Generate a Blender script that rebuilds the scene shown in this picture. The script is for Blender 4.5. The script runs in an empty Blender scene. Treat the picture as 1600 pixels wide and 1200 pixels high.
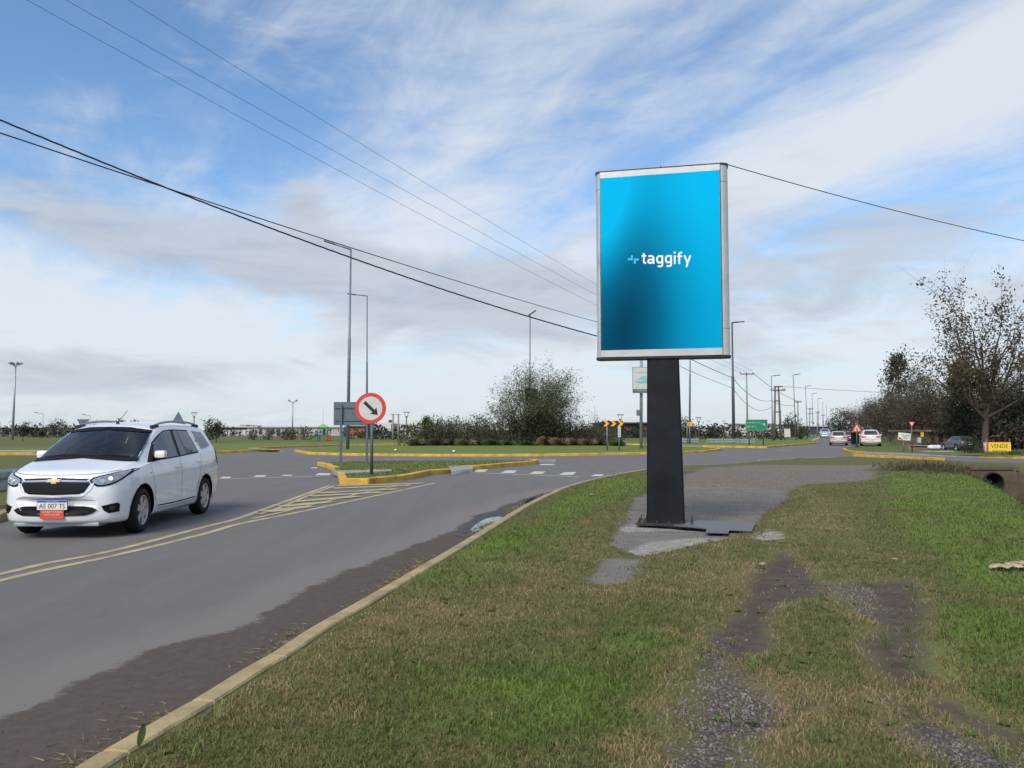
import bpy, bmesh, math, random
import numpy as np
from mathutils import Vector, Matrix
from mathutils.bvhtree import BVHTree
from mathutils.geometry import delaunay_2d_cdt

scene = bpy.context.scene
COL = scene.collection
R = math.radians
# ---------------------------------------------------------------- camera
F_PX, CAM_H = 1250.0, 1.5
PITCH = math.atan(72.0 / F_PX)
cd = bpy.data.cameras.new("camera")
cam = bpy.data.objects.new("camera", cd)
COL.objects.link(cam)
cam.location = (0, 0, CAM_H)
cam.rotation_euler = (R(90) + PITCH, 0, 0)
cd.sensor_fit = 'HORIZONTAL'
cd.sensor_width = 36.0
cd.lens = 36.0 * F_PX / 1600.0
cd.clip_start = 0.05
cd.clip_end = 6000
scene.camera = cam
# ---------------------------------------------------------------- light
SUN_EL, SUN_AZ = 42.0, 205.0        # azimuth: compass angle from +Y clockwise
sd = bpy.data.lights.new("sun", 'SUN')
sd.energy = 3.1
sd.angle = R(28)
sd.color = (1.0, 0.92, 0.80)
sun = bpy.data.objects.new("sun", sd)
COL.objects.link(sun)
sdir = Vector((math.sin(R(SUN_AZ)) * math.cos(R(SUN_EL)), math.cos(R(SUN_AZ)) * math.cos(R(SUN_EL)), math.sin(R(SUN_EL))))
sun.rotation_euler = sdir.to_track_quat('Z', 'Y').to_euler()
sun.location = (0, -20, 40)

vs = scene.view_settings
vs.view_transform = 'Standard'
vs.look = 'None'
vs.exposure = 0.32
vs.gamma = 1.0
vs.use_curve_mapping = False

# ---------------------------------------------------------------- node helper
class NT:
    def __init__(self, tree):
        self.t = tree
    def n(self, typ, **kw):
        nd = self.t.nodes.new(typ)
        for k, v in kw.items():
            setattr(nd, k, v)
        return nd
    def put(self, sock, v):
        if v is None:
            return
        if isinstance(v, (int, float)):
            try:
                sock.default_value = v
            except TypeError:
                sock.default_value = (v, v, v)
        elif isinstance(v, (tuple, list)):
            if len(sock.default_value) == 4 and len(v) == 3:
                v = (*v, 1.0)
            sock.default_value = v
        else:
            self.t.links.new(v, sock)
    def m(self, op, a, b=None, c=None, clamp=False):
        nd = self.n('ShaderNodeMath', operation=op, use_clamp=clamp)
        self.put(nd.inputs[0], a); self.put(nd.inputs[1], b)
        if c is not None: self.put(nd.inputs[2], c)
        return nd.outputs[0]
    def add(self, a, b): return self.m('ADD', a, b)
    def sub(self, a, b): return self.m('SUBTRACT', a, b)
    def mul(self, a, b): return self.m('MULTIPLY', a, b)
    def ss(self, x, lo, hi, tlo=0.0, thi=1.0):
        nd = self.n('ShaderNodeMapRange', interpolation_type='SMOOTHSTEP')
        self.put(nd.inputs[0], x); self.put(nd.inputs[1], lo); self.put(nd.inputs[2], hi)
        self.put(nd.inputs[3], tlo); self.put(nd.inputs[4], thi)
        return nd.outputs[0]
    def mix(self, f, a, b, mode='MIX'):
        nd = self.n('ShaderNodeMix', data_type='RGBA', blend_type=mode)
        self.put(nd.inputs[0], f); self.put(nd.inputs[6], a); self.put(nd.inputs[7], b)
        return nd.outputs[2]
    def noise(self, vec, scale, detail=3.0, rough=0.55, dist=0.0, col=False):
        nd = self.n('ShaderNodeTexNoise')
        self.put(nd.inputs['Vector'], vec)
        nd.inputs['Scale'].default_value = scale
        nd.inputs['Detail'].default_value = detail
        nd.inputs['Roughness'].default_value = rough
        nd.inputs['Distortion'].default_value = dist
        return nd.outputs[1 if col else 0]
    def attr(self, name, out='Fac'):
        nd = self.n('ShaderNodeAttribute', attribute_name=name)
        return nd.outputs[out]
    def vec(self, x, y, z):
        nd = self.n('ShaderNodeCombineXYZ')
        self.put(nd.inputs[0], x); self.put(nd.inputs[1], y); self.put(nd.inputs[2], z)
        return nd.outputs[0]
    def bump(self, h, strength=0.3, dist=0.01, normal=None):
        nd = self.n('ShaderNodeBump')
        nd.inputs['Strength'].default_value = strength
        nd.inputs['Distance'].default_value = dist
        self.put(nd.inputs['Height'], h)
        if normal is not None: self.put(nd.inputs['Normal'], normal)
        return nd.outputs[0]

# ---------------------------------------------------------------- sky
def px_az_el(u, v):
    x = (u - 800) / F_PX; yy = (600 - v) / F_PX
    fw = Vector((0, math.cos(PITCH), math.sin(PITCH))); up = Vector((0, -math.sin(PITCH), math.cos(PITCH)))
    d = (fw + Vector((x, 0, 0)) + up * yy).normalized()
    return math.atan2(d.x, d.y), math.asin(d.z)

world = bpy.data.worlds.new("World")
scene.world = world
world.use_nodes = True
wt = world.node_tree
wt.nodes.clear()
W = NT(wt)
tc = W.n('ShaderNodeTexCoord').outputs['Generated']
sx = W.n('ShaderNodeSeparateXYZ'); W.put(sx.inputs[0], tc)
X, Y, Z = sx.outputs
sky = W.n('ShaderNodeTexSky', sky_type='NISHITA', sun_disc=False)
sky.sun_elevation = R(SUN_EL)
sky.sun_rotation = R(SUN_AZ)
sky.altitude = 20
sky.air_density = 1.0
sky.dust_density = 0.6
sky.ozone_density = 2.2
az = W.m('ARCTAN2', X, Y)
el = W.m('ARCSINE', Z)
zc = W.m('MAXIMUM', Z, 0.0)
den = W.add(zc, 0.10)
pX = W.m('DIVIDE', X, den); pY = W.m('DIVIDE', Y, den)
# streak frame: direction along (-.66,1)
L = math.hypot(.66, 1); dx, dy = -.66 / L, 1 / L
along = W.add(W.mul(pX, dx), W.mul(pY, dy))
across = W.sub(W.mul(pX, dy), W.mul(pY, dx))
vst = W.vec(W.mul(along, 0.28), across, 0.0)
n_st = W.noise(vst, 1.6, 9.0, 0.60, 0.9)
vfl = W.vec(W.mul(along, 0.6), across, 3.7)
n_pf = W.noise(vfl, 4.0, 9.0, 0.62, 0.6)
vae = W.vec(az, W.mul(el, 3.2), 1.3)
n_lo = W.noise(vae, 5.5, 9.0, 0.60, 0.7)
n_lo2 = W.noise(W.vec(az, W.mul(el, 4.5), 8.3), 7.0, 6.0, 0.6, 0.5)
def blob(u, v, su, sv, amp, rot=0.0):
    a0, e0 = px_az_el(u, v)
    sa, se = su / F_PX, sv / F_PX
    da = W.sub(az, a0); de = W.sub(el, e0)
    c, s = math.cos(R(rot)), math.sin(R(rot))
    p = W.add(W.mul(da, c), W.mul(de, s)); q = W.sub(W.mul(de, c), W.mul(da, s))
    g = W.add(W.m('POWER', W.mul(p, 1 / sa), 2.0), W.m('POWER', W.mul(q, 1 / se), 2.0))
    return W.mul(W.m('EXPONENT', W.mul(g, -0.5)), amp)
def total(lst):
    o = lst[0]
    for x in lst[1:]: o = W.add(o, x)
    return o
# white, thin high cloud
bw = total([
    blob(1400, 195, 300, 40, 0.58, 20), blob(1580, 90, 160, 50, 0.32, 25), blob(1150, 110, 300, 50, 0.20, 22), blob(830, 100, 220, 50, 0.24, 32),
    blob(700, 260, 150, 40, 0.18, 30), blob(1230, 270, 120, 30, 0.25, 10),
    blob(140, 160, 60, 22, 0.28, 10), blob(330, 110, 200, 60, -0.16, -10),
    blob(200, 260, 260, 60, -0.22, 0), blob(900, 250, 120, 80, -0.14, 0),
    blob(480, 350, 200, 55, 0.26, 0), blob(110, 500, 200, 45, 0.50, -6), blob(60, 40, 150, 60, -.2, 0), blob(700, 380, 260, 50, 0.15, 0),
    blob(1350, 345, 170, 32, -0.30, 3), blob(1130, 60, 140, 18, -0.16, 22), blob(1080, 215, 150, 18, -0.1, 24),
    blob(1380, 500, 420, 70, 0.26, 0), blob(700, 580, 700, 70, 0.30, 0), blob(60, 40, 240, 60, -0.22, 0), blob(60, 330, 160, 30, -0.25, -5),
    blob(1340, 20, 160, 24, -0.2, 25)])
wh = W.add(W.add(W.mul(n_st, 1.25), W.mul(n_pf, 0.95)), W.sub(bw, 1.06))
wh = W.add(wh, W.mul(n_lo2, 0.30))
m_w = W.ss(wh, -0.22, 0.72, 0.0, 0.90)
# grey lower cloud
bg = total([
    blob(330, 400, 260, 38, 0.46, -9), blob(640, 430, 240, 48, 0.36, -6), blob(478, 325, 34, 26, 0.42, 0), blob(900, 430, 260, 50, 0.18, 0),
    blob(130, 350, 110, 26, 0.22, -8), blob(1250, 430, 200, 50, 0.22, 0), blob(1180, 330, 110, 40, 0.16, 0), blob(1450, 350, 120, 26, 0.28, 5), blob(700, 520, 900, 45, 0.20, 0),
    blob(90, 575, 260, 24, 0.32, 4), blob(400, 590, 300, 20, 0.16, 0), blob(1200, 470, 400, 30, 0.12, 0), blob(150, 470, 230, 30, -0.35, -6)])
gr = W.add(W.add(W.mul(n_lo, 1.25), W.mul(n_lo2, 0.60)), W.sub(bg, 1.08))
m_g = W.ss(gr, -0.06, 0.46, 0.0, 0.88)
skyc = W.mix(1.0, sky.outputs[0], (1.15, 1.36, 1.48), 'MULTIPLY')
horizon = W.ss(el, 0.0, 0.17, 0.72, 0.0)
skyc = W.mix(horizon, skyc, (4.3, 5.0, 5.6))
c1 = W.mix(m_w, skyc, (6.5, 6.85, 7.35))
gcol = W.mix(W.ss(W.add(n_lo2, W.mul(el, 0.6)), 0.35, 0.75), (3.6, 4.05, 4.85), (4.7, 5.15, 5.85))
c2 = W.mix(m_g, c1, gcol)
# below the horizon: plain ground-coloured light
c3 = W.mix(W.ss(Z, -0.03, 0.0, 1.0, 0.0), c2, (1.0, 1.0, 0.9))
bgn = W.n('ShaderNodeBackground')
W.put(bgn.inputs[0], c3)
bgn.inputs[1].default_value = 0.095
wo = W.n('ShaderNodeOutputWorld')
wt.links.new(bgn.outputs[0], wo.inputs[0])
world.cycles.sampling_method = 'MANUAL'
world.cycles.sample_map_resolution = 512
scene.cycles.max_bounces = 6
scene.cycles.diffuse_bounces = 3
scene.cycles.transparent_max_bounces = 8

# ---------------------------------------------------------------- pixel to place
FW = np.array([0, math.cos(PITCH), math.sin(PITCH)]); UPV = np.array([0, -math.sin(PITCH), math.cos(PITCH)]); RT = np.array([1.0, 0, 0])
def ray(u, v):
    return FW + RT * (u - 800) / F_PX + UPV * (600 - v) / F_PX
def G(u, v, z=0.0):
    d = ray(u, v); t = (z - CAM_H) / d[2]
    return (d[0] * t, d[1] * t)
def at(u, v, y):
    d = ray(u, v); t = y / d[1]
    return Vector((d[0] * t, y, CAM_H + d[2] * t))

# ---------------------------------------------------------------- materials
def mat(name, col, rough=0.6, metal=0.0, var=0.12, scale=6.0, bump=0.0, bscale=60.0, spec=0.5, coat=0.0, emit=0.0, stretch=None, dirt=None):
    m = bpy.data.materials.new(name); m.use_nodes = True
    t = m.node_tree; t.nodes.clear(); N = NT(t)
    b = N.n('ShaderNodeBsdfPrincipled'); o = N.n('ShaderNodeOutputMaterial')
    t.links.new(b.outputs[0], o.inputs[0])
    tco = N.n('ShaderNodeTexCoord').outputs['Object']
    if stretch:
        mp = N.n('ShaderNodeMapping'); mp.inputs['Scale'].default_value = stretch
        N.put(mp.inputs[0], tco); tco = mp.outputs[0]
    c = (*col, 1.0)
    if var > 0:
        n = N.noise(tco, scale, 5.0, 0.6)
        f = N.ss(n, 0.3, 0.7, 1 - var, 1 + var)
        fc = N.vec(f, f, f)
        cc = N.mix(1.0, c, fc, 'MULTIPLY')
        if dirt:
            n2 = N.noise(tco, scale * 0.6, 6.0, 0.65)
            cc = N.mix(N.ss(n2, 0.5, 0.75, 0.0, dirt[3]), cc, dirt[:3])
        N.put(b.inputs['Base Color'], cc)
        N.put(b.inputs['Roughness'], N.ss(n, 0.2, 0.8, max(0.02, rough * 0.85), min(1, rough * 1.15)))
    else:
        b.inputs['Base Color'].default_value = c
        b.inputs['Roughness'].default_value = rough
    b.inputs['Metallic'].default_value = metal
    b.inputs['Specular IOR Level'].default_value = spec
    b.inputs['Coat Weight'].default_value = coat
    b.inputs['Coat Roughness'].default_value = 0.04
    if bump:
        N.put(b.inputs['Normal'], N.bump(N.noise(tco, bscale, 3.0), bump, 0.01))
    if emit:
        b.inputs['Emission Color'].default_value = c
        b.inputs['Emission Strength'].default_value = emit
    return m
M = {}
M['galv'] = mat('galvanised_steel', (0.30, 0.33, 0.36), 0.5, 0.5, 0.2)
M['lamp_grey'] = mat('lamp_pole_paint', (0.13, 0.16, 0.19), 0.5, 0.2, 0.15)
M['lamp_dark'] = mat('lamp_dark_paint', (0.06, 0.065, 0.075), 0.5, 0.1, 0.15)
M['sign_post'] = mat('sign_post_paint', (0.075, 0.09, 0.115), 0.55, 0.1, 0.2)
M['sign_back'] = mat('sign_back_paint', (0.075, 0.11, 0.14), 0.6, 0.0, 0.12)
M['column'] = mat('column_paint', (0.0085, 0.0105, 0.0135), 0.5, 0.0, 0.3, 2.0, 0.05, 30, spec=0.16, dirt=(0.03, 0.03, 0.03, 0.25))
M['frame'] = mat('cabinet_frame', (0.44, 0.44, 0.435), 0.42, 0.35, 0.08, 2.5, 0.0, dirt=(0.25, 0.23, 0.2, 0.35))
M['cap'] = mat('cabinet_cap', (0.028, 0.028, 0.030), 0.5, spec=0.25)
M['black'] = mat('black_plastic', (0.007, 0.007, 0.008), 0.5, var=0.1, spec=0.15)
M['rubber'] = mat('tyre_rubber', (0.012, 0.012, 0.0125), 0.8, var=0.2, scale=20, spec=0.25)
M['alloy'] = mat('alloy_rim', (0.45, 0.46, 0.48), 0.3, 0.75, 0.06)
M['chrome'] = mat('chrome', (0.7, 0.7, 0.72), 0.12, 1.0, 0.0)
M['glass'] = mat('car_glass', (0.020, 0.030, 0.032), 0.03, var=0.0, spec=0.85)
M['glass_lite'] = mat('car_glass_light', (0.075, 0.105, 0.100), 0.04, var=0.25, scale=3.0, spec=0.8)
M['screen_glass'] = mat('windscreen_glass', (0.070, 0.092, 0.088), 0.04, var=0.75, scale=1.5, spec=0.8)
def thin_glass(name, tint, ior=1.6):
    m = bpy.data.materials.new(name); m.use_nodes = True
    t = m.node_tree; t.nodes.clear(); N = NT(t)
    o = N.n('ShaderNodeOutputMaterial'); tr = N.n('ShaderNodeBsdfTransparent'); tr.inputs[0].default_value = (*tint, 1)
    gl = N.n('ShaderNodeBsdfGlossy'); gl.inputs['Roughness'].default_value = 0.02; gl.inputs[0].default_value = (.9, .95, 1, 1)
    fr = N.n('ShaderNodeFresnel'); fr.inputs[0].default_value = ior
    mx = N.n('ShaderNodeMixShader'); N.put(mx.inputs[0], N.m('MULTIPLY', fr.outputs[0], 1.15, clamp=True))
    t.links.new(tr.outputs[0], mx.inputs[1]); t.links.new(gl.outputs[0], mx.inputs[2]); t.links.new(mx.outputs[0], o.inputs[0])
    return m
M['clear_glass'] = thin_glass('clear_green_glass', (0.78, 0.88, 0.84))
M['tint_glass'] = thin_glass('tinted_glass', (0.40, 0.46, 0.46))
M['seat'] = mat('seat_fabric', (0.085, 0.09, 0.09), 0.85, var=0.15, spec=0.2)
M['skin'] = mat('skin', (0.36, 0.20, 0.14), 0.6, var=0.08)
M['hair'] = mat('hair', (0.02, 0.015, 0.012), 0.7, var=0.1)
M['shirt'] = mat('shirt', (0.10, 0.12, 0.16), 0.9, var=0.15)
M['white_car'] = mat('white_car_paint', (0.70, 0.71, 0.73), 0.25, var=0.015, coat=1.0, spec=0.5)
M['dusty_white'] = mat('faded_white_car_paint', (0.55, 0.52, 0.50), 0.4, var=0.08, coat=0.3)
M['beige_car'] = mat('beige_car_paint', (0.40, 0.36, 0.33), 0.35, 0.2, var=0.05, coat=0.6)
M['maroon_car'] = mat('maroon_car_paint', (0.09, 0.012, 0.02), 0.3, var=0.05, coat=0.7)
M['silver_car'] = mat('silver_car_paint', (0.38, 0.42, 0.46), 0.3, 0.3, var=0.05, coat=0.7)
M['dark_car'] = mat('dark_car_paint', (0.05, 0.06, 0.065), 0.35, var=0.05, coat=0.5)
M['red'] = mat('sign_red', (0.55, 0.030, 0.022), 0.5, var=0.08)
M['lens_red'] = mat('lens_red', (0.35, 0.01, 0.015), 0.15, var=0.05, coat=0.6)
M['lens_clear'] = mat('lens_clear', (0.32, 0.34, 0.36), 0.10, 0.5, 0.25, 14.0, coat=1.0)
M['bulb'] = mat('lit_bulb', (1.0, 0.82, 0.55), 0.3, var=0.0, emit=2.4)
M['sign_white'] = mat('sign_white', (0.47, 0.47, 0.46), 0.55, var=0.06)
M['plate_white'] = mat('plate_white', (0.62, 0.62, 0.57), 0.5, var=0.04)
M['plate_blue'] = mat('plate_blue', (0.03, 0.06, 0.30), 0.5, var=0.04)
M['plate_red'] = mat('plate_red', (0.55, 0.065, 0.035), 0.5, var=0.08)
M['gold'] = mat('emblem_gold', (0.62, 0.42, 0.14), 0.3, 0.6, var=0.05)
M['sign_black'] = mat('sign_black', (0.006, 0.006, 0.007), 0.6, var=0.1)
M['green_sign'] = mat('green_sign_sheet', (0.01, 0.19, 0.095), 0.5, var=0.08)
M['amber'] = mat('amber_sheet', (0.80, 0.33, 0.015), 0.5, var=0.06)
M['yellow_sign'] = mat('yellow_sheet', (0.72, 0.50, 0.035), 0.5, var=0.06)
M['teal'] = mat('teal_print', (0.16, 0.42, 0.37), 0.5, var=0.2)
M['kerb_y'] = mat('yellow_kerb_paint', (0.50, 0.300, 0.045), 0.8, var=0.22, scale=2.5, bump=0.3, bscale=25, dirt=(0.10, 0.08, 0.05, 0.75))
M['kerb_old'] = mat('faded_yellow_kerb', (0.30, 0.235, 0.118), 0.85, var=0.22, scale=3.5, bump=0.6, bscale=40, dirt=(0.17, 0.145, 0.11, 0.85))
M['kerb_con'] = mat('bare_concrete_kerb', (0.25, 0.24, 0.22), 0.85, var=0.15, scale=2.0, bump=0.3, bscale=30)
M['concrete'] = mat('concrete', (0.27, 0.26, 0.245), 0.85, var=0.2, scale=1.5, bump=0.3, bscale=30, dirt=(0.13, 0.12, 0.10, 0.5))
M['culvert'] = mat('culvert_concrete', (0.085, 0.063, 0.042), 0.9, var=0.3, scale=2.5, bump=0.4, bscale=12, dirt=(0.05, 0.04, 0.03, 0.8))
M['line_y'] = mat('yellow_road_paint', (0.36, 0.305, 0.175), 0.8, var=0.2, scale=3.5, dirt=(0.12, 0.11, 0.095, 0.9))
M['line_w'] = mat('white_road_paint', (0.46, 0.455, 0.44), 0.75, var=0.15, scale=3.0, dirt=(0.14, 0.13, 0.12, 0.6))
M['steel_plate'] = mat('dark_steel_plate', (0.105, 0.105, 0.108), 0.5, 0.2, 0.2, 3.0, 0.1, 40)
M['wood_pole'] = mat('wooden_pole', (0.13, 0.115, 0.10), 0.85, var=0.25, scale=2.0)
M['concrete_pole'] = mat('concrete_pole', (0.24, 0.225, 0.20), 0.85, var=0.12)
M['wire'] = mat('wire', (0.03, 0.03, 0.032), 0.6, var=0.0)
M['wire_far'] = mat('thin_wire', (0.06, 0.062, 0.07), 0.6, var=0.0)
M['wall_white'] = mat('white_render', (0.52, 0.51, 0.48), 0.8, var=0.08, scale=0.3)
M['wall_grey'] = mat('grey_cladding', (0.33, 0.33, 0.33), 0.7, var=0.12, scale=0.3)
M['roof_grey'] = mat('light_metal_roof', (0.44, 0.45, 0.46), 0.6, var=0.1, scale=0.2)
M['brick'] = mat('orange_brick', (0.24, 0.09, 0.05), 0.85, var=0.25, scale=1.5)
M['brick_pale'] = mat('pale_brick', (0.20, 0.135, 0.09), 0.85, var=0.2, scale=1.2)
M['dark_roof'] = mat('dark_roof', (0.035, 0.037, 0.045), 0.6, var=0.15, scale=0.5)
M['pane'] = mat('window_pane', (0.03, 0.035, 0.04), 0.1, var=0.0, spec=0.7)
M['slide_green'] = mat('slide_green', (0.10, 0.42, 0.10), 0.4, var=0.08)
M['blue_plastic'] = mat('blue_plastic', (0.03, 0.06, 0.2), 0.5, var=0.1)
M['sack'] = mat('white_sack', (0.55, 0.56, 0.62), 0.7, var=0.1, scale=4.0, bump=0.3, bscale=8)
M['bark'] = mat('bark', (0.055, 0.042, 0.032), 0.9, var=0.3, scale=5.0)
M['bark_grey'] = mat('bark_grey', (0.075, 0.066, 0.056), 0.9, var=0.3, scale=5.0)
M['stone'] = mat('pale_stone', (0.24, 0.20, 0.16), 0.85, var=0.25, scale=9.0, bump=0.4, bscale=25)
M['stone_tan'] = mat('dried_tan_bark', (0.36, 0.27, 0.185), 0.85, var=0.3, scale=14.0, bump=0.5, bscale=30)
M['pink_paint'] = mat('pink_painted_wall', (0.38, 0.22, 0.21), 0.7, var=0.2, scale=5)
def leafmat(name, c1, c2, rough=0.6, scale=1.4):
    m = bpy.data.materials.new(name); m.use_nodes = True
    t = m.node_tree; t.nodes.clear(); N = NT(t)
    b = N.n('ShaderNodeBsdfPrincipled'); o = N.n('ShaderNodeOutputMaterial')
    tco = N.n('ShaderNodeTexCoord').outputs['Object']
    n1 = N.noise(tco, scale, 4.0, 0.6); n2 = N.noise(tco, scale * 9, 2.0, 0.6)
    f = N.ss(N.add(N.mul(n1, 0.6), N.mul(n2, 0.4)), 0.36, 0.64)
    cc = N.mix(f, c1, c2)
    N.put(b.inputs['Base Color'], cc)
    b.inputs['Roughness'].default_value = rough
    b.inputs['Specular IOR Level'].default_value = 0.25
    tr = N.n('ShaderNodeBsdfTranslucent'); N.put(tr.inputs[0], cc)
    mx = N.n('ShaderNodeMixShader'); mx.inputs[0].default_value = 0.3
    t.links.new(b.outputs[0], mx.inputs[1]); t.links.new(tr.outputs[0], mx.inputs[2])
    t.links.new(mx.outputs[0], o.inputs[0])
    return m
M['lf_willow'] = leafmat('willow_leaf', (0.060, 0.076, 0.036), (0.115, 0.135, 0.068))
M['lf_shrub'] = leafmat('shrub_leaf', (0.050, 0.064, 0.028), (0.112, 0.128, 0.056))
M['lf_shrub_b'] = leafmat('brownish_shrub_leaf', (0.058, 0.048, 0.030), (0.105, 0.092, 0.055))
M['lf_dark'] = leafmat('dark_evergreen_leaf', (0.026, 0.032, 0.019), (0.060, 0.070, 0.038))
M['lf_brown'] = leafmat('brown_twig_leaf', (0.075, 0.057, 0.045), (0.135, 0.105, 0.082))
M['lf_autumn'] = leafmat('autumn_leaf', (0.060, 0.046, 0.028), (0.120, 0.098, 0.052))
M['lf_tussock'] = leafmat('tussock_blade', (0.14, 0.105, 0.055), (0.24, 0.20, 0.12))
M['lf_green'] = leafmat('green_leaf', (0.035, 0.058, 0.018), (0.085, 0.11, 0.035))

# ---------------------------------------------------------------- mesh helpers
class MB:
    def __init__(self):
        self.v = []; self.f = []; self.smooth = []
    def addf(self, vs, fs, sm=False):
        b = len(self.v)
        self.v += [tuple(p) for p in vs]
        self.f += [[b + i for i in f] for f in fs]
        self.smooth += [sm] * len(fs)
        return self
    def box(self, c, s, rz=0.0, rx=0.0, ry=0.0, bev=0.0):
        m = Matrix.Rotation(rz, 3, 'Z') @ Matrix.Rotation(ry, 3, 'Y') @ Matrix.Rotation(rx, 3, 'X')
        hx, hy, hz = s[0] / 2, s[1] / 2, s[2] / 2
        c = Vector(c)
        if bev > 0:
            bm = bmesh.new()
            bmesh.ops.create_cube(bm, size=1.0)
            for v in bm.verts: v.co = Vector((v.co.x * s[0], v.co.y * s[1], v.co.z * s[2]))
            bmesh.ops.bevel(bm, geom=bm.edges[:], offset=bev, segments=2, affect='EDGES', profile=0.7)
            vs = [c + m @ v.co for v in bm.verts]
            bm.verts.index_update()
            fs = [[v.index for v in f.verts] for f in bm.faces]
            bm.free()
            return self.addf(vs, fs)
        vs = [c + m @ Vector((x * hx, y * hy, z * hz)) for x in (-1, 1) for y in (-1, 1) for z in (-1, 1)]
        fs = [(0, 1, 3, 2), (4, 6, 7, 5), (0, 4, 5, 1), (2, 3, 7, 6), (0, 2, 6, 4), (1, 5, 7, 3)]
        return self.addf(vs, fs)
    def tube(self, pts, rad, n=8, caps=True, sm=True):
        pts = [Vector(p) for p in pts]
        if not isinstance(rad, (list, tuple)): rad = [rad] * len(pts)
        vs = []; prev = None
        for i, p in enumerate(pts):
            d = (pts[min(i + 1, len(pts) - 1)] - pts[max(i - 1, 0)])
            if d.length < 1e-9: d = Vector((0, 0, 1))
            d.normalize()
            if prev is None:
                a = d.orthogonal().normalized()
            else:
                a = (prev - d * prev.dot(d))
                a = a.normalized() if a.length > 1e-6 else d.orthogonal().normalized()
            prev = a; b = d.cross(a)
            for k in range(n):
                t = 2 * math.pi * k / n
                vs.append(p + (a * math.cos(t) + b * math.sin(t)) * rad[i])
        fs = []
        for i in range(len(pts) - 1):
            for k in range(n):
                k2 = (k + 1) % n
                fs.append((i * n + k, i * n + k2, (i + 1) * n + k2, (i + 1) * n + k))
        self.addf(vs, fs, sm)
        if caps:
            b = len(self.v) - len(vs)
            self.f.append([b + k for k in range(n)][::-1]); self.smooth.append(False)
            self.f.append([b + (len(pts) - 1) * n + k for k in range(n)]); self.smooth.append(False)
        return self
    def prism(self, poly, f0, f1):
        """poly: 2D points; f0,f1 map a 2D point to 3D for the two faces"""
        n = len(poly)
        vs = [f0(*p) for p in poly] + [f1(*p) for p in poly]
        fs = [list(range(n))[::-1], [n + i for i in range(n)]] + [(i, (i + 1) % n, n + (i + 1) % n, n + i) for i in range(n)]
        return self.addf(vs, fs)
    def ball(self, c, r, seg=12, rings=8, jit=0.0, rng=None):
        c = Vector(c)
        if not isinstance(r, (tuple, list)): r = (r, r, r)
        vs = []; fs = []
        for i in range(rings + 1):
            t = math.pi * i / rings
            for k in range(seg):
                p = 2 * math.pi * k / seg
                j = 1 + (rng.uniform(-jit, jit) if rng and 0 < i < rings else 0)
                vs.append(c + Vector((r[0] * math.sin(t) * math.cos(p), r[1] * math.sin(t) * math.sin(p), r[2] * math.cos(t))) * j if not jit else c + Vector((r[0] * math.sin(t) * math.cos(p) * j, r[1] * math.sin(t) * math.sin(p) * j, r[2] * math.cos(t) * j)))
        for i in range(rings):
            for k in range(seg):
                k2 = (k + 1) % seg
                fs.append((i * seg + k, (i + 1) * seg + k, (i + 1) * seg + k2, i * seg + k2))
        return self.addf(vs, fs, True)
    def build(self, name, material, parent=None, world=True, bevel=0.0):
        me = bpy.data.meshes.new(name)
        off = Vector((0, 0, 0))
        if parent is not None and world:
            q = parent
            while q is not None:
                off += q.location; q = q.parent
        me.from_pydata([Vector(p) - off for p in self.v] if off.length else self.v, [], self.f)
        me.polygons.foreach_set('use_smooth', self.smooth)
        me.update()
        me.validate()
        if material is not None: me.materials.append(material)
        o = bpy.data.objects.new(name, me)
        COL.objects.link(o)
        if parent is not None: o.parent = parent
        if bevel:
            md = o.modifiers.new('bevel', 'BEVEL'); md.width = bevel; md.segments = 2; md.limit_method = 'ANGLE'
        return o
def tag(o, label=None, cat=None, group=None, kind=None):
    if label: o['label'] = label
    if cat: o['category'] = cat
    if group: o['group'] = group
    if kind: o['kind'] = kind
    return o
def thing(name, label, cat, loc=(0, 0, 0), rz=0.0, group=None):
    o = bpy.data.objects.new(name, None); COL.objects.link(o)
    o.location = loc; o.rotation_euler = (0, 0, rz)
    o.empty_display_size = 0.3
    return tag(o, label, cat, group)
def dup(root, loc, rz=None, label=None, scale=None):
    r = root.copy(); COL.objects.link(r); r.location = loc
    if rz is not None: r.rotation_euler = (0, 0, rz)
    if scale: r.scale = scale if isinstance(scale, tuple) else (scale,) * 3
    if label: r['label'] = label
    for ch in list(root.children):
        c = ch.copy(); COL.objects.link(c); c.parent = r
        for g in ch.children:
            d = g.copy(); COL.objects.link(d); d.parent = c
    return r
def np_mesh(name, verts, faces, material, parent=None, off=None, attrs=None, smooth=False):
    verts = np.asarray(verts, np.float32).reshape(-1, 3)
    if off is not None: verts = verts - np.asarray(off, np.float32)
    faces = np.asarray(faces, np.int32); k = faces.shape[1]
    me = bpy.data.meshes.new(name)
    me.vertices.add(len(verts)); me.vertices.foreach_set('co', verts.ravel())
    me.loops.add(faces.size); me.loops.foreach_set('vertex_index', faces.ravel())
    me.polygons.add(len(faces))
    me.polygons.foreach_set('loop_start', np.arange(0, faces.size, k, dtype=np.int32))
    me.polygons.foreach_set('loop_total', np.full(len(faces), k, np.int32))
    if smooth: me.polygons.foreach_set('use_smooth', np.ones(len(faces), bool))
    for an, av in (attrs or {}).items():
        a = me.attributes.new(an, 'FLOAT', 'POINT'); a.data.foreach_set('value', np.asarray(av, np.float32))
    me.update(calc_edges=True)
    me.validate()
    me.materials.append(material)
    o = bpy.data.objects.new(name, me); COL.objects.link(o)
    if parent is not None: o.parent = parent
    return o
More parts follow.
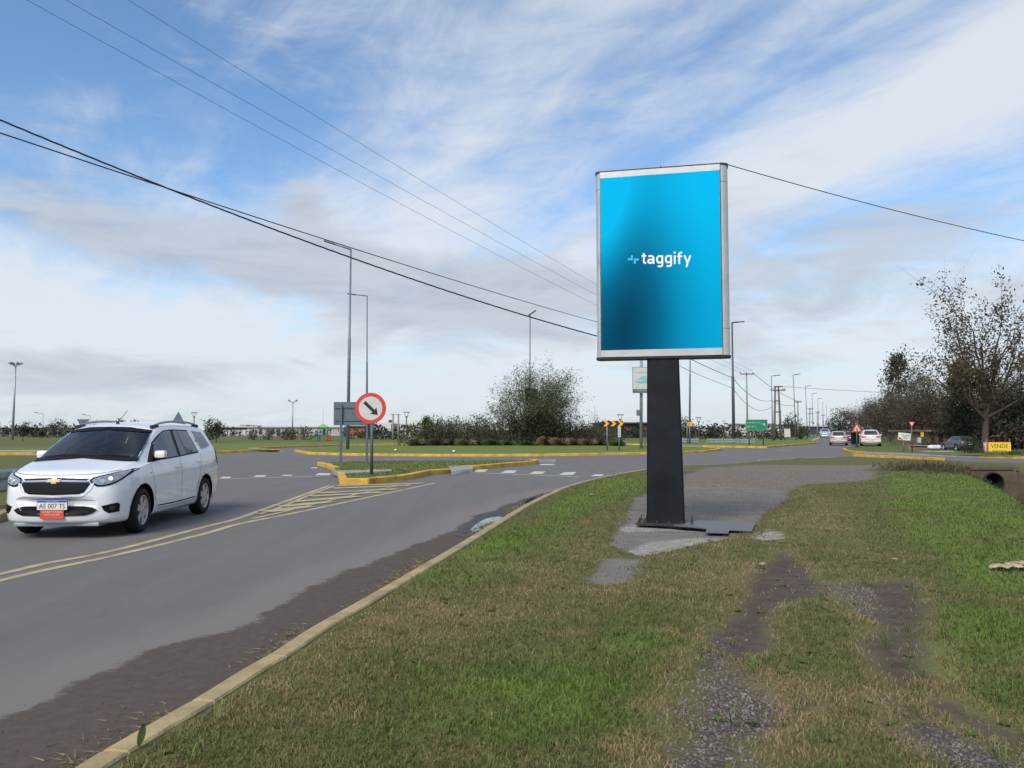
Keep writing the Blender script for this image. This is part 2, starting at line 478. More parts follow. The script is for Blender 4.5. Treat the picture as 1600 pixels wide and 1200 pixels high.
def text_mb(s, height, fn, depth=0.002, width=None, align='CENTER'):
    """text as thin solid letters; fn maps (x,y,d) to 3D"""
    cu = bpy.data.curves.new('t', 'FONT'); cu.body = s; cu.size = 1.0; cu.align_x = align; cu.resolution_u = 3
    ob = bpy.data.objects.new('t', cu); COL.objects.link(ob)
    dg = bpy.context.evaluated_depsgraph_get()
    me = bpy.data.meshes.new_from_object(ob.evaluated_get(dg))
    bpy.data.objects.remove(ob)
    xs = [v.co.x for v in me.vertices]; ys = [v.co.y for v in me.vertices]
    x0, x1, y0, y1 = min(xs), max(xs), min(ys), max(ys)
    sy = height / (y1 - y0); sx_ = sy if width is None else width / (x1 - x0)
    mb = MB()
    P = [((v.co.x - (x0 + x1) / 2) * sx_, (v.co.y - (y0 + y1) / 2) * sy) for v in me.vertices]
    mb.addf([fn(x, y, depth) for x, y in P], [list(f.vertices) for f in me.polygons])
    bpy.data.meshes.remove(me)
    return mb
def stroke(path, w, fn, d=0.002):
    """flat ribbon along a 2D path, mitred"""
    pts = [Vector((p[0], p[1])) for p in path]
    n = len(pts); L_ = []; R_ = []
    for i in range(n):
        a = (pts[i] - pts[i - 1]).normalized() if i > 0 else None
        b = (pts[i + 1] - pts[i]).normalized() if i < n - 1 else None
        if a is None: t = b; k = 1
        elif b is None: t = a; k = 1
        else:
            t = (a + b)
            t = t.normalized() if t.length > 1e-6 else a
            k = 1 / max(0.5, t.dot(b))
        nn = Vector((-t.y, t.x)) * w / 2 * k
        L_.append(pts[i] + nn); R_.append(pts[i] - nn)
    vs = [fn(p.x, p.y, d) for p in L_] + [fn(p.x, p.y, d) for p in R_]
    return vs, [(i, i + 1, n + i + 1, n + i) for i in range(n - 1)]
def arc(cx, cy, r, a0, a1, n=8, ry=None):
    ry = r if ry is None else ry
    return [(cx + r * math.cos(R(a0 + (a1 - a0) * i / n)), cy + ry * math.sin(R(a0 + (a1 - a0) * i / n))) for i in range(n + 1)]
# ================================================================ GROUND
rng = np.random.default_rng(7)
def sdist(P, poly):
    """signed distance, positive inside"""
    P = np.asarray(P, float); poly = np.asarray(poly, float)
    d = np.full(len(P), 1e9); inside = np.zeros(len(P), bool)
    n = len(poly)
    for i in range(n):
        a = poly[i]; b = poly[(i + 1) % n]; e = b - a
        w = P - a
        t = np.clip((w @ e) / max(1e-9, e @ e), 0, 1)
        q = w - t[:, None] * e
        d = np.minimum(d, np.hypot(q[:, 0], q[:, 1]))
        c = ((a[1] <= P[:, 1]) != (b[1] <= P[:, 1]))
        with np.errstate(divide='ignore', invalid='ignore'):
            xi = a[0] + (P[:, 1] - a[1]) / (b[1] - a[1] if b[1] != a[1] else 1e-12) * e[0]
        inside ^= c & (P[:, 0] < xi)
    return np.where(inside, d, -d)
def ldist(P, line):
    P = np.asarray(P, float); line = np.asarray(line, float)
    d = np.full(len(P), 1e9)
    for i in range(len(line) - 1):
        a = line[i]; e = line[i + 1] - a; w = P - a
        t = np.clip((w @ e) / (e @ e), 0, 1); q = w - t[:, None] * e
        d = np.minimum(d, np.hypot(q[:, 0], q[:, 1]))
    return d
def gp(pts, z=0.0): return [G(u, v, z) for u, v in pts]
def resample(line, step):
    out = [tuple(line[0])]
    for a, b in zip(line[:-1], line[1:]):
        L = math.dist(a, b); n = max(1, int(round(L / step)))
        for i in range(1, n + 1):
            t = i / n; out.append((a[0] + (b[0] - a[0]) * t, a[1] + (b[1] - a[1]) * t))
    return out
def smooth_line(pts, sub=4):
    """Catmull-Rom through the points"""
    out = []
    n = len(pts)
    for i in range(n - 1):
        p0 = pts[max(0, i - 1)]; p1 = pts[i]; p2 = pts[i + 1]; p3 = pts[min(n - 1, i + 2)]
        for k in range(sub):
            t = k / sub
            out.append(tuple(0.5 * (2 * p1[j] + (p2[j] - p0[j]) * t + (2 * p0[j] - 5 * p1[j] + 4 * p2[j] - p3[j]) * t * t + (3 * p1[j] - p0[j] - 3 * p2[j] + p3[j]) * t ** 3) for j in range(2)))
    out.append(tuple(pts[-1]))
    return out
KT = 0.12   # height of the kerbed land over the road
kerb1 = [(-4.6, -14), (-3.0, -4), (-2.4, -0.5), (-2.1, 1.2), (-1.95, 2.2), (-1.86, 2.75)] + gp([(127, 1200), (210, 1151), (300, 1100), (379, 1051), (431, 1021), (487, 984), (544, 952), (600, 920), (703, 860), (746, 834), (799, 802), (825, 787), (861.5, 770), (886, 760), (944, 745), (1008, 733.5)], 0.10)
kerb1 = smooth_line(kerb1, 3)
drive_edge = gp([(1067, 729), (1110, 728), (1150, 726)], 0.02)
kerb1b = gp([(1183, 722.5), (1250, 719), (1320, 716.8), (1338, 716.2)])
kerb2 = gp([(1338, 716.2), (1400, 718.5), (1477, 722.5)])
L1 = kerb1 + drive_edge + kerb1b + kerb2[1:] + [G(1600, 727), (28, 25.5), (45, 5), (60, -14)]
L2 = gp([(496, 727.5), (510, 730.5), (522, 736), (527, 744), (531, 757.2), (575, 757.2), (625, 751.5), (650, 747.5), (675, 742), (705, 739.5), (738, 735), (800, 729.2), (836, 726), (841, 723.5), (834, 722.5)]) + [(2.0, 37.6), (-3.0, 36.4), (-7.0, 35.0)]
RC, RR = (0.3, 62.0), 16.0
L3 = gp([(460, 706), (480, 710), (540, 711.8), (600, 712.6), (680, 713.2), (760, 713.4), (840, 713), (900, 712.3), (1000, 710.2), (1060, 708.9), (1100, 707), (1121, 704.8), (1127, 703)]) + [(RC[0] + RR * math.cos(R(a)) * 0.97, RC[1] + RR * math.sin(R(a))) for a in range(5, 180, 12)]
far_edge = [(-140, 53), (-60, 50), (-32, 47.5)] + gp([(330, 708.7), (390, 706.9), (440, 705.8)]) + [(-19.8, 61), (-19.5, 68), (-16, 76), (-9, 82), (0, 84.5), (8, 83), (13, 79)] + gp([(1098, 698.6), (1198, 700.3), (1229, 697.3), (1279, 693)]) + [(41, 110), (160, 400), (600, 1500)]
L4 = far_edge + [(600, 3200), (-3200, 3200), (-3200, 60)]
L5 = [(-7.6, -14), (-7.55, 5)] + [G(0, 806.5, 0.1), G(22, 798, 0.1)] + [(-8.6, 18), (-9.4, 24), (-12.0, 31), (-16.5, 37), (-22, 42), (-31, 44.5), (-140, 46), (-3200, 40), (-3200, -14)]
L5k = L5[:11]
L6 = gp([(1316, 703.5), (1319, 706), (1332, 708.5), (1350, 709.3), (1420, 711.6), (1600, 717.3)]) + [(36, 30), (60, 8), (76, -14), (3200, -14), (3200, 3200), (615, 1500), (166, 400), (49.5, 118), (33, 76), (27.0, 64.5)]
LANDS = [L1, L2, L3, L4, L5, L6]
# material regions on the near verge, traced where they lie on the ground (z about .1)
zt = 0.10
PAD = [gp([(990, 772), (985, 790), (978, 806), (952, 846), (1000, 862), (1130, 838), (1180, 818), (1190, 797), (1226, 776), (1232, 763), (1180, 756), (1067, 755)], zt),
       gp([(940, 866), (1002, 868), (985, 904), (940, 912), (918, 906)], zt)]
GRAV = [gp([(1062, 742), (1105, 730), (1180, 727), (1240, 727), (1372, 728), (1368, 750), (1310, 753), (1250, 757), (1235, 765), (1067, 765)], 0.05)]
PEB = [gp([(1136, 1030), (1160, 1060), (1224, 1109), (1202, 1135), (1162, 1152), (1180, 1205), (1049, 1205), (1066, 1100), (1092, 1030), (1127, 995)], zt),
       gp([(1307, 912), (1345, 905), (1372, 950), (1350, 958), (1316, 934)], zt),
       gp([(1400, 1095), (1440, 1120), (1600, 1185), (1605, 1205), (1500, 1205), (1420, 1150)], zt)]
CONC = [gp([(975, 857), (1010, 840), (1090, 834), (1134, 836), (1060, 852), (1004, 863)], zt), gp([(1175, 838), (1195, 823), (1225, 828), (1220, 840), (1195, 842)], zt),
        gp([(968, 822), (990, 812), (1086, 812), (1092, 826), (1050, 824), (980, 826)], zt)]
MUD = [gp([(1440, 1095), (1480, 1110), (1600, 1172), (1600, 1160), (1490, 1100)], zt),
       gp([(1171, 925), (1180, 899), (1224, 859), (1260, 885), (1280, 925), (1206, 938), (1197, 951), (1189, 1012), (1145, 1025), (1114, 995), (1162, 951)], zt),
       gp([(1345, 908), (1416, 903), (1438, 951), (1434, 991), (1447, 1065), (1416, 1069), (1372, 1039), (1355, 1004), (1390, 982), (1372, 955)], zt),
       gp([(1062, 736), (1130, 732), (1170, 741), (1130, 748), (1062, 750)], 0.06)]
LUSH = [gp([(1395, 728), (1600, 730), (1640, 900), (1560, 930), (1440, 850), (1385, 790)], zt), gp([(860, 790), (930, 752), (1005, 738), (1005, 758), (960, 785), (900, 800), (850, 830)], zt),
        gp([(640, 900), (780, 830), (900, 800), (870, 850), (760, 900), (680, 930)], zt), gp([(900, 1020), (1000, 980), (1060, 1010), (1010, 1120), (880, 1160), (780, 1180), (700, 1130), (800, 1060)], zt),
        gp([(1440, 960), (1600, 940), (1620, 1100), (1500, 1120), (1440, 1040)], zt)]
DRYP = [gp([(640, 938), (720, 925), (790, 948), (735, 975), (670, 968)], zt), gp([(600, 925), (700, 880), (860, 870), (930, 900), (900, 960), (760, 1010), (560, 1040), (380, 1100), (300, 1150), (240, 1200), (180, 1200), (330, 1100)], zt),
        gp([(1000, 870), (1120, 850), (1180, 880), (1120, 930), (1000, 920)], zt), gp([(940, 800), (985, 790), (950, 850), (920, 900), (880, 880), (900, 840)], zt),
        gp([(1150, 1040), (1300, 1060), (1420, 1070), (1380, 1130), (1240, 1120)], zt), gp([(1180, 780), (1260, 760), (1330, 790), (1300, 860), (1230, 860), (1190, 830)], zt)]
DITCH = [(18.4, 31.5), (17.5, 27), (13.7, 18.6), (10.2, 11.6), (7.3, 7), (4.5, 0), (1, -12)]
def wob(P, s, seed=0):
    r = np.random.default_rng(seed); z = np.zeros(len(P))
    for k in range(5):
        a = r.uniform(0, 6.28); f = s * r.uniform(0.6, 1.9); p = r.uniform(0, 6.28)
        z += np.sin((P[:, 0] * math.cos(a) + P[:, 1] * math.sin(a)) * f + p)
    return z / 5
def sstep(x, a, b):
    t = np.clip((x - a) / (b - a), 0, 1); return t * t * (3 - 2 * t)
def multi(P, polys):
    d = np.full(len(P), -1e9)
    for p in polys: d = np.maximum(d, sdist(P, p))
    return d
drive_poly = np.array(gp([(1000, 770), (1075, 733), (1110, 724), (1175, 722), (1300, 726), (1380, 735), (1330, 757), (1235, 766), (1180, 810), (1060, 822), (990, 800)], 0.03))
def land_z(P, i):
    P = np.asarray(P, float)
    z = np.full(len(P), KT)
    r = np.hypot(P[:, 0], P[:, 1])
    if i == 0:
        z = 0.10 + 0.03 * wob(P, 0.9, 3) * sstep(r, 2, 6) + 0.012 * wob(P, 4.0, 5)
        dk = ldist(P, kerb1)
        z = np.where(dk < 0.35, 0.105 * (1 - sstep(dk, 0.1, 0.35)) + z * sstep(dk, 0.1, 0.35), z)
        sdp = sdist(P, drive_poly)
        low = sstep(sdp, -1.2, 0.3)
        z = z * (1 - low) + (0.035) * low
        pad = sstep(multi(P, PAD + CONC), -0.25, 0.02); z = z - 0.035 * pad
        mud = sstep(multi(P, MUD + PEB), -0.2, 0.1); z = z - 0.022 * mud
        dr = ldist(P, [drive_edge[0], drive_edge[1], drive_edge[2], kerb1b[0]])
        z = z * sstep(dr, 0.0, 0.8)
        dd = ldist(P, DITCH)
        bank = 1 - sstep(dd, 0.75, 2.3)
        z = z - 1.25 * bank + 0.05 * bank * wob(P, 5, 9)
        # beside the pipe the bank is a rough shoulder
        z = z + 0.08 * wob(P, 2.5, 11) * sstep(-np.hypot(P[:, 0] - 15.6, P[:, 1] - 28), -4, -1)
        z = np.where(P[:, 1] > 32.2, np.maximum(z, 0.06), z)
    elif i in (1, 2):
        z = KT + 0.01 + 0.015 * wob(P, 1.5, i)
        if i == 2:
            z = z + 0.16 * sstep(sdist(P, L3), 2, 9)
    else:
        z = KT + 0.01 + 0.02 * wob(P, 0.4, i + 3)
    return z
def off_in(line, d, land):
    """shift a polyline into its land by d"""
    line = [Vector(p) for p in line]; out = []
    for k, p in enumerate(line):
        t = (line[min(k + 1, len(line) - 1)] - line[max(k - 1, 0)]).normalized()
        out.append(p + Vector((-t.y, t.x)) * d)
    s = sdist(np.array([out[len(out) // 2]]), land)[0]
    if s < 0:
        return off_in(line, -d, land) if d > 0 else [tuple(p) for p in out]
    return [tuple(p) for p in out]
# ---- triangulate everything once; road and land share their borders exactly
pts = []; edges = []
def add_loop(loop, closed=True):
    b = len(pts); n = len(loop)
    pts.extend(loop)
    for k in range(n if closed else n - 1): edges.append((b + k, b + (k + 1) % n))
BIG = [(-3200, -14), (3200, -14), (3200, 3200), (-3200, 3200)]
def densify(loop, mx=None):
    out = []
    n = len(loop)
    for k in range(n):
        a = loop[k]; b = loop[(k + 1) % n]
        L = math.dist(a, b); mid = math.hypot((a[0] + b[0]) / 2, (a[1] + b[1]) / 2)
        m = max(1, min(60, int(L / max(0.12, 0.03 * mid))))
        for i in range(m):
            t = i / m; out.append((a[0] + (b[0] - a[0]) * t, a[1] + (b[1] - a[1]) * t))
    return out
for Lp in LANDS: add_loop(densify(Lp))
add_loop(BIG)
nloop = len(pts)
r_ = 2.6
while r_ < 420:
    st = 0.013 * r_ + 0.004 if r_ < 60 else 0.03 * r_
    th = np.arange(-0.72, 0.72, st / r_) + rng.uniform(0, st / r_)
    j = rng.uniform(-0.3, 0.3, (len(th), 2)) * st
    pts.extend([(r_ * math.sin(t) + a, r_ * math.cos(t) + b) for t, (a, b) in zip(th, j)])
    r_ += st
for gx in np.arange(-60, 62, 2.0):
    for gy in np.arange(-12, 40, 2.0):
        if abs(math.atan2(gx, gy)) > 0.74 or math.hypot(gx, gy) < 2.5: pts.append((gx + rng.uniform(-.4, .4), gy + rng.uniform(-.4, .4)))
PV, PE, PF, OV, _, _ = delaunay_2d_cdt([Vector(p) for p in pts], edges, [], 0, 1e-5)
PV = np.array([(p[0], p[1]) for p in PV]); PF = np.array([f for f in PF if len(f) == 3], np.int32)
cen = PV[PF].mean(axis=1)
for nm, (a, b) in {}.items(): pass
which = np.full(len(PF), -1)
for i, Lp in enumerate(LANDS):
    s = sdist(cen, Lp); which[s > 0] = i
# orientation up
A = PV[PF[:, 1]] - PV[PF[:, 0]]; B = PV[PF[:, 2]] - PV[PF[:, 0]]
flip = (A[:, 0] * B[:, 1] - A[:, 1] * B[:, 0]) < 0
PF[flip] = PF[flip][:, ::-1]
def compact(F):
    u, inv = np.unique(F.ravel(), return_inverse=True)
    return u, inv.reshape(F.shape).astype(np.int32)

# ---- ground material
def ground_material():
    m = bpy.data.materials.new('grass_soil_ground'); m.use_nodes = True
    t = m.node_tree; t.nodes.clear(); N = NT(t)
    b = N.n('ShaderNodeBsdfPrincipled'); o = N.n('ShaderNodeOutputMaterial'); t.links.new(b.outputs[0], o.inputs[0])
    co = N.n('ShaderNodeTexCoord').outputs['Object']
    nb = N.noise(co, 0.35, 5, 0.6); nm = N.noise(co, 1.7, 6, 0.65); nf = N.noise(co, 9.0, 5, 0.7); nff = N.noise(co, 45.0, 4, 0.7)
    nfar = N.noise(co, 0.08, 4, 0.6)
    edge = N.add(N.mul(N.sub(nm, 0.5), 0.55), N.mul(N.sub(nf, 0.5), 0.55))
    lush = N.attr('lush'); dry = N.attr('dry')
    g1 = N.mix(N.ss(nf, 0.3, 0.7), (0.066, 0.072, 0.023), (0.124, 0.126, 0.046))
    g2 = N.mix(N.ss(nff, 0.3, 0.7), (0.084, 0.122, 0.024), (0.146, 0.192, 0.044))
    straw = N.mix(N.ss(nff, 0.3, 0.7), (0.105, 0.082, 0.040), (0.21, 0.17, 0.09))
    k = N.ss(N.add(lush, N.mul(edge, 0.9)), 0.2, 0.9)
    g = N.mix(k, g1, g2)
    kd = N.ss(N.add(N.add(dry, N.mul(N.sub(nm, 0.5), 1.3)), N.mul(N.sub(nff, 0.5), 0.9)), 0.35, 1.05)
    g = N.mix(N.mul(kd, 0.8), g, straw)
    g = N.mix(N.ss(nfar, 0.5, 0.72, 0, 0.35), g, (0.10, 0.095, 0.035))
    g = N.mix(N.ss(nff, 0.24, 0.42, 0.55, 0.0), g, (0.035, 0.034, 0.018))
    # soil, pebbles, asphalt pad, pale concrete
    vor = N.n('ShaderNodeTexVoronoi'); vor.inputs['Scale'].default_value = 38; N.put(vor.inputs['Vector'], co)
    soil = N.mix(N.ss(nf, 0.3, 0.7), (0.052, 0.038, 0.031), (0.098, 0.075, 0.063))
    peb = N.mix(N.ss(vor.outputs['Distance'], 0.05, 0.6), N.mix(vor.outputs['Color'], (0.10, 0.09, 0.085), (0.20, 0.18, 0.165)), (0.06, 0.05, 0.045))
    padc = N.mix(N.ss(nm, 0.25, 0.75), (0.122, 0.111, 0.100), (0.182, 0.166, 0.150))
    padc = N.mix(N.ss(nff, 0.25, 0.75, 0.0, 0.35), padc, (0.19, 0.18, 0.17))
    conc = N.mix(N.ss(nf, 0.3, 0.7), (0.20, 0.19, 0.17), (0.36, 0.345, 0.31))
    grv = N.mix(N.ss(N.noise(co, 14, 5, 0.75), 0.3, 0.7), (0.080, 0.063, 0.053), (0.230, 0.195, 0.170))
    def msk(name, lo=-0.10, hi=0.10, amp=0.6): return N.ss(N.add(N.attr(name), N.mul(edge, amp)), lo, hi)
    c = N.mix(N.mul(msk('mud'), 0.97), g, soil)
    c = N.mix(N.mul(msk('grav', -0.2, 0.2, 1.6), 0.95), c, grv)
    c = N.mix(N.mul(msk('peb', -0.12, 0.18, 1.1), N.ss(nf, 0.3, 0.55, 0.55, 1.0)), c, peb)
    c = N.mix(msk('pad', -0.05, 0.05, 0.35), c, padc)
    c = N.mix(N.mul(msk('conc', -0.06, 0.10, 0.45), 0.85), c, conc)
    c = N.mix(N.ss(N.attr('bank'), 0.05, 0.6, 0.0, 0.8), c, N.mix(N.ss(nf, 0.35, 0.65), (0.045, 0.036, 0.022), (0.085, 0.080, 0.038)))
    N.put(b.inputs['Base Color'], c)
    b.inputs['Roughness'].default_value = 0.93
    b.inputs['Specular IOR Level'].default_value = 0.2
    hh = N.add(N.mul(nf, 0.6), N.add(N.mul(nff, 0.4), N.mul(vor.outputs['Distance'], N.mul(msk('peb'), -0.6))))
    N.put(b.inputs['Normal'], N.bump(hh, 0.7, 0.03))
    return m
M['ground'] = ground_material()
gverts = []; gfaces = []; gat = {k: [] for k in ('lush', 'dry', 'mud', 'grav', 'peb', 'pad', 'conc', 'bank')}
nb_ = 0
for i in range(6):
    F = PF[which == i]
    if not len(F): continue
    u, F2 = compact(F)
    P2 = PV[u]; z = land_z(P2, i)
    gverts.append(np.column_stack([P2, z])); gfaces.append(F2 + nb_); nb_ += len(u)
    if i == 0:
        lush = np.clip(sstep(multi(P2, LUSH), -0.8, 0.6) * 1.0, 0, 1); bd = np.maximum(multi(P2, MUD), multi(P2, PEB)); dry = np.clip(sstep(multi(P2, DRYP), -0.5, 0.4) * 0.45 + 0.08 + 0.6 * sstep(bd, -0.35, -0.02), 0, 1)
        d = {'mud': multi(P2, MUD) + .03, 'grav': multi(P2, GRAV), 'peb': multi(P2, PEB) + .02, 'pad': multi(P2, PAD), 'conc': multi(P2, CONC)}
        dd = ldist(P2, DITCH)
        bank = 1 - sstep(dd, 1.2, 2.3); bank = np.maximum(bank, 0.75 * sstep(-np.hypot((P2[:, 0] - 15.3), P2[:, 1] - 28.5), -3.4, -1.4))
    else:
        lush = np.full(len(u), {1: 0.55, 2: 0.85, 3: 0.30, 4: 0.35, 5: 0.5}[i]); dry = np.full(len(u), {1: 0.18, 2: 0.05, 3: 0.22, 4: 0.2, 5: 0.15}[i])
        if i == 3: # mown band near the road is greener
            dk = ldist(P2, far_edge); lush = 0.9 - 0.50 * sstep(dk, 3, 26); dry = 0.1 + 0.28 * sstep(dk, 10, 40)
        d = {k: np.full(len(u), -5.0) for k in ('mud', 'grav', 'peb', 'pad', 'conc')}
        bank = np.zeros(len(u))
        if i == 4:
            pass
    gat['lush'].append(lush); gat['dry'].append(dry); gat['bank'].append(bank)
    for k in d: gat[k].append(np.clip(d[k], -3, 3))
gnd = np_mesh('ground', np.vstack(gverts), np.vstack(gfaces), M['ground'], attrs={k: np.concatenate(v) for k, v in gat.items()}, smooth=True)
tag(gnd, kind='structure')

# ---- road
DIRT = gp([(-60, 1160), (0, 1122), (112, 1075), (172, 1042), (289, 1002), (350, 985), (405, 965), (484, 916), (600, 871), (660, 848), (700, 832), (742, 806), (784, 792), (825, 777.5), (851, 771), (868, 766)]) + [(2.3, 20), (1.5, 13.5), (0.3, 7), (-1.2, 2.9), (-2.4, -4), (-4, -14), (-7, -14)]
def road_material():
    m = bpy.data.materials.new('asphalt_road'); m.use_nodes = True
    t = m.node_tree; t.nodes.clear(); N = NT(t)
    b = N.n('ShaderNodeBsdfPrincipled'); o = N.n('ShaderNodeOutputMaterial'); t.links.new(b.outputs[0], o.inputs[0])
    co = N.n('ShaderNodeTexCoord').outputs['Object']
    nb = N.noise(co, 0.25, 4, 0.6); nm = N.noise(co, 1.3, 6, 0.65); nf = N.noise(co, 12.0, 5, 0.7); nff = N.noise(co, 110.0, 3, 0.8)
    mp = N.n('ShaderNodeMapping'); mp.inputs['Scale'].default_value = (1.3, 0.10, 1); mp.inputs['Rotation'].default_value = (0, 0, R(12)); N.put(mp.inputs[0], co)
    ns = N.noise(mp.outputs[0], 1.6, 5, 0.6)
    c = N.mix(N.ss(ns, 0.3, 0.7), (0.090, 0.087, 0.086), (0.118, 0.113, 0.111))
    c = N.mix(N.ss(nb, 0.35, 0.7, 0, 0.35), c, (0.132, 0.124, 0.119))
    c = N.mix(N.ss(nff, 0.30, 0.70, 0.0, 0.50), c, (0.20, 0.19, 0.185))
    c = N.mix(N.ss(nff, 0.50, 0.25, 0.0, 0.65), c, (0.060, 0.058, 0.058))
    c = N.mix(N.ss(nm, 0.60, 0.74, 0.0, 0.28), c, (0.075, 0.072, 0.072))
    vc = N.n('ShaderNodeTexVoronoi', feature='DISTANCE_TO_EDGE'); vc.inputs['Scale'].default_value = 0.22; N.put(vc.inputs['Vector'], N.n('ShaderNodeVectorMath', operation='ADD').outputs[0])
    va = vc.inputs['Vector'].links[0].from_node; N.put(va.inputs[0], co); N.put(va.inputs[1], N.noise(co, 1.6, 5, 0.7, col=True))
    c = N.mix(N.ss(vc.outputs['Distance'], 0.0, 0.006, 0.12, 0.0), c, (0.045, 0.043, 0.042))
    dist = N.attr('dirt')
    e = N.add(N.mul(N.sub(nm, 0.5), 0.55), N.mul(N.sub(nf, 0.5), 0.30))
    dust = N.ss(N.add(dist, N.mul(e, 1.2)), -0.85, -0.20)
    c = N.mix(N.mul(dust, 0.72), c, N.mix(nf, (0.150, 0.130, 0.120), (0.200, 0.174, 0.160)))
    dm = N.ss(N.add(dist, e), -0.04, 0.05)
    soil = N.mix(N.ss(nf, 0.25, 0.75), (0.050, 0.038, 0.032), (0.088, 0.067, 0.056))
    soil = N.mix(N.ss(nff, 0.3, 0.7, 0.0, 0.5), soil, (0.105, 0.085, 0.077))
    c = N.mix(dm, c, soil)
    N.put(b.inputs['Base Color'], c)
    N.put(b.inputs['Roughness'], N.ss(dm, 0, 1, 0.78, 0.95))
    b.inputs['Specular IOR Level'].default_value = 0.3
    N.put(b.inputs['Normal'], N.bump(N.add(N.mul(nff, 0.5), N.mul(nf, N.mul(dm, 1.2))), 0.45, 0.012))
    return m
M['road'] = road_material()
F = PF[which == -1]; u, F2 = compact(F); P2 = PV[u]
road = np_mesh('road', np.column_stack([P2, np.zeros(len(u))]), F2, M['road'], attrs={'dirt': np.clip(sdist(P2, DIRT), -3, 3)}, smooth=False)
tag(road, kind='structure')

# ---- kerbs: a real step swept along the border of each land
def kerb(name, line, land, material, w=0.16, h=0.145, rt=0.03, kind='structure'):
    line = resample(line, 1.0); ln2 = []; low = []
    for k, p in enumerate(line):
        if 0 < k < len(line) - 1 and math.hypot(*p) < 60 and (k * 7 + len(line)) % 5 == 0:
            a, b = Vector(line[k - 1]), Vector(line[k + 1]); t = (b - a).normalized(); q = Vector(p)
            for s_, lw in ((-.014, 0), (-.006, 1), (.006, 1), (.014, 0)): ln2.append(q + t * s_); low.append(lw)
        else: ln2.append(Vector(p)); low.append(0)
    lv = ln2
    prof = [(-0.012, -0.05), (-0.012, h - rt), (-0.012 + rt * 0.35, h - rt * 0.25), (rt, h), (w - 0.01, h), (w, h - 0.012), (w, -0.05)]
    s = None; vs = []
    test = []
    for k, p in enumerate(lv):
        t = (lv[min(k + 1, len(lv) - 1)] - lv[max(k - 1, 0)]).normalized(); n = Vector((-t.y, t.x))
        test.append((p, n))
    q = np.array([(p + n * 0.2)[:] for p, n in test[len(test) // 3: len(test) // 3 + 3]])
    sg = 1 if sdist(q, land).mean() > 0 else -1
    rg = random.Random(5); pj = 0
    for k, (p, n) in enumerate(test):
        j = rg.uniform(-0.011, 0.011)
        if low[k] or (k and low[k - 1]): j = pj
        pj = j
        for a, z in prof:
            c = p + n * sg * (a + j + (.005 if low[k] and a < .05 else 0))
            vs.append((c.x, c.y, z + j * 0.6 - (.006 if low[k] and z > 0 else 0)))
    m_ = len(prof); fs = []
    for k in range(len(lv) - 1):
        for a in range(m_ - 1):
            f = (k * m_ + a, k * m_ + a + 1, (k + 1) * m_ + a + 1, (k + 1) * m_ + a)
            fs.append(f if sg > 0 else f[::-1])
    fs.append(list(range(m_))); fs.append([(len(lv) - 1) * m_ + a for a in range(m_)][::-1])
    mb = MB(); mb.addf(vs, fs)
    o = mb.build(name, material); tag(o, kind=kind); return o
kerb('kerb', kerb1, L1, M['kerb_old'], w=0.125, h=0.125)
kerb('kerb', kerb1b, L1, M['kerb_con'], h=0.10)
kerb('kerb', kerb2, L1, M['kerb_y'], w=0.22, h=0.21)
kerb('kerb', L3[:13] + L3[13:16], L3, M['kerb_y'], w=0.22, h=0.145)
kerb('kerb', L2[4:10], L2, M['kerb_y'], w=0.2, h=0.17)
kerb('kerb', L2[10:15] , L2, M['kerb_y'], w=0.2, h=0.17)
kerb('kerb', L2[0:3], L2, M['kerb_y'], w=0.2, h=0.15)
kerb('kerb', L2[3:5], L2, M['kerb_y'], w=0.2, h=0.16)
kerb('kerb', L2[2:4], L2, M['kerb_con'], w=0.2, h=0.12)
kerb('kerb', L2[14:18] + [L2[0]], L2, M['kerb_con'], w=0.2, h=0.13)
kerb('kerb', far_edge[:5], L4, M['kerb_y'], w=0.22, h=0.16)
kerb('kerb', far_edge[5:13], L4, M['kerb_y'], w=0.22, h=0.15)
kerb('kerb', far_edge[13:17], L4, M['kerb_y'], w=0.22, h=0.16)
kerb('kerb', L5k[0:8], L5, M['kerb_old'], w=0.2, h=0.14)
kerb('kerb', L6[0:4], L6, M['kerb_y'], w=0.2, h=0.16)
kerb('kerb', L6[3:5] + [G(1530, 715, 0)], L6, M['kerb_con'], w=0.2, h=0.13)
kerb('kerb', [G(1530, 715, 0), L6[5], (36, 30)], L6, M['kerb_y'], w=0.2, h=0.13)
# concrete path over the splitter island and the path behind the left verge
def sheet(name, poly, z, material, kind='structure', zf=None):
    P = [Vector((x, y)) for x, y in poly]
    mb = MB(); mb.addf([(p.x, p.y, (zf(p.x, p.y) if zf else 0) + z) for p in P], [list(range(len(P)))])
    a = sum(P[i].x * P[(i + 1) % len(P)].y - P[(i + 1) % len(P)].x * P[i].y for i in range(len(P)))
    if a < 0: mb.f = [f[::-1] for f in mb.f]
    o = mb.build(name, material); tag(o, kind=kind); return o
def slab(name, poly, z0, z1, material):
    mb = MB(); mb.prism(poly, lambda x, y: (x, y, z0), lambda x, y: (x, y, z1))
    bm = bmesh.new(); me = bpy.data.meshes.new(name); me.from_pydata(mb.v, [], mb.f); bm.from_mesh(me)
    bmesh.ops.recalc_face_normals(bm, faces=bm.faces); bm.to_mesh(me); bm.free()
    me.materials.append(material); o = bpy.data.objects.new(name, me); COL.objects.link(o); tag(o, kind='structure'); return o
slab('path', gp([(526, 739), (560, 738.2), (612, 736.2), (612, 733.4), (560, 734.6), (519, 735.4)], 0.15), 0.05, 0.158, M['concrete'])
rp = gp([(704, 743.0), (740, 738.0)], 0.006) + gp([(738.5, 732.2), (705, 736.2)], 0.135) + gp([(741, 726.5), (700, 728.0)], 0.155); rz_ = [.006, .006, .136, .136, .156, .156]
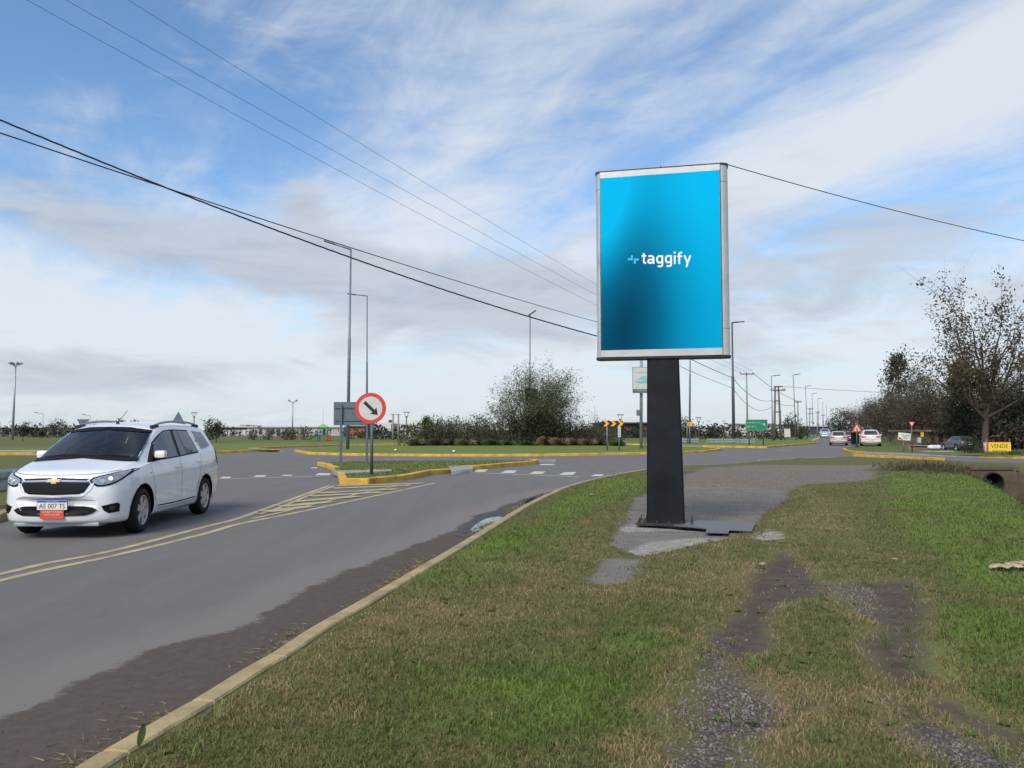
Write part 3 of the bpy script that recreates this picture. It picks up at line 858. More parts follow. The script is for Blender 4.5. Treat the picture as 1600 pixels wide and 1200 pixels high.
mbp = MB(); mbp.addf([(x, y, z) for (x, y), z in zip(rp, rz_)] + [(rp[2][0], rp[2][1], -.02), (rp[3][0], rp[3][1], -.02)], [(0, 1, 2, 3), (3, 2, 4, 5), (1, 6, 2), (0, 3, 7)]); tag(mbp.build('path', M['concrete']), kind='structure')
slab('path', [(-30, 51.5), (-30.2, 53.0), (-70, 55.5), (-70, 54)], 0.02, 0.17, M['concrete'])
# ---- road markings
def stripe_px(a, b, wa, name='road_marking', material=None, z=0.004, n=6):
    pass
def line_strip(name, pix, width, material, z=0.004):
    c = [Vector(G(u, v)) for u, v in pix]
    c = [Vector(p) for p in smooth_line([tuple(p) for p in c], 4)]
    vs = []; fs = []
    for k, p in enumerate(c):
        t = (c[min(k + 1, len(c) - 1)] - c[max(k - 1, 0)]).normalized(); n = Vector((-t.y, t.x)) * width / 2
        vs += [(p + n).to_3d() + Vector((0, 0, z)), (p - n).to_3d() + Vector((0, 0, z))]
    for k in range(len(c) - 1): fs.append((2 * k + 1, 2 * k + 3, 2 * k + 2, 2 * k))
    mb = MB(); mb.addf(vs, fs); o = mb.build(name, material); tag(o, kind='structure'); return o
line_strip('road_marking', [(-60, 908), (0, 897.5), (75, 880), (180, 860), (322, 823), (371, 810.5), (431, 789), (514, 759)], 0.12, M['line_y'])
line_strip('road_marking', [(404, 804), (431, 796), (474, 778), (522, 759.5)], 0.10, M['line_y'], 0.008)
line_strip('road_marking', [(-60, 919), (0, 907.5), (75, 890), (180, 868), (319, 834.5), (375, 818.5), (469, 800), (581, 776), (679, 755)], 0.12, M['line_y'])
line_strip('road_marking', [(395, 811), (431, 803), (500, 786), (560, 772), (610, 762), (664, 754)], 0.10, M['line_y'], 0.008)
for (a, b) in [((526, 759.5), (655, 756)), ((520, 763.5), (640, 759)), ((497, 771), (622, 764.5)), ((484, 776), (596, 769.5)), ((458, 784.5), (560, 776)), ((438, 792), (516, 784.5)), ((412, 800.5), (482, 792))]:
    line_strip('road_marking', [a, b], 0.36 if a[1] > 765 else 0.40, M['line_y'], 0.012)
line_strip('road_marking', [(338, 748.5), (400, 746.7), (460, 745.2), (517, 743.6)], 0.22, M['line_y'])
def block(u0, u1, v, dv=3.4, skew=6):
    sheet('crosswalk_block', gp([(u0, v + dv / 2), (u1 - skew * 0.3, v + dv / 2), (u1 + skew * 0.3, v - dv / 2), (u0 + skew, v - dv / 2)]), 0.009, M['line_w'])
block(342, 360, 746.5, 2.6); block(395, 415, 744.2, 2.8); block(438, 456, 743.2, 1.8); block(492, 516, 741.4, 3.2)
line_strip('road_marking', [(722, 738.2), (780, 740), (832, 742.2), (905, 745)], 0.24, M['line_y'])
block(737, 760, 735.8, 4, 9); block(782, 806, 737.4, 4, 9); block(826, 850, 739, 4, 9); block(873, 898, 740.3, 4.4, 9); block(922, 942, 743, 3, 8)
block(842, 866, 726.2, 1.8, 4); block(484, 496, 731.4, 1.6, 3)
line_strip('road_marking', [(1234, 698.2), (1322, 699.2)], 0.28, M['line_w'])
line_strip('road_marking', [(1214, 703.8), (1232, 703.5)], 0.25, M['line_w'])
# ---- puddle in the gutter
M['water'] = mat('puddle_water', (0.02, 0.022, 0.024), 0.03, var=0.0, spec=0.6)
M['wet'] = mat('wet_dirt', (0.032, 0.026, 0.023), 0.62, var=0.3, scale=8)
sheet('wet_patch', [p for p in smooth_line(gp([(712, 838), (728, 822), (738, 812), (752, 803), (792, 794), (824, 780), (850, 770), (838, 779), (800, 799), (760, 822), (735, 838), (712, 838)]), 3)][:-1], 0.004, M['wet'])
sheet('puddle', smooth_line(gp([(734, 829), (744, 820), (760, 811), (778, 808), (784, 810), (772, 818), (756, 827), (744, 832), (734, 829)]), 3)[:-1], 0.009, M['water'])
sheet('puddle', smooth_line(gp([(800, 794), (815, 786), (832, 778), (838, 779), (828, 786), (808, 796), (800, 794)]), 3)[:-1], 0.009, M['water'])
# ditch water
wq = []
for p in DITCH[:5]: wq.append((p[0] - 0.95, p[1]))
for p in DITCH[:5][::-1]: wq.append((p[0] + 0.95, p[1]))
sheet('ditch_water', wq, -1.04, M['water'])

# ================================================================ GRASS blades
def blade_material():
    m = bpy.data.materials.new('grass_blade'); m.use_nodes = True
    t = m.node_tree; t.nodes.clear(); N = NT(t)
    b = N.n('ShaderNodeBsdfPrincipled'); o = N.n('ShaderNodeOutputMaterial')
    k = N.attr('tone')
    cr = N.n('ShaderNodeValToRGB'); N.put(cr.inputs[0], k)
    e = cr.color_ramp.elements
    e[0].position = 0.0; e[0].color = (0.32, 0.24, 0.135, 1); e[1].position = 1.0; e[1].color = (0.150, 0.222, 0.040, 1)
    for p, c in ((0.22, (0.25, 0.195, 0.092)), (0.4, (0.168, 0.152, 0.064)), (0.6, (0.096, 0.113, 0.036)), (0.8, (0.098, 0.145, 0.032))):
        x = e.new(p); x.color = (*c, 1)
    N.put(b.inputs['Base Color'], cr.outputs[0]); b.inputs['Roughness'].default_value = 0.6; b.inputs['Specular IOR Level'].default_value = 0.25
    tr = N.n('ShaderNodeBsdfTranslucent'); N.put(tr.inputs[0], cr.outputs[0])
    mx = N.n('ShaderNodeMixShader'); mx.inputs[0].default_value = 0.3
    t.links.new(b.outputs[0], mx.inputs[1]); t.links.new(tr.outputs[0], mx.inputs[2]); t.links.new(mx.outputs[0], o.inputs[0])
    return m
M['blade'] = blade_material()
def grass(name, n, r0, r1, land_i, hmin, hmax, wk, seed):
    g = np.random.default_rng(seed)
    # density ~ 1/r^1.6
    uu = g.uniform(0, 1, n); e = 0.25
    r = (r0 ** e + uu * (r1 ** e - r0 ** e)) ** (1 / e)
    th = g.uniform(-0.69, 0.69, n)
    P = np.column_stack([r * np.sin(th), r * np.cos(th)])
    # gather into small tufts
    P += g.normal(0, 0.012, P.shape)
    Lp = LANDS[land_i]
    keep = sdist(P, Lp) > 0.16
    P = P[keep]; r = r[keep]
    if land_i == 0:
        bare = np.maximum.reduce([multi(P, MUD) + .07, multi(P, PEB) + .03, multi(P, PAD), multi(P, CONC) - 0.02, multi(P, GRAV) + 0.1])
        jj = g.normal(0, 0.055, len(P)) + 0.13 * wob(P, 9, 4)
        dd = ldist(P, DITCH)
        keep = (bare + jj < 0.0) | (g.uniform(0, 1, len(P)) < 0.035)
        keep &= dd > 0.9
        # thin patches
        thin = wob(P, 2.2, 21) + 0.7 * wob(P, 6.5, 22)
        keep &= g.uniform(0, 1, len(P)) < np.clip(0.92 - 0.55 * sstep(thin, 0.35, 0.9), 0.1, 1)
        P = P[keep]; r = r[keep]
        lush = sstep(multi(P, LUSH) + 0.4 * wob(P, 3.5, 31), -0.7, 0.5); dry = np.clip(0.62 * sstep(multi(P, DRYP) + 0.4 * wob(P, 4.1, 32), -0.5, 0.4) + 0.9 * sstep(np.maximum(multi(P, MUD), multi(P, PEB)), -0.35, -0.02), 0, 1)
    else:
        lush = np.full(len(P), 0.75); dry = np.full(len(P), 0.12)
    k = len(P)
    z = land_z(P, land_i)
    patch = 0.8 * wob(P, 2.2, 41) + 0.8 * wob(P, 8.0, 42)
    tone = 0.50 + 0.30 * lush - 0.34 * dry + 0.36 * patch + g.normal(0, 0.14, k)
    dead = g.uniform(0, 1, k) < (0.10 + 0.30 * dry - 0.08 * lush)
    tone = np.where(dead, g.uniform(0.0, 0.4, k), tone)
    tone = np.clip(tone, 0, 1)
    h = g.uniform(hmin, hmax, k) * (0.8 + 0.45 * lush + 0.25 * wob(P, 5.0, 51)) * np.where(dead, 0.75, 1)
    w = wk * (1 + r * 0.16) * g.uniform(0.6, 1.3, k)
    a = g.uniform(0, 2 * np.pi, k)
    lean = g.uniform(0.15, 1.5, k) * h; la = g.uniform(0, 2 * np.pi, k)
    lx = np.cos(la) * lean; ly = np.sin(la) * lean
    px, py = np.cos(a) * w / 2, np.sin(a) * w / 2
    V = np.empty((k, 5, 3), np.float32)
    zb = z - 0.006
    V[:, 0] = np.column_stack([P[:, 0] - px, P[:, 1] - py, zb]); V[:, 1] = np.column_stack([P[:, 0] + px, P[:, 1] + py, zb])
    V[:, 2] = np.column_stack([P[:, 0] + px * .8 + lx * .35, P[:, 1] + py * .8 + ly * .35, z + h * .62])
    V[:, 3] = np.column_stack([P[:, 0] - px * .8 + lx * .35, P[:, 1] - py * .8 + ly * .35, z + h * .62])
    V[:, 4] = np.column_stack([P[:, 0] + lx, P[:, 1] + ly, z + h * 0.92])
    b = (np.arange(k) * 5)[:, None]
    T = np.concatenate([b + [0, 1, 2], b + [0, 2, 3], b + [3, 2, 4]], axis=0)
    o = np_mesh(name, V.reshape(-1, 3), T, M['blade'], attrs={'tone': np.repeat(tone, 5)})
    tag(o, 'short patchy green and straw coloured turf', 'grass', kind='stuff')
    return o
grass('grass', 430000, 2.9, 30, 0, 0.016, 0.042, 0.0034, 1)
grass('grass', 60000, 21, 42, 1, 0.02, 0.04, 0.006, 2)
# broad-leaved weeds and taller stalks scattered through the turf
def weed_clumps(name, n, per, lmin, lmax, wk, t0, t1, seed, up, label):
    g = np.random.default_rng(seed)
    r = g.uniform(2.9, 16, n); th = g.uniform(-0.66, 0.66, n); C = np.column_stack([r * np.sin(th), r * np.cos(th)])
    ok = (sdist(C, L1) > .2) & (multi(C, PAD + CONC + GRAV) < -.05) & (ldist(C, DITCH) > 1.5); C = C[ok]
    C = np.repeat(C, per, axis=0); k = len(C); a = g.uniform(0, 6.28, k); L_ = g.uniform(lmin, lmax, k); w = L_ * wk
    b = C + g.normal(0, .008, C.shape); dx, dy = np.cos(a), np.sin(a); z = land_z(C, 0)
    u = up * g.uniform(.5, 1.2, k)
    V = np.stack([np.column_stack([b[:, 0], b[:, 1], z]), np.column_stack([b[:, 0] + dx * L_ * .5 - dy * w, b[:, 1] + dy * L_ * .5 + dx * w, z + L_ * u * .7]),
                  np.column_stack([b[:, 0] + dx * L_, b[:, 1] + dy * L_, z + L_ * u * .8]), np.column_stack([b[:, 0] + dx * L_ * .5 + dy * w, b[:, 1] + dy * L_ * .5 - dx * w, z + L_ * u * .7])], axis=1)
    o = np_mesh(name, V.reshape(-1, 3), np.arange(k * 4).reshape(-1, 4), M['blade'], attrs={'tone': np.repeat(g.uniform(t0, t1, k), 4)}); tag(o, label, 'weeds', kind='stuff')
weed_clumps('weeds', 260, 9, .02, .05, .26, .62, .85, 61, .5, 'small broad leaved weeds in the turf')
weed_clumps('weeds', 500, 14, .04, .085, .035, .55, 1.0, 62, 1.6, 'taller green tufts in the turf')
weed_clumps('dead_grass', 900, 5, .04, .09, .02, .0, .3, 63, .7, 'dry stalks lying through the turf')
# loose pebbles and crumbs
def pebbles(name, polys, n, smin, smax, seed, zfun, label, cat, material, edge=0.15, power=1.0):
    g = np.random.default_rng(seed); out = []
    tries = 0
    allp = np.vstack([np.array(p) for p in polys]); lo, hi = allp.min(0), allp.max(0)
    while len(out) < n and tries < 60:
        P = g.uniform(lo, hi, (4000, 2)); s = multi(P, polys) + g.normal(0, edge, len(P)) + .12 * wob(P, 6, 8); a = np.abs(np.arctan2(P[:, 0], P[:, 1])) < 0.72
        out += [tuple(p) for p in P[(s > 0) & a]]; tries += 1
    P = np.array(out[:n]); k = len(P)
    base = np.array([(1, 0, 0), (-1, 0, 0), (0, 1, 0), (0, -1, 0), (0, 0, 1), (0, 0, -1)], float)
    Fq = np.array([(0, 2, 4), (2, 1, 4), (1, 3, 4), (3, 0, 4), (2, 0, 5), (1, 2, 5), (3, 1, 5), (0, 3, 5)])
    s = smin + (smax - smin) * g.uniform(0, 1, k) ** 3
    V = base[None] * g.uniform(0.5, 1.2, (k, 6, 3)) * s[:, None, None] * np.array([1, 1, 0.6])
    a = g.uniform(0, 6.28, k); c, sn = np.cos(a), np.sin(a)
    x = V[:, :, 0] * c[:, None] - V[:, :, 1] * sn[:, None]; y = V[:, :, 0] * sn[:, None] + V[:, :, 1] * c[:, None]
    z = zfun(P)
    V = np.stack([x + P[:, 0][:, None], y + P[:, 1][:, None], V[:, :, 2] + z[:, None] + s[:, None] * 0.05], axis=2)
    T = (Fq[None] + (np.arange(k) * 6)[:, None, None]).reshape(-1, 3)
    o = np_mesh(name, V.reshape(-1, 3), T, material); tag(o, label, cat, kind='stuff'); return o
M['pebble'] = mat('pebble', (0.145, 0.128, 0.118), 0.9, var=0.55, scale=40.0, spec=0.2)
M['crumb'] = mat('soil_crumb', (0.075, 0.058, 0.05), 0.95, var=0.4, scale=30.0)
pebbles('gravel', PEB, 4200, 0.003, 0.019, 3, lambda P: land_z(P, 0), 'loose grey pebbles over bare soil', 'gravel', M['pebble'], edge=.09)
pebbles('gravel', MUD[:4] + GRAV + PAD, 3600, 0.004, 0.016, 4, lambda P: land_z(P, 0), 'scattered small stones on soil and old asphalt', 'gravel', M['pebble'])
pebbles('soil_crumbs', [DIRT], 2600, 0.003, 0.012, 5, lambda P: np.zeros(len(P)), 'dark soil crumbs along the gutter', 'soil', M['crumb'], edge=0.05)
# dead grass and twigs swept against the kerb
def litter():
    g = np.random.default_rng(12)
    line = np.array(resample(kerb1, 0.1)); line = line[(line[:, 1] > 2.8) & (line[:, 1] < 16)]
    cl = g.uniform(0, 1, len(line)) ; w = np.clip(wob(line, 2.3, 77) + 0.2, 0.02, 1); w /= w.sum()
    k = 5200
    idx = g.choice(len(line), k, p=w)
    P = line[idx] + np.column_stack([-0.03 - np.abs(g.normal(0, 0.14, k)), g.normal(0, 0.08, k)])
    P = P[sdist(P, L1) < -0.02]; k = len(P)
    a = g.uniform(0, 6.28, k); L = g.uniform(0.02, 0.08, k); w = g.uniform(0.001, 0.0025, k)
    dx, dy = np.cos(a) * L, np.sin(a) * L; px, py = -np.sin(a) * w, np.cos(a) * w
    z = g.uniform(0.003, 0.02, k)
    V = np.stack([np.column_stack([P[:, 0] - dx / 2 - px, P[:, 1] - dy / 2 - py, z]), np.column_stack([P[:, 0] - dx / 2 + px, P[:, 1] - dy / 2 + py, z * .5 + .002]), np.column_stack([P[:, 0] + dx / 2, P[:, 1] + dy / 2, z + g.uniform(0, .015, k)])], axis=1)
    T = np.arange(k * 3).reshape(-1, 3)
    o = np_mesh('dead_grass', V.reshape(-1, 3), T, M['blade'], attrs={'tone': np.repeat(g.uniform(0, 0.45, k), 3)})
    tag(o, 'dead grass blades swept into the gutter beside the kerb', 'grass', kind='stuff')
litter()
# ================================================================ CARS
def crom(a, sub):
    """Catmull-Rom over rows of an array"""
    a = np.asarray(a, float); n = len(a); out = []
    for i in range(n - 1):
        p0, p1, p2, p3 = a[max(0, i - 1)], a[i], a[i + 1], a[min(n - 1, i + 2)]
        for k in range(sub):
            t = k / sub
            # half tension keeps the curve from overshooting
            m1 = (p2 - p0) * 0.35; m2 = (p3 - p1) * 0.35
            out.append((2 * t**3 - 3 * t**2 + 1) * p1 + (t**3 - 2 * t**2 + t) * m1 + (-2 * t**3 + 3 * t**2) * p2 + (t**3 - t**2) * m2)
    out.append(a[-1])
    return np.array(out)
# rows: x, z bottom, z top centre, half width, z shoulder, half width at roof rail, z rail, plan curve
VAN = [
 (0.870, .36, .60, .56, .56, .44, .585, .26), (0.860, .30, .73, .66, .66, .52, .71, .26), (0.840, .25, .84, .72, .75, .58, .81, .26), (0.795, .22, .903, .765, .815, .62, .878, .25),
 (0.70, .20, .945, .805, .865, .65, .922, .22), (0.52, .19, .985, .840, .905, .68, .962, .17), (0.36, .19, 1.02, .858, .93, .71, .995, .15), (0.22, .19, 1.052, .866, .955, .72, 1.025, .14),
 (0.12, .19, 1.078, .868, .970, .725, 1.045, .14), (0.03, .19, 1.120, .868, .985, .722, 1.075, .16), (-0.25, .19, 1.290, .868, 1.00, .705, 1.220, .17), (-0.54, .19, 1.448, .868, 1.01, .685, 1.350, .16), (-0.78, .19, 1.553, .868, 1.02, .665, 1.450, .14),
 (-0.92, .19, 1.594, .868, 1.03, .655, 1.492, .11), (-1.20, .19, 1.622, .868, 1.035, .645, 1.53, .06), (-1.90, .19, 1.645, .868, 1.05, .635, 1.55, .0), (-2.60, .19, 1.635, .868, 1.08, .622, 1.54, -.03),
 (-3.05, .20, 1.60, .866, 1.11, .61, 1.51, -.07), (-3.24, .21, 1.56, .862, 1.12, .60, 1.475, -.10), (-3.31, .22, 1.50, .858, 1.11, .60, 1.41, -.12), (-3.40, .24, 1.20, .85, 1.02, .68, 1.13, -.13),
 (-3.47, .27, 1.00, .83, .93, .70, .975, -.13), (-3.51, .30, .82, .80, .78, .68, .80, -.13), (-3.52, .36, .62, .74, .58, .60, .605, -.13)]
SEDAN = [
 (0.80, .32, .56, .60, .53, .46, .55, .22), (0.78, .26, .66, .70, .61, .54, .645, .22), (0.70, .21, .72, .78, .67, .60, .71, .20), (0.50, .18, .79, .82, .72, .64, .775, .16), (0.0, .18, .87, .84, .80, .68, .85, .12),
 (-0.28, .18, .91, .84, .83, .69, .885, .12), (-0.40, .18, .97, .84, .85, .68, .93, .13), (-0.80, .18, 1.22, .84, .86, .64, 1.16, .13), (-1.08, .18, 1.37, .84, .87, .60, 1.29, .10), (-1.30, .18, 1.41, .84, .88, .58, 1.35, .05),
 (-2.00, .18, 1.435, .84, .90, .565, 1.375, 0), (-2.55, .18, 1.39, .84, .92, .57, 1.33, -.05), (-2.80, .18, 1.29, .84, .93, .59, 1.22, -.08), (-3.15, .18, 1.05, .835, .92, .63, 1.01, -.10), (-3.28, .19, .985, .83, .91, .66, .965, -.10),
 (-3.50, .21, .965, .80, .89, .66, .945, -.12), (-3.58, .24, .93, .78, .85, .65, .91, -.12), (-3.62, .28, .72, .76, .66, .62, .70, -.12), (-3.63, .33, .58, .70, .54, .56, .57, -.12)]
def section(row):
    x, zb, zt, W_, zs, yr, zr, c = row
    h = zs - zb
    key = [(0, zb), (.5 * W_, zb), (.86 * W_, zb + .01), (.955 * W_, zb + min(.06, .2 * h)), (.985 * W_, zb + min(.16, .36 * h)), (1.0 * W_, zb + .52 * h), (.995 * W_, zb + .70 * h), (.98 * W_, zb + .88 * h), (.955 * W_, zs),
           (W_ * .93, zs + (zr - zs) * .12), (W_ * .93 + (yr - W_ * .93) * .55, zs + (zr - zs) * .60), (yr, zr), (yr * .93, zr + (zt - zr) * .38), (yr * .62, zr + (zt - zr) * .80), (yr * .3, zr + (zt - zr) * .96), (0, zt)]
    p = crom(key, 3)
    return p
def car_hull(tab, sub=5):
    rows = crom(tab, sub); secs = []
    for r in rows:
        p = section(r)
        x = r[0] - r[7] * (np.abs(p[:, 0]) / .87) ** 2.6
        secs.append(np.column_stack([x, p[:, 0], p[:, 1]]))
    n = len(secs[0]); vs = []
    for s in secs:
        vs += [tuple(q) for q in s]
        vs += [(q[0], -q[1], q[2]) for q in s[1:-1][::-1]]
    K = 2 * n - 2; fs = []
    for i in range(len(secs) - 1):
        for k in range(K):
            k2 = (k + 1) % K
            fs.append((i * K + k, i * K + k2, (i + 1) * K + k2, (i + 1) * K + k))
    fs.append(list(range(K))[::-1]); fs.append([(len(secs) - 1) * K + k for k in range(K)])
    return vs, fs
def make_hull(tab, material, arches, parent, ar=.385, cut_windows=None):
    vs, fs = car_hull(tab)
    me = bpy.data.meshes.new('body'); me.from_pydata(vs, [], fs)
    bm = bmesh.new(); bm.from_mesh(me); bmesh.ops.recalc_face_normals(bm, faces=bm.faces)
    for f in bm.faces: f.smooth = len(f.verts) == 4
    bm.to_mesh(me); bm.free()
    me.materials.append(material); me.materials.append(M['black'])
    o = bpy.data.objects.new('body', me); COL.objects.link(o)
    cm = MB()
    for ax in arches:
        for sy in (1, -1):
            pts = [(ax, sy * .55, .33), (ax, sy * .62, .33), (ax, sy * 1.0, .33)]
            cm.tube(pts, ar, 40)
    for prism in (cut_windows or []):
        cm.prism(*prism)
    cme = bpy.data.meshes.new('cut'); cme.from_pydata(cm.v, [], cm.f); cme.materials.append(M['black'])
    co = bpy.data.objects.new('cut', cme); COL.objects.link(co)
    bm = bmesh.new(); bm.from_mesh(cme); bmesh.ops.recalc_face_normals(bm, faces=bm.faces); bm.to_mesh(cme); bm.free()
    md = o.modifiers.new('b', 'BOOLEAN'); md.operation = 'DIFFERENCE'; md.object = co; md.solver = 'EXACT'; md.use_self = bool(cut_windows)
    try: md.material_mode = 'TRANSFER'
    except Exception: pass
    dg = bpy.context.evaluated_depsgraph_get()
    nm = bpy.data.meshes.new_from_object(o.evaluated_get(dg))
    o.modifiers.clear(); o.data = nm; nm.name = 'body'
    bpy.data.objects.remove(co)
    # bvh of the plain hull for laying panes and lamps on it
    bvh = BVHTree.FromPolygons([Vector(v) for v in vs], [tuple(f) for f in fs])
    o.parent = parent
    return o, bvh
AX = {'F': (lambda a, b: Vector((3, a, b)), Vector((-1, 0, 0))), 'B': (lambda a, b: Vector((-6, a, b)), Vector((1, 0, 0))),
      'L': (lambda a, b: Vector((a, 3, b)), Vector((0, -1, 0))), 'R': (lambda a, b: Vector((a, -3, b)), Vector((0, 1, 0))), 'T': (lambda a, b: Vector((a, b, 4)), Vector((0, 0, -1)))}
def patch(name, bvh, poly, axis, off, material, parent, step=.045, rnd=0, thick=0.0, build=True):
    """a pane laid on the hull: the 2D outline is sampled, dropped on the hull and lifted by off"""
    if rnd: poly = [tuple(p) for p in smooth_line(list(poly) + [poly[0]], rnd)][:-1]
    poly = [p for i, p in enumerate(poly) if math.dist(p, poly[i - 1]) > 1e-4]
    lp = densify2(poly, step)
    q = list(lp); n = len(lp)
    xs = [p[0] for p in poly]; ys = [p[1] for p in poly]
    g = np.array([(x, y) for x in np.arange(min(xs), max(xs), step) for y in np.arange(min(ys), max(ys), step)] or [(0, 0)])
    s = sdist(g, poly); q += [tuple(p) for p in g[s > step * .4]]
    V, E_, Fc, *_ = delaunay_2d_cdt([Vector(p) for p in q], [(i, (i + 1) % n) for i in range(n)], [], 1, 1e-6)
    og, dr = AX[axis]; vs = []
    for p in V:
        loc, nr, idx, ds = bvh.ray_cast(og(p[0], p[1]), dr)
        if loc is None:
            loc, nr, idx, ds = bvh.find_nearest(og(p[0], p[1]) + dr * (2.2 if axis in 'LR' else 2.2))
        if nr.dot(dr) > 0: nr = -nr
        vs.append(loc + nr * off)
    mb = MB(); mb.addf(vs, [list(f) for f in Fc], True)
    # face outward
    if mb.f:
        a, b, c = [mb.v[i] for i in mb.f[len(mb.f) // 2][:3]]
        nn = (Vector(b) - Vector(a)).cross(Vector(c) - Vector(a))
        if nn.dot(dr) > 0: mb.f = [f[::-1] for f in mb.f]
    return mb.build(name, material, parent, world=False) if build else mb
def densify2(poly, step):
    out = []
    for i, a in enumerate(poly):
        b = poly[(i + 1) % len(poly)]; m = max(1, int(math.dist(a, b) / step))
        out += [(a[0] + (b[0] - a[0]) * k / m, a[1] + (b[1] - a[1]) * k / m) for k in range(m)]
    return out
def ribbon_poly(line, w):
    L_, R_ = [], []
    pts = [Vector(p) for p in line]
    for i, p in enumerate(pts):
        t = (pts[min(i + 1, len(pts) - 1)] - pts[max(0, i - 1)]).normalized(); n = Vector((-t.y, t.x)) * w / 2
        L_.append(tuple(p + n)); R_.append(tuple(p - n))
    return L_ + R_[::-1]
def sideoff(bvh, x, z, sy, off=0.0):
    loc, nr, i, d = bvh.ray_cast(Vector((x, 3 * sy, z)), Vector((0, -sy, 0)))
    return loc + Vector((0, sy * off, 0)) if loc else Vector((x, .86 * sy, z))
def wheel(parent, x, sy, r=.325, y=.755, w=.205, spokes=6, steer=0.0):
    t = thing('wheel', None, None, (x, sy * y, r), steer); t.parent = parent
    for k in ('label', 'category'):
        if k in t: del t[k]
    mb = MB(); n = 40
    prof = [(-w / 2, r * .66), (-w / 2 * 1.02, r * .80), (-w / 2 * .96, r * .93), (-w / 2 * .75, r * .99), (0, r), (w / 2 * .75, r * .99), (w / 2 * .96, r * .93), (w / 2 * 1.02, r * .80), (w / 2 * .96, r * .68), (w / 2 * .70, r * .655)]
    vs = []
    for k in range(n):
        a = 2 * math.pi * k / n
        for p in prof: vs.append((p[1] * math.cos(a), p[0] * sy, p[1] * math.sin(a)))
    m_ = len(prof)
    fs = [(k * m_ + j, k * m_ + j + 1, ((k + 1) % n) * m_ + j + 1, ((k + 1) % n) * m_ + j) for k in range(n) for j in range(m_ - 1)]
    if sy < 0: fs = [f[::-1] for f in fs]
    mb.addf(vs, fs, True)
    mb.build('tyre', M['rubber'], t, world=False)
    rb = MB(); R0 = r * .665
    # barrel and rim lip
    vs = []; pr = [(w * .12, R0 * .80), (w * .36, R0 * .97), (w * .47, R0 * 1.0), (w * .44, R0 * .93), (w * .34, R0 * .91)]
    for k in range(n):
        a = 2 * math.pi * k / n
        for p in pr: vs.append((p[1] * math.cos(a), p[0] * sy, p[1] * math.sin(a)))
    m_ = len(pr)
    rb.addf(vs, [(k * m_ + j, k * m_ + j + 1, ((k + 1) % n) * m_ + j + 1, ((k + 1) % n) * m_ + j) for k in range(n) for j in range(m_ - 1)], True)
    for k in range(spokes):
        a = 2 * math.pi * k / spokes + .3
        ca, sa = math.cos(a), math.sin(a)
        def pt(rr, tt, yy): return (rr * ca - tt * sa, yy * sy, rr * sa + tt * ca)
        w0, w1 = R0 * .17, R0 * .25
        v8 = [pt(R0 * .16, -w0, w * .40), pt(R0 * .16, w0, w * .40), pt(R0 * .94, w1, w * .42), pt(R0 * .94, -w1, w * .42), pt(R0 * .16, -w0, w * .2), pt(R0 * .16, w0, w * .2), pt(R0 * .94, w1, w * .25), pt(R0 * .94, -w1, w * .25)]
        rb.addf(v8, [(0, 1, 2, 3), (7, 6, 5, 4), (0, 4, 5, 1), (1, 5, 6, 2), (2, 6, 7, 3), (3, 7, 4, 0)])
    rb.tube([(0, sy * w * .2, 0), (0, sy * w * .44, 0)], [R0 * .26, R0 * .22], 20)
    rb.build('rim', M['alloy'], t, world=False)
    db = MB(); db.tube([(0, sy * w * .02, 0), (0, sy * w * .10, 0)], R0 * .93, 28); db.build('brake_disc', M['cap'], t, world=False)
    return t

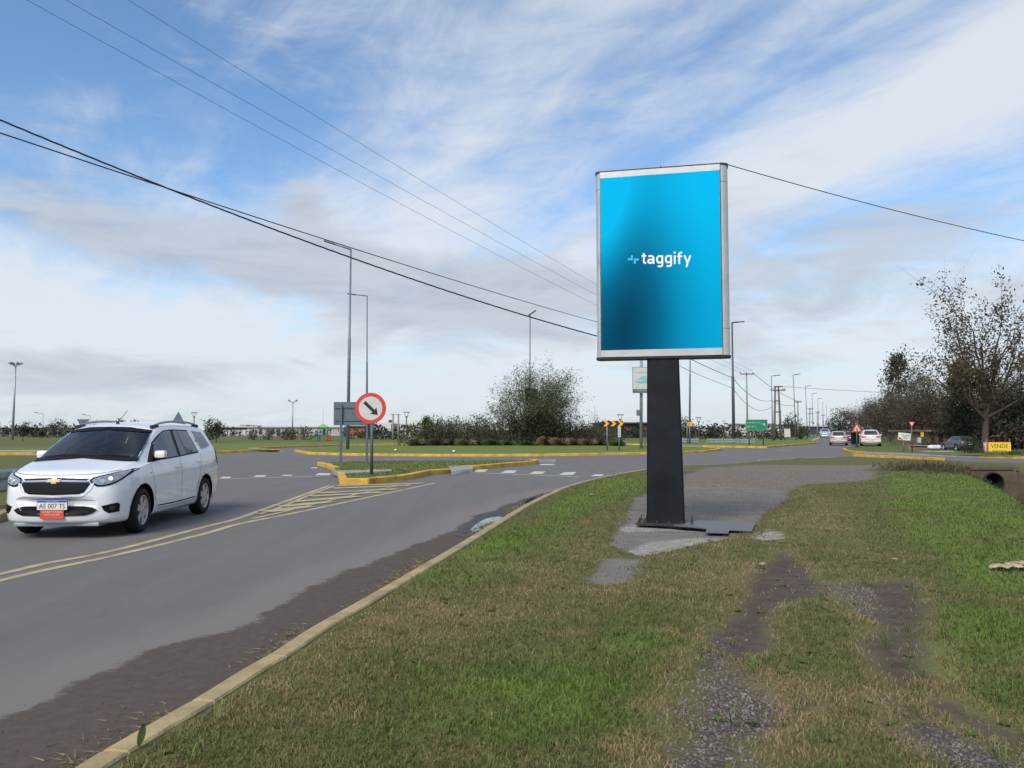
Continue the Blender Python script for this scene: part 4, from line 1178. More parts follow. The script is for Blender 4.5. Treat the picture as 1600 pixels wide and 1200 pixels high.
def build_van():
    van = thing('minivan', 'white minivan with roof rails, red tag under its number plate, driving towards the viewer', 'minivan', (-6.29, 11.85, 0), 0)
    van.rotation_euler = (0, 0, R(-90) + 0.035)
    WS = [(-.715, 1.075), (-.35, 1.118), (0, 1.128), (.35, 1.118), (.715, 1.075), (.672, 1.30), (.610, 1.485), (.30, 1.535), (0, 1.542), (-.30, 1.535), (-.610, 1.485), (-.672, 1.30)]
    W1 = [(-.50, 1.060), (-1.365, 1.09), (-1.385, 1.475), (-1.14, 1.462), (-.93, 1.40), (-.66, 1.265)]
    W2 = [(-1.515, 1.10), (-2.295, 1.138), (-2.255, 1.22), (-2.15, 1.462), (-1.535, 1.478)]
    W3 = [(-2.54, 1.18), (-2.96, 1.215), (-3.02, 1.24), (-2.965, 1.375), (-2.89, 1.44), (-2.44, 1.462), (-2.48, 1.34)]
    cuts = [(WS, lambda y, z: (1.0, y, z), lambda y, z: (-.90, y, z))]
    for w_ in (W1, W2, W3): cuts.append((w_, lambda x, z: (x, -1.1, z), lambda x, z: (x, 1.1, z)))
    cuts.append(([(-.72, .55), (-3.22, .55), (-3.18, 1.20), (-3.02, 1.505), (-1.04, 1.505), (-.86, 1.40), (-.72, 1.10)], lambda x, z: (x, -.585, z), lambda x, z: (x, .585, z)))
    cuts.append(([(-.58, 1.15), (.58, 1.15), (.54, 1.45), (-.54, 1.45)], lambda y, z: (-4.0, y, z), lambda y, z: (-3.1, y, z)))
    body, bv = make_hull(VAN, M['white_car'], (0, -2.62), van, cut_windows=cuts)
    V = van
    # windscreen: the outline seen from the front
    patch('windscreen', bv, [(-.735, 1.06), (-.35, 1.105), (0, 1.115), (.35, 1.105), (.735, 1.06), (.690, 1.30), (.620, 1.493), (.30, 1.542), (0, 1.549), (-.30, 1.542), (-.620, 1.493), (-.690, 1.30)], 'F', .006, M['clear_glass'], V, .05)
    patch('windscreen_band', bv, [(-.628, 1.452), (0, 1.500), (.628, 1.452), (.618, 1.488), (.30, 1.536), (0, 1.543), (-.30, 1.536), (-.618, 1.488)], 'F', .013, M['black'], V, .05)
    patch('cowl', bv, [(-.745, 1.035), (0, 1.085), (.745, 1.035), (.735, 1.075), (.35, 1.118), (0, 1.128), (-.35, 1.118), (-.735, 1.075)], 'F', .013, M['black'], V, .05)
    for y0, y1, zz in ((-.60, .02, 1.115), (.08, .62, 1.115)):
        mb = MB(); pts = []
        for k in range(8):
            y = y0 + (y1 - y0) * k / 7; z = 1.10 + .03 * (1 - abs(y) / .7) + .02 * math.sin(k / 7 * 3.1)
            loc, nr, i, d = bv.ray_cast(Vector((3, y, z)), Vector((-1, 0, 0))); pts.append(loc + nr.normalized() * .022 if nr.x > 0 else loc + Vector((.022, 0, 0)))
        mb.tube(pts, .009, 6).build('wiper', M['black'], V, world=False)
    for sy, ax in ((1, 'L'), (-1, 'R')):
        patch('window_corner', bv, [(-.22, 1.010), (-.51, 1.025), (-.51, 1.07), (-.67, 1.28), (-.58, 1.285)], ax, .004, M['black'], V, .05)
        patch('door_pillar', bv, [(-1.36, 1.055), (-1.52, 1.06), (-1.54, 1.51), (-1.38, 1.505)], ax, .004, M['black'], V, .05)
        patch('window_seal', bv, ribbon_poly([(-.45, 1.040), (-1.4, 1.072), (-2.33, 1.115)], .030), ax, .005, M['black'], V, .06)
        patch('window_seal', bv, ribbon_poly([(-.58, 1.285), (-.80, 1.378), (-.94, 1.427), (-1.14, 1.480), (-1.40, 1.497), (-1.54, 1.500), (-2.20, 1.486)], .024), ax, .005, M['black'], V, .06)
        patch('window_seal', bv, ribbon_poly([(-2.17, 1.486), (-2.28, 1.24), (-2.33, 1.115)], .030), ax, .005, M['black'], V, .06)
        patch('side_window', bv, [(-.46, 1.048), (-1.38, 1.078), (-1.40, 1.488), (-1.14, 1.475), (-.91, 1.412), (-.63, 1.27)], ax, .007, M['clear_glass'], V, .06)
        patch('side_window', bv, [(-1.50, 1.085), (-2.31, 1.125), (-2.27, 1.22), (-2.16, 1.475), (-1.52, 1.492)], ax, .007, M['tint_glass'], V, .06)
        patch('side_window', bv, [(-2.52, 1.165), (-2.96, 1.20), (-3.04, 1.23), (-2.98, 1.38), (-2.90, 1.455), (-2.42, 1.478), (-2.46, 1.34)], ax, .006, M['tint_glass'], V, .06)
        # door seams, sill line
        for ln in ([(-.26, .98), (-.36, .75), (-.42, .45), (-.52, .30)], [(-1.45, 1.05), (-1.47, .80), (-1.46, .30)], [(-2.42, 1.08), (-2.40, .90), (-2.25, .62), (-2.10, .45)], [(-.52, .30), (-1.46, .295), (-2.12, .30)]):
            patch('door_seam', bv, ribbon_poly(resample(ln, .08), .007), ax, .0015, M['black'], V, .09)
        for hx, hz in ((-1.30, .90), (-2.27, .955)):
            c = sideoff(bv, hx, hz, sy, .012)
            MB().box(c, (.155, .035, .030), bev=.010).build('door_handle', M['white_car'], V, world=False)
        # crease strip low on the doors
        patch('side_strip', bv, ribbon_poly([(-.52, .345), (-1.2, .335), (-2.12, .35)], .018), ax, .004, M['black'], V, .09)
        c = sideoff(bv, -.38, .72, sy, .0)
        # fender badge
        MB().box(sideoff(bv, -.24, .86, sy, .004), (.05, .008, .022), bev=.003).build('badge', M['chrome'], V, world=False)
        # tail light wraps the corner
        patch('tail_light', bv, [(-3.24, .98), (-3.18, 1.02), (-3.20, 1.16), (-3.28, 1.17), (-3.42, 1.15), (-3.46, .90), (-3.40, .82)], ax, .012, M['lens_red'], V, .04)
        # mirror
        mr = MB(); c0 = sideoff(bv, -.53, 1.07, sy)
        cc = c0 + Vector((.02, sy * .095, .060))
        mr.box(cc, (.12, .165, .118), bev=.052).build('mirror', M['white_car'], V, world=False)
        MB().tube([c0 + Vector((0, 0, -.01)), c0 + Vector((.01, sy * .09, .01))], [.035, .028], 10).build('mirror_arm', M['black'], V, world=False)
        MB().box(cc + Vector((-.01, -sy * .005, -.066)), (.11, .15, .03), bev=.012).build('mirror_base', M['black'], V, world=False)
        # roof rail
        rl = []
        for k in range(15):
            t = k / 14; x = -.88 - 2.0 * t
            loc, nr, i, d = bv.ray_cast(Vector((x, sy * .585, 3)), Vector((0, 0, -1)))
            lift = .060 * math.sin(math.pi * min(1, max(0, t)) ) ** .35 if 0 < t < 1 else 0
            rl.append(loc + Vector((0, 0, lift)))
        MB().tube(rl, [.014] + [.019] * 13 + [.014], 8).build('roof_rail', M['galv'], V, world=False)
        for xx in (-.98, -2.78):
            loc, nr, i, d = bv.ray_cast(Vector((xx, sy * .585, 3)), Vector((0, 0, -1)))
            MB().box(loc + Vector((0, 0, .022)), (.26, .045, .05), bev=.018, ry=.10 if xx > -2 else -.10).build('rail_foot', M['cap'], V, world=False)
        # head lamp
        pol = [(sy * y, z) for y, z in ((.445, .800), (.54, .722), (.68, .735), (.78, .805), (.832, .940), (.77, .930), (.64, .888), (.49, .845))]
        patch('headlight_bezel', bv, pol, 'F', .006, M['black'], V, .03, 2)
        pol2 = [(sy * y, z) for y, z in ((.475, .800), (.555, .745), (.675, .757), (.765, .818), (.806, .918), (.76, .914), (.64, .873), (.51, .834))]
        hl = patch('headlight', bv, pol2, 'F', .012, M['lens_clear'], V, .03, 2)
        def onf(y, z, off=.014):
            loc, nr, i, d = bv.ray_cast(Vector((3, y, z)), Vector((-1, 0, 0)))
            if nr.x < 0: nr = -nr
            return loc + nr * off, nr
        for yy, zz, rr in ((.60, .795, .036), (.69, .820, .040)):
            p, nr = onf(sy * yy, zz)
            MB().tube([p - nr * .004, p + nr * .006], [rr, rr * .85], 18).build('reflector', M['chrome'] if yy < .7 else M['lens_clear'], hl, world=False)
        if sy > 0:
            p, nr = onf(sy * .675, .822, .020); MB().ball(p, .024, 12, 8).build('bulb', M['bulb'], hl, world=False)
        # fog recess
        patch('fog_recess', bv, [(sy * y, z) for y, z in ((.60, .455), (.755, .492), (.775, .470), (.770, .365), (.68, .350), (.63, .39))], 'F', .005, M['black'], V, .035)
        p, nr = onf(sy * .71, .42, .010); MB().tube([p - nr * .006, p + nr * .004], .035, 14).build('fog_lamp', M['cap'], V, world=False)
    # antenna
    loc, nr, i, d = bv.ray_cast(Vector((-1.0, .0, 3)), Vector((0, 0, -1)))
    MB().tube([loc, loc + Vector((.0, 0, .03))], [.03, .014], 10).tube([loc + Vector((0, 0, .02)), loc + Vector((-.12, .10, .21))], .004, 6).build('antenna', M['black'], V, world=False)
    # grille
    patch('upper_grille', bv, [(-.44, .828), (0, .850), (.44, .828), (.41, .808), (0, .820), (-.41, .808)], 'F', .004, M['black'], V, .04)
    patch('grille', bv, [(-.465, .763), (-.44, .783), (0, .795), (.44, .783), (.465, .763), (.40, .653), (.34, .623), (0, .613), (-.34, .623), (-.40, .653)], 'F', .004, M['black'], V, .04)
    patch('grille_frame', bv, ribbon_poly(smooth_line([(-.50, .773), (-.47, .698), (-.41, .628), (-.34, .600), (0, .590), (.34, .600), (.41, .628), (.47, .698), (.50, .773)], 4), .020), 'F', .009, M['white_car'], V, .03)
    patch('chrome_bar', bv, ribbon_poly(smooth_line([(-.46, .796), (-.2, .806), (0, .809), (.2, .806), (.46, .796)], 3), .014), 'F', .011, M['chrome'], V, .03)
    for zz in (.650, .678, .706, .734, .760):
        hw = .40 + (zz - .638) * .35
        patch('grille_slat', bv, ribbon_poly([(-hw, zz), (0, zz + .006), (hw, zz)], .006), 'F', .012, M['cap'], V, .05)
    # emblem: a flared cross bar
    e = [(-.085, .790), (-.070, .823), (-.030, .823), (-.030, .835), (.030, .835), (.030, .823), (.085, .823), (.070, .790), (.030, .790), (.030, .776), (-.030, .776), (-.030, .790)]
    e2 = [(x * 1.16, .806 + (z - .806) * 1.25) for x, z in e]
    eb = patch('emblem', bv, e2, 'F', .017, M['chrome'], V, .03)
    patch('emblem_fill', bv, e, 'F', .021, M['gold'], eb, .03)
    # lower intake, valance
    patch('lower_intake', bv, [(-.56, .405), (-.50, .440), (-.40, .458), (0, .468), (.40, .458), (.50, .440), (.56, .405), (.50, .360), (.42, .335), (0, .325), (-.42, .335), (-.50, .360)], 'F', .011, M['black'], V, .04)
    for zz in (.375, .415):
        patch('intake_slat', bv, ribbon_poly([(-.47, zz), (0, zz + .006), (.47, zz)], .010), 'F', .017, M['black'], V, .05)
    MB().box((.62, 0, .205), (.30, 1.15, .05), bev=.015).build('valance', M['galv'], V, world=False)
    MB().box((-1.35, 0, .24), (3.4, 1.36, .10), bev=.02).build('underbody', M['black'], V, world=False)
    # number plate
    px = .885
    plate = MB().box((px, 0, .480), (.008, .400, .130), bev=.003).build('number_plate', M['plate_white'], V, world=False)
    MB().box((px + .005, 0, .530), (.004, .392, .026)).build('plate_band', M['plate_blue'], plate, world=False)
    f = lambda x, y, d: (px + .0052 + d * .3, x, .467 + y)
    text_mb('AE 007 TS', .066, f, width=.345).build('plate_writing', M['sign_black'], plate, world=False)
    text_mb('REPUBLICA ARGENTINA', .011, lambda x, y, d: (px + .0078 + d * .2, x, .530 + y), width=.17).build('plate_band_writing', M['plate_white'], plate, world=False)
    MB().box((px + .002, 0, .49), (.002, .415, .145), bev=.0005).build('plate_holder', M['plate_blue'], plate, world=False).location = (-.006, 0, 0)
    tg = MB().box((px - .002, 0, .352), (.006, .315, .118)).build('red_tag', M['plate_red'], V, world=False)
    text_mb('SHIAMO TAXI', .022, lambda x, y, d: (px + .0018, x, .388 + y), width=.26).build('tag_writing', M['plate_white'], tg, world=False)
    text_mb('MOVIL Nº 548', .018, lambda x, y, d: (px + .0018, x, .352 + y), width=.20).build('tag_writing', M['plate_white'], tg, world=False)
    # wheels
    wheel(V, 0, 1, steer=.05); wheel(V, 0, -1, steer=.05); wheel(V, -2.62, 1); wheel(V, -2.62, -1)
    # rear
    patch('rear_window', bv, [(-.60, 1.14), (.60, 1.14), (.56, 1.46), (-.56, 1.46)], 'B', .005, M['tint_glass'], V, .06)
    # cabin
    MB().box((-.66, 0, 1.03), (.30, 1.12, .10), bev=.04).build('dashboard', M['seat'], V, world=False)
    for sx_, sy_ in ((-1.55, .36), (-1.55, -.36), (-2.45, .36), (-2.45, -.36)):
        st_ = MB().box((sx_ + .10, sy_, .68), (.50, .48, .16), bev=.05).box((sx_ - .16, sy_, .98), (.15, .47, .58), ry=-.22, bev=.06).build('seat', M['seat'], V, world=False)
        MB().box((sx_ - .255, sy_, 1.35), (.10, .25, .17), ry=-.15, bev=.045).build('headrest', M['seat'], st_, world=False)
    rim_ = [(-.98 + .06 * math.sin(a) , .36 + .18 * math.cos(a), 1.02 + .17 * math.sin(a)) for a in [k * math.pi / 12 for k in range(25)]]
    MB().tube(rim_, .014, 8).tube([(-.98, .20, 1.02), (-.98, .52, 1.02)], .012, 6).tube([(-.98, .36, 1.02), (-.80, .36, .98)], .022, 8).build('steering_wheel', M['black'], V, world=False)
    MB().box((-.98, .0, 1.43), (.02, .22, .065), bev=.008).build('rear_view_mirror', M['black'], V, world=False)
    patch('bonnet_seam', bv, ribbon_poly(smooth_line([(-.72, .935), (-.5, .895), (0, .880), (.5, .895), (.72, .935)], 4), .006), 'F', .0025, M['cap'], V, .05)
    return van
van = build_van()

def driver():
    """one skinned body seated at the wheel, in the van's own frame"""
    T = thing('person', 'driver in a dark shirt holding the steering wheel of the white minivan', 'person', van.location, 0)
    T.rotation_euler = van.rotation_euler
    J = {'pelvis': (-1.50, .36, .84, .135), 'belly': (-1.54, .36, .98, .135), 'chest': (-1.58, .36, 1.14, .15), 'neck0': (-1.58, .36, 1.27, .075), 'neck': (-1.565, .36, 1.31, .052), 'head': (-1.545, .36, 1.375, .075), 'crown': (-1.55, .36, 1.44, .065),
         'shl': (-1.57, .54, 1.20, .066), 'ell': (-1.34, .60, 1.03, .046), 'wrl': (-1.08, .50, 1.06, .030), 'hal': (-1.00, .49, 1.09, .032), 'shr': (-1.57, .18, 1.20, .066), 'elr': (-1.34, .12, 1.03, .046), 'wrr': (-1.08, .22, 1.06, .030), 'har': (-1.00, .23, 1.09, .032),
         'kl': (-1.08, .45, .88, .075), 'kr': (-1.08, .27, .88, .075)}
    E_ = [('pelvis', 'belly'), ('belly', 'chest'), ('chest', 'neck0'), ('neck0', 'neck'), ('neck', 'head'), ('head', 'crown'), ('chest', 'shl'), ('shl', 'ell'), ('ell', 'wrl'), ('wrl', 'hal'), ('chest', 'shr'), ('shr', 'elr'), ('elr', 'wrr'), ('wrr', 'har'), ('pelvis', 'kl'), ('pelvis', 'kr')]
    names = list(J); me = bpy.data.meshes.new('body'); me.from_pydata([J[n][:3] for n in names], [(names.index(a), names.index(b)) for a, b in E_], [])
    o = bpy.data.objects.new('body', me); COL.objects.link(o)
    o.modifiers.new('skin', 'SKIN'); 
    for k, n in enumerate(names): me.skin_vertices[0].data[k].radius = (J[n][3], J[n][3]); me.skin_vertices[0].data[k].use_root = n == 'pelvis'
    sb = o.modifiers.new('sub', 'SUBSURF'); sb.levels = 2; sb.render_levels = 2
    nm = bpy.data.meshes.new_from_object(o.evaluated_get(bpy.context.evaluated_depsgraph_get())); o.modifiers.clear(); o.data = nm
    nm.materials.clear(); nm.materials.append(M['shirt']); nm.materials.append(M['skin'])
    for p in nm.polygons:
        c = p.center; p.use_smooth = True
        p.material_index = 1 if (c.z > 1.285 or c.x > -1.22 and c.z > .98) else 0
    o.parent = T
    MB().ball((-1.565, .36, 1.425), (.088, .082, .075), 16, 10).build('hair', M['hair'], T, world=False)
    for sy in (-1, 1):
        MB().ball((-1.478, .36 + sy * .030, 1.390), (.010, .013, .009), 8, 6).build('eye', M['hair'], T, world=False)
        MB().tube([(-1.02, .36 + sy * .155, 1.11), (-.985, .36 + sy * .165, 1.125), (-.968, .36 + sy * .168, 1.105)], [.011, .010, .008], 6).tube([(-1.01, .36 + sy * .145, 1.09), (-.975, .36 + sy * .15, 1.095), (-.962, .36 + sy * .155, 1.075)], [.011, .010, .008], 6).build('fingers', M['skin'], T, world=False)
    MB().ball((-1.462, .36, 1.365), (.014, .010, .018), 8, 6).build('nose', M['skin'], T, world=False)
driver()

def far_car(label, paint, loc, heading, tab=SEDAN, glass='glass', taillights='lens_red', scale=1.0, cat='car', name='parked_car', axles=(0, -2.6), zl=.80, front=False, bumper=True, group=None):
    c = thing(name, label, cat, loc, 0, group); c.rotation_euler = (0, 0, heading); c.scale = (scale,) * 3
    b, bv = make_hull(tab, M[paint], axles, c, ar=.36)
    zmax = max(r[2] for r in tab)
    zb = max(r[4] for r in tab)
    patch('rear_window', bv, [(-.56, zb + .07), (.56, zb + .07), (.47, zmax - .10), (-.47, zmax - .10)], 'B', .006, M[glass], c, .08)
    patch('windscreen', bv, [(-.62, zb + .05), (.62, zb + .05), (.50, zmax - .09), (-.50, zmax - .09)], 'F', .006, M[glass], c, .08)
    for sy, ax in ((1, 'L'), (-1, 'R')):
        if tab is SEDAN:
            patch('side_window', bv, [(-.75, zb + .03), (-1.62, zb + .04), (-1.62, zmax - .10), (-1.20, zmax - .12)], ax, .006, M['glass'], c, .08)
            patch('side_window', bv, [(-1.70, zb + .04), (-2.75, zb + .06), (-2.45, zmax - .12), (-1.70, zmax - .10)], ax, .006, M['glass'], c, .08)
        else:
            patch('side_window', bv, [(-.72, zb + .0), (-1.42, zb + .0), (-1.42, zmax - .17), (-1.05, zmax - .2)], ax, .006, M['glass'], c, .08)
            patch('side_window', bv, [(-1.50, zb + .0), (-2.9, zb + .04), (-2.85, zmax - .18), (-1.50, zmax - .17)], ax, .006, M['glass'], c, .08)
        patch('tail_light', bv, [(sy * .40, zl - .05), (sy * .76, zl - .05), (sy * .76, zl + .07), (sy * .40, zl + .06)], 'B', .012, M[taillights], c, .08)
        patch('headlight', bv, [(sy * .42, .58), (sy * .72, .60), (sy * .70, .70), (sy * .42, .68)], 'F', .010, M['lens_clear'], c, .08)
        MB().box((-.62, sy * .92, .98), (.09, .17, .11), bev=.03).build('mirror', M[paint], c, world=False)
        for ax_ in axles: wheel(c, ax_, sy, r=.31, y=.74, w=.19, spokes=5)
    if bumper:
        xr = min(r[0] for r in tab)
        MB().box((xr + .02, 0, .44), (.12, 1.55, .15), bev=.04).build('bumper', M[paint], c, world=False)
        MB().box((xr - .035, 0, .62), (.02, .36, .12)).build('number_plate', M['plate_white'], c, world=False)
    MB().box((-1.35, 0, .24), (3.3, 1.3, .12)).build('underbody', M['black'], c, world=False)
    return c
# ================================================================ BILLBOARD
def build_billboard():
    Yc = 12.25
    yaw = R(-13.0)            # turned so that its right edge is nearer
    c0 = at(1037.0, 700, Yc)
    gz = 0.075
    B = thing('billboard', 'tall blue advertising screen in a pale metal case on one dark column', 'billboard', (c0.x, Yc, 0), 0)
    B.rotation_euler = (0, 0, yaw)
    W_, zb, zt = 2.000, 2.600, 5.530
    D = .34                   # depth of the case
    ls, rs = .075, .115       # rounded side strips
    xl, xr = -W_ / 2, W_ / 2
    fy = -D / 2
    # case seen from above, with rounded corners; front is -y
    def prof():
        p = []
        p += [(xl + ls, fy)]
        p += [(xr - rs, fy)]
        p += [(xr - rs + rs * math.sin(R(a)), fy + .10 * (1 - math.cos(R(a)))) for a in (20, 40, 60, 80, 90)]
        p += [(xr, -fy - .1)] + [(xr - rs + rs * math.cos(R(a)), -fy - .10 + .10 * math.sin(R(a))) for a in (30, 60, 90)]
        p += [(xl + ls, -fy)] + [(xl + ls - ls * math.sin(R(a)), -fy - .10 + .10 * math.cos(R(a))) for a in (30, 60, 90)]
        p += [(xl, fy + .1)] + [(xl + ls - ls * math.cos(R(a)), fy + .10 - .10 * math.sin(R(a))) for a in (10, 30, 50, 70)]
        return p
    P = prof()
    mb = MB(); mb.prism(P, lambda x, y: (x, y, zb + .02), lambda x, y: (x, y, zt - .02))
    case = mb.build('case', M['frame'], B, world=False)
    for z0, z1, nm in ((zb - .012, zb + .02, 'bottom_cap'), (zt - .02, zt + .004, 'top_cap')):
        mb = MB(); mb.prism([(x * 1.012, y * 1.05) for x, y in P], lambda x, y: (x, y, z0), lambda x, y: (x, y, z1)); mb.build(nm, M['cap'], B, world=False)
    # face frame proud of the case, four bars
    fx0, fx1 = xl + ls, xr - rs
    sx0, sx1, sz0, sz1 = fx0 + .006, fx1 - .006, zb + .125, zt - .112
    y = fy - .012
    MB().box(((fx0 + fx1) / 2, y, (zb + .02 + sz0) / 2), (fx1 - fx0, .024, sz0 - zb - .02)).build('face_bar', M['frame'], B, world=False)
    MB().box(((fx0 + fx1) / 2, y, (zt - .02 + sz1) / 2), (fx1 - fx0, .024, zt - .02 - sz1)).build('face_bar', M['frame'], B, world=False)
    MB().box((fx1 + .003, fy - .006, (zb + zt) / 2), (.010, .014, zt - zb - .04)).build('seal', M['cap'], B, world=False)
    MB().box((fx0 - .003, fy - .006, (zb + zt) / 2), (.005, .014, zt - zb - .04)).build('seal', M['cap'], B, world=False)
    for z in (zt - .28, zb + .42):
        q_ = [(x + (.0015 if x > 0 else -.0015), y_ - .001) for x, y_ in P if y_ < -.02]
        for sgn in (1, -1):
            ln = [p for p in q_ if p[0] * sgn > 0 and abs(p[0]) > (fx1 - .001 if sgn > 0 else -fx0 - .001)]
            ln = sorted(ln, key=lambda p: p[1])
            vs = [(a, b_, z - .0025) for a, b_ in ln] + [(a, b_, z + .0025) for a, b_ in ln]; n_ = len(ln)
            MB().addf(vs, [(i, i + 1, n_ + i + 1, n_ + i) for i in range(n_ - 1)]).build('joint', M['cap'], B, world=False)
    for x in (fx0 + .09, fx1 - .09):
        for z in (zb + .075, zt - .068): MB().tube([(x, fy - .024, z), (x, fy - .028, z)], .010, 10).build('screw', M['frame'], B, world=False)
    # lit screen
    m = bpy.data.materials.new('lit_blue_screen'); m.use_nodes = True; t = m.node_tree; t.nodes.clear(); N = NT(t)
    o = N.n('ShaderNodeOutputMaterial'); b = N.n('ShaderNodeBsdfPrincipled'); t.links.new(b.outputs[0], o.inputs[0])
    g = N.n('ShaderNodeTexCoord').outputs['Generated']; s = N.n('ShaderNodeSeparateXYZ'); N.put(s.inputs[0], g)
    x_, z_ = s.outputs[0], s.outputs[2]
    def bl(cx, cz, sx, sz, a):
        q = N.add(N.m('POWER', N.mul(N.sub(x_, cx), 1 / sx), 2.0), N.m('POWER', N.mul(N.sub(z_, cz), 1 / sz), 2.0))
        return N.mul(N.m('EXPONENT', N.mul(q, -0.5)), a)
    # brightness field of the picture shown: bright at the right and the top left corner, dark low left
    v = N.add(N.ss(x_, 0.10, 1.0, 0.20, 0.88), bl(0.0, 1.0, .22, .34, .90))
    v = N.add(v, bl(0.45, 1.0, .38, .34, .32))
    v = N.sub(v, bl(.25, .28, .24, .34, .20)); v = N.add(v, bl(.0, .60, .14, .28, .22))
    v = N.sub(v, bl(1.0, 0.05, .4, .3, .10))
    cr = N.n('ShaderNodeValToRGB'); N.put(cr.inputs[0], v); e = cr.color_ramp.elements
    e[0].position = 0; e[0].color = (0.0, .036, .088, 1); e[1].position = 1; e[1].color = (0.0, .56, 1.0, 1)
    for p, c in ((.35, (0.0, .155, .30)), (.68, (0.0, .345, .62))):
        q = e.new(p); q.color = (*c, 1)
    b.inputs['Base Color'].default_value = (.0, .0, .0, 1); b.inputs['Roughness'].default_value = .6; b.inputs['Specular IOR Level'].default_value = .03
    N.put(b.inputs['Emission Color'], cr.outputs[0]); b.inputs['Emission Strength'].default_value = 0.74
    scm = MB(); ys = fy - .020
    scm.box(((sx0 + sx1) / 2, ys, (sz0 + sz1) / 2), (sx1 - sx0, .010, sz1 - sz0))
    screen = scm.build('screen', m, B, world=False)
    wm = mat('lit_white_letter', (1, 1, 1), .5, var=0, emit=.72); cm = mat('lit_cyan_mark', (0.0, .52, .95), .5, var=0, emit=.70)
    wm.node_tree.nodes['Principled BSDF'].inputs['Base Color'].default_value = (.02, .02, .02, 1)
    cm.node_tree.nodes['Principled BSDF'].inputs['Base Color'].default_value = (.02, .02, .02, 1)
    wm.node_tree.nodes['Principled BSDF'].inputs['Emission Color'].default_value = (1, 1, 1, 1)
    # writing; unit: px of the traced word, 1600 px wide crop of 140 px -> scale
    SC = (sx1 - sx0) / (186.5 * 1600 / 140)     # metres per traced unit
    zmid = sz0 + (sz1 - sz0) * .505
    def fn(x, y, d): return ((sx0 + sx1) / 2 + (x - 735) * SC, ys - .0055 - d, zmid + (410 - y) * SC + (x - 735) * SC * -.0)
    wd = 31
    L_ = MB()
    def st(path, base=0.0, w=wd):
        # undo the perspective slope of the traced word
        vs, fs = stroke([(px, py + (px - 735) * .095) for px, py in path], w, fn); L_.addf(vs, fs)
    st([(450, 296), (450, 440), (453, 462), (466, 473), (492, 474)]); st([(412, 348), (494, 343)], w=28)                       # t
    st([(532, 346), (580, 340), (606, 344), (621, 362), (624, 390), (624, 482)]); st([(624, 402), (570, 405), (540, 412), (528, 432), (532, 456), (552, 470), (580, 467), (610, 448), (624, 430)])   # a
    for dx_ in (0, 155):
        q = dx_; s_ = -dx_ * .075
        st([(780 + q, 322 + s_), (780 + q, 490 + s_), (772 + q, 510 + s_), (750 + q, 522 + s_), (698 + q, 523 + s_)])
        st([(780 + q, 345 + s_), (745 + q, 334 + s_), (712 + q, 340 + s_), (692 + q, 362 + s_), (686 + q, 400 + s_), (692 + q, 436 + s_), (712 + q, 456 + s_), (745 + q, 452 + s_), (780 + q, 428 + s_)])
    st([(1000, 312), (1000, 468)]); st([(1000, 243), (1000, 277)], w=34)
    st([(1079, 462), (1079, 290), (1088, 264), (1104, 256), (1132, 255)]); st([(1042, 326), (1130, 320)], w=28)
    st([(1172, 303), (1224, 440)]); st([(1276, 298), (1222, 442), (1204, 512)])
    L_.build('lettering', wm, screen, world=False)
    K = MB()
    for path in ([(160, 420), (235, 418), (235, 343)], [(288, 496), (288, 418), (362, 415)]):
        vs, fs = stroke([(px, py + (px - 735) * .095) for px, py in path], 35, fn); K.addf(vs, fs)
    K.build('logo_mark', cm, screen, world=False)
    # column: widening towards the foot
    cmb = MB()
    cx = .018
    tw, bw = .226, .276
    ztop = zb - .012; zf = gz + .035
    pts = []
    for z, l, r, d in ((zf, -bw + .0, bw + .01, .17), (ztop, -tw - .022, tw - .0, .15)):
        bv_ = .02
        pts.append([(l + cx, -d + bv_, z), (l + cx + bv_, -d, z), (r + cx - bv_, -d, z), (r + cx, -d + bv_, z), (r + cx, d - bv_, z), (r + cx - bv_, d, z), (l + cx + bv_, d, z), (l + cx, d - bv_, z)])
    cmb.addf(pts[0] + pts[1], [(i, (i + 1) % 8, 8 + (i + 1) % 8, 8 + i) for i in range(8)] + [tuple(range(8))[::-1], tuple(range(8, 16))])
    cmb.build('column', M['column'], B, world=False)
    MB().box((cx, 0, gz + .018), (.86, .56, .034), bev=.006).build('base_plate', M['cap'], B, world=False)
    for x in (-.38, -.30, -.12, .06, .24, .39):
        for yy in ((-.235, .22) if abs(x) > .2 else (-.235,)):
            MB().tube([(cx + x, yy, gz + .03), (cx + x, yy, gz + (.115 if abs(x) > .27 else .07))], .011, 8).tube([(cx + x, yy, gz + .034), (cx + x, yy, gz + .052)], .02, 6).build('bolt', M['cap'], B, world=False)
    MB().box((.0, .05, zt + .02), (.20, .06, .035)).tube([(.0, .05, zt), (.0, .05, zt + .10)], .008, 6).tube([(-.05, .05, zt + .05), (.16, .05, zt + .03)], .006, 6).build('cable_bracket', M['cap'], B, world=False)
    return B
bb = build_billboard()
# steel cover plates beside the column
def cover_plate():
    P = gp([(1052, 819), (1104, 824.5), (1103, 830), (1138, 831), (1140, 826.5), (1175, 828), (1181, 815.5), (1092, 812)], .12)
    c = P[0]
    t = thing('cover_plate', 'dark stepped steel cover plate lying beside the foot of the column', 'cover plate', (c[0], c[1], .08))
    mb = MB(); mb.prism(P, lambda x, y: (x, y, .096), lambda x, y: (x, y, .112))
    if True: mb.f = [f for f in mb.f]
    o = mb.build('plate', M['steel_plate'], t)
    bm = bmesh.new(); bm.from_mesh(o.data); bmesh.ops.recalc_face_normals(bm, faces=bm.faces); bm.to_mesh(o.data); bm.free()
    for u, v in ((1060, 818), (1120, 828), (1168, 824), (1110, 815)):
        x, y = G(u, v, .09); MB().box((x, y, .080), (.08, .08, .026)).build('shim', M['stone'], t)
cover_plate()

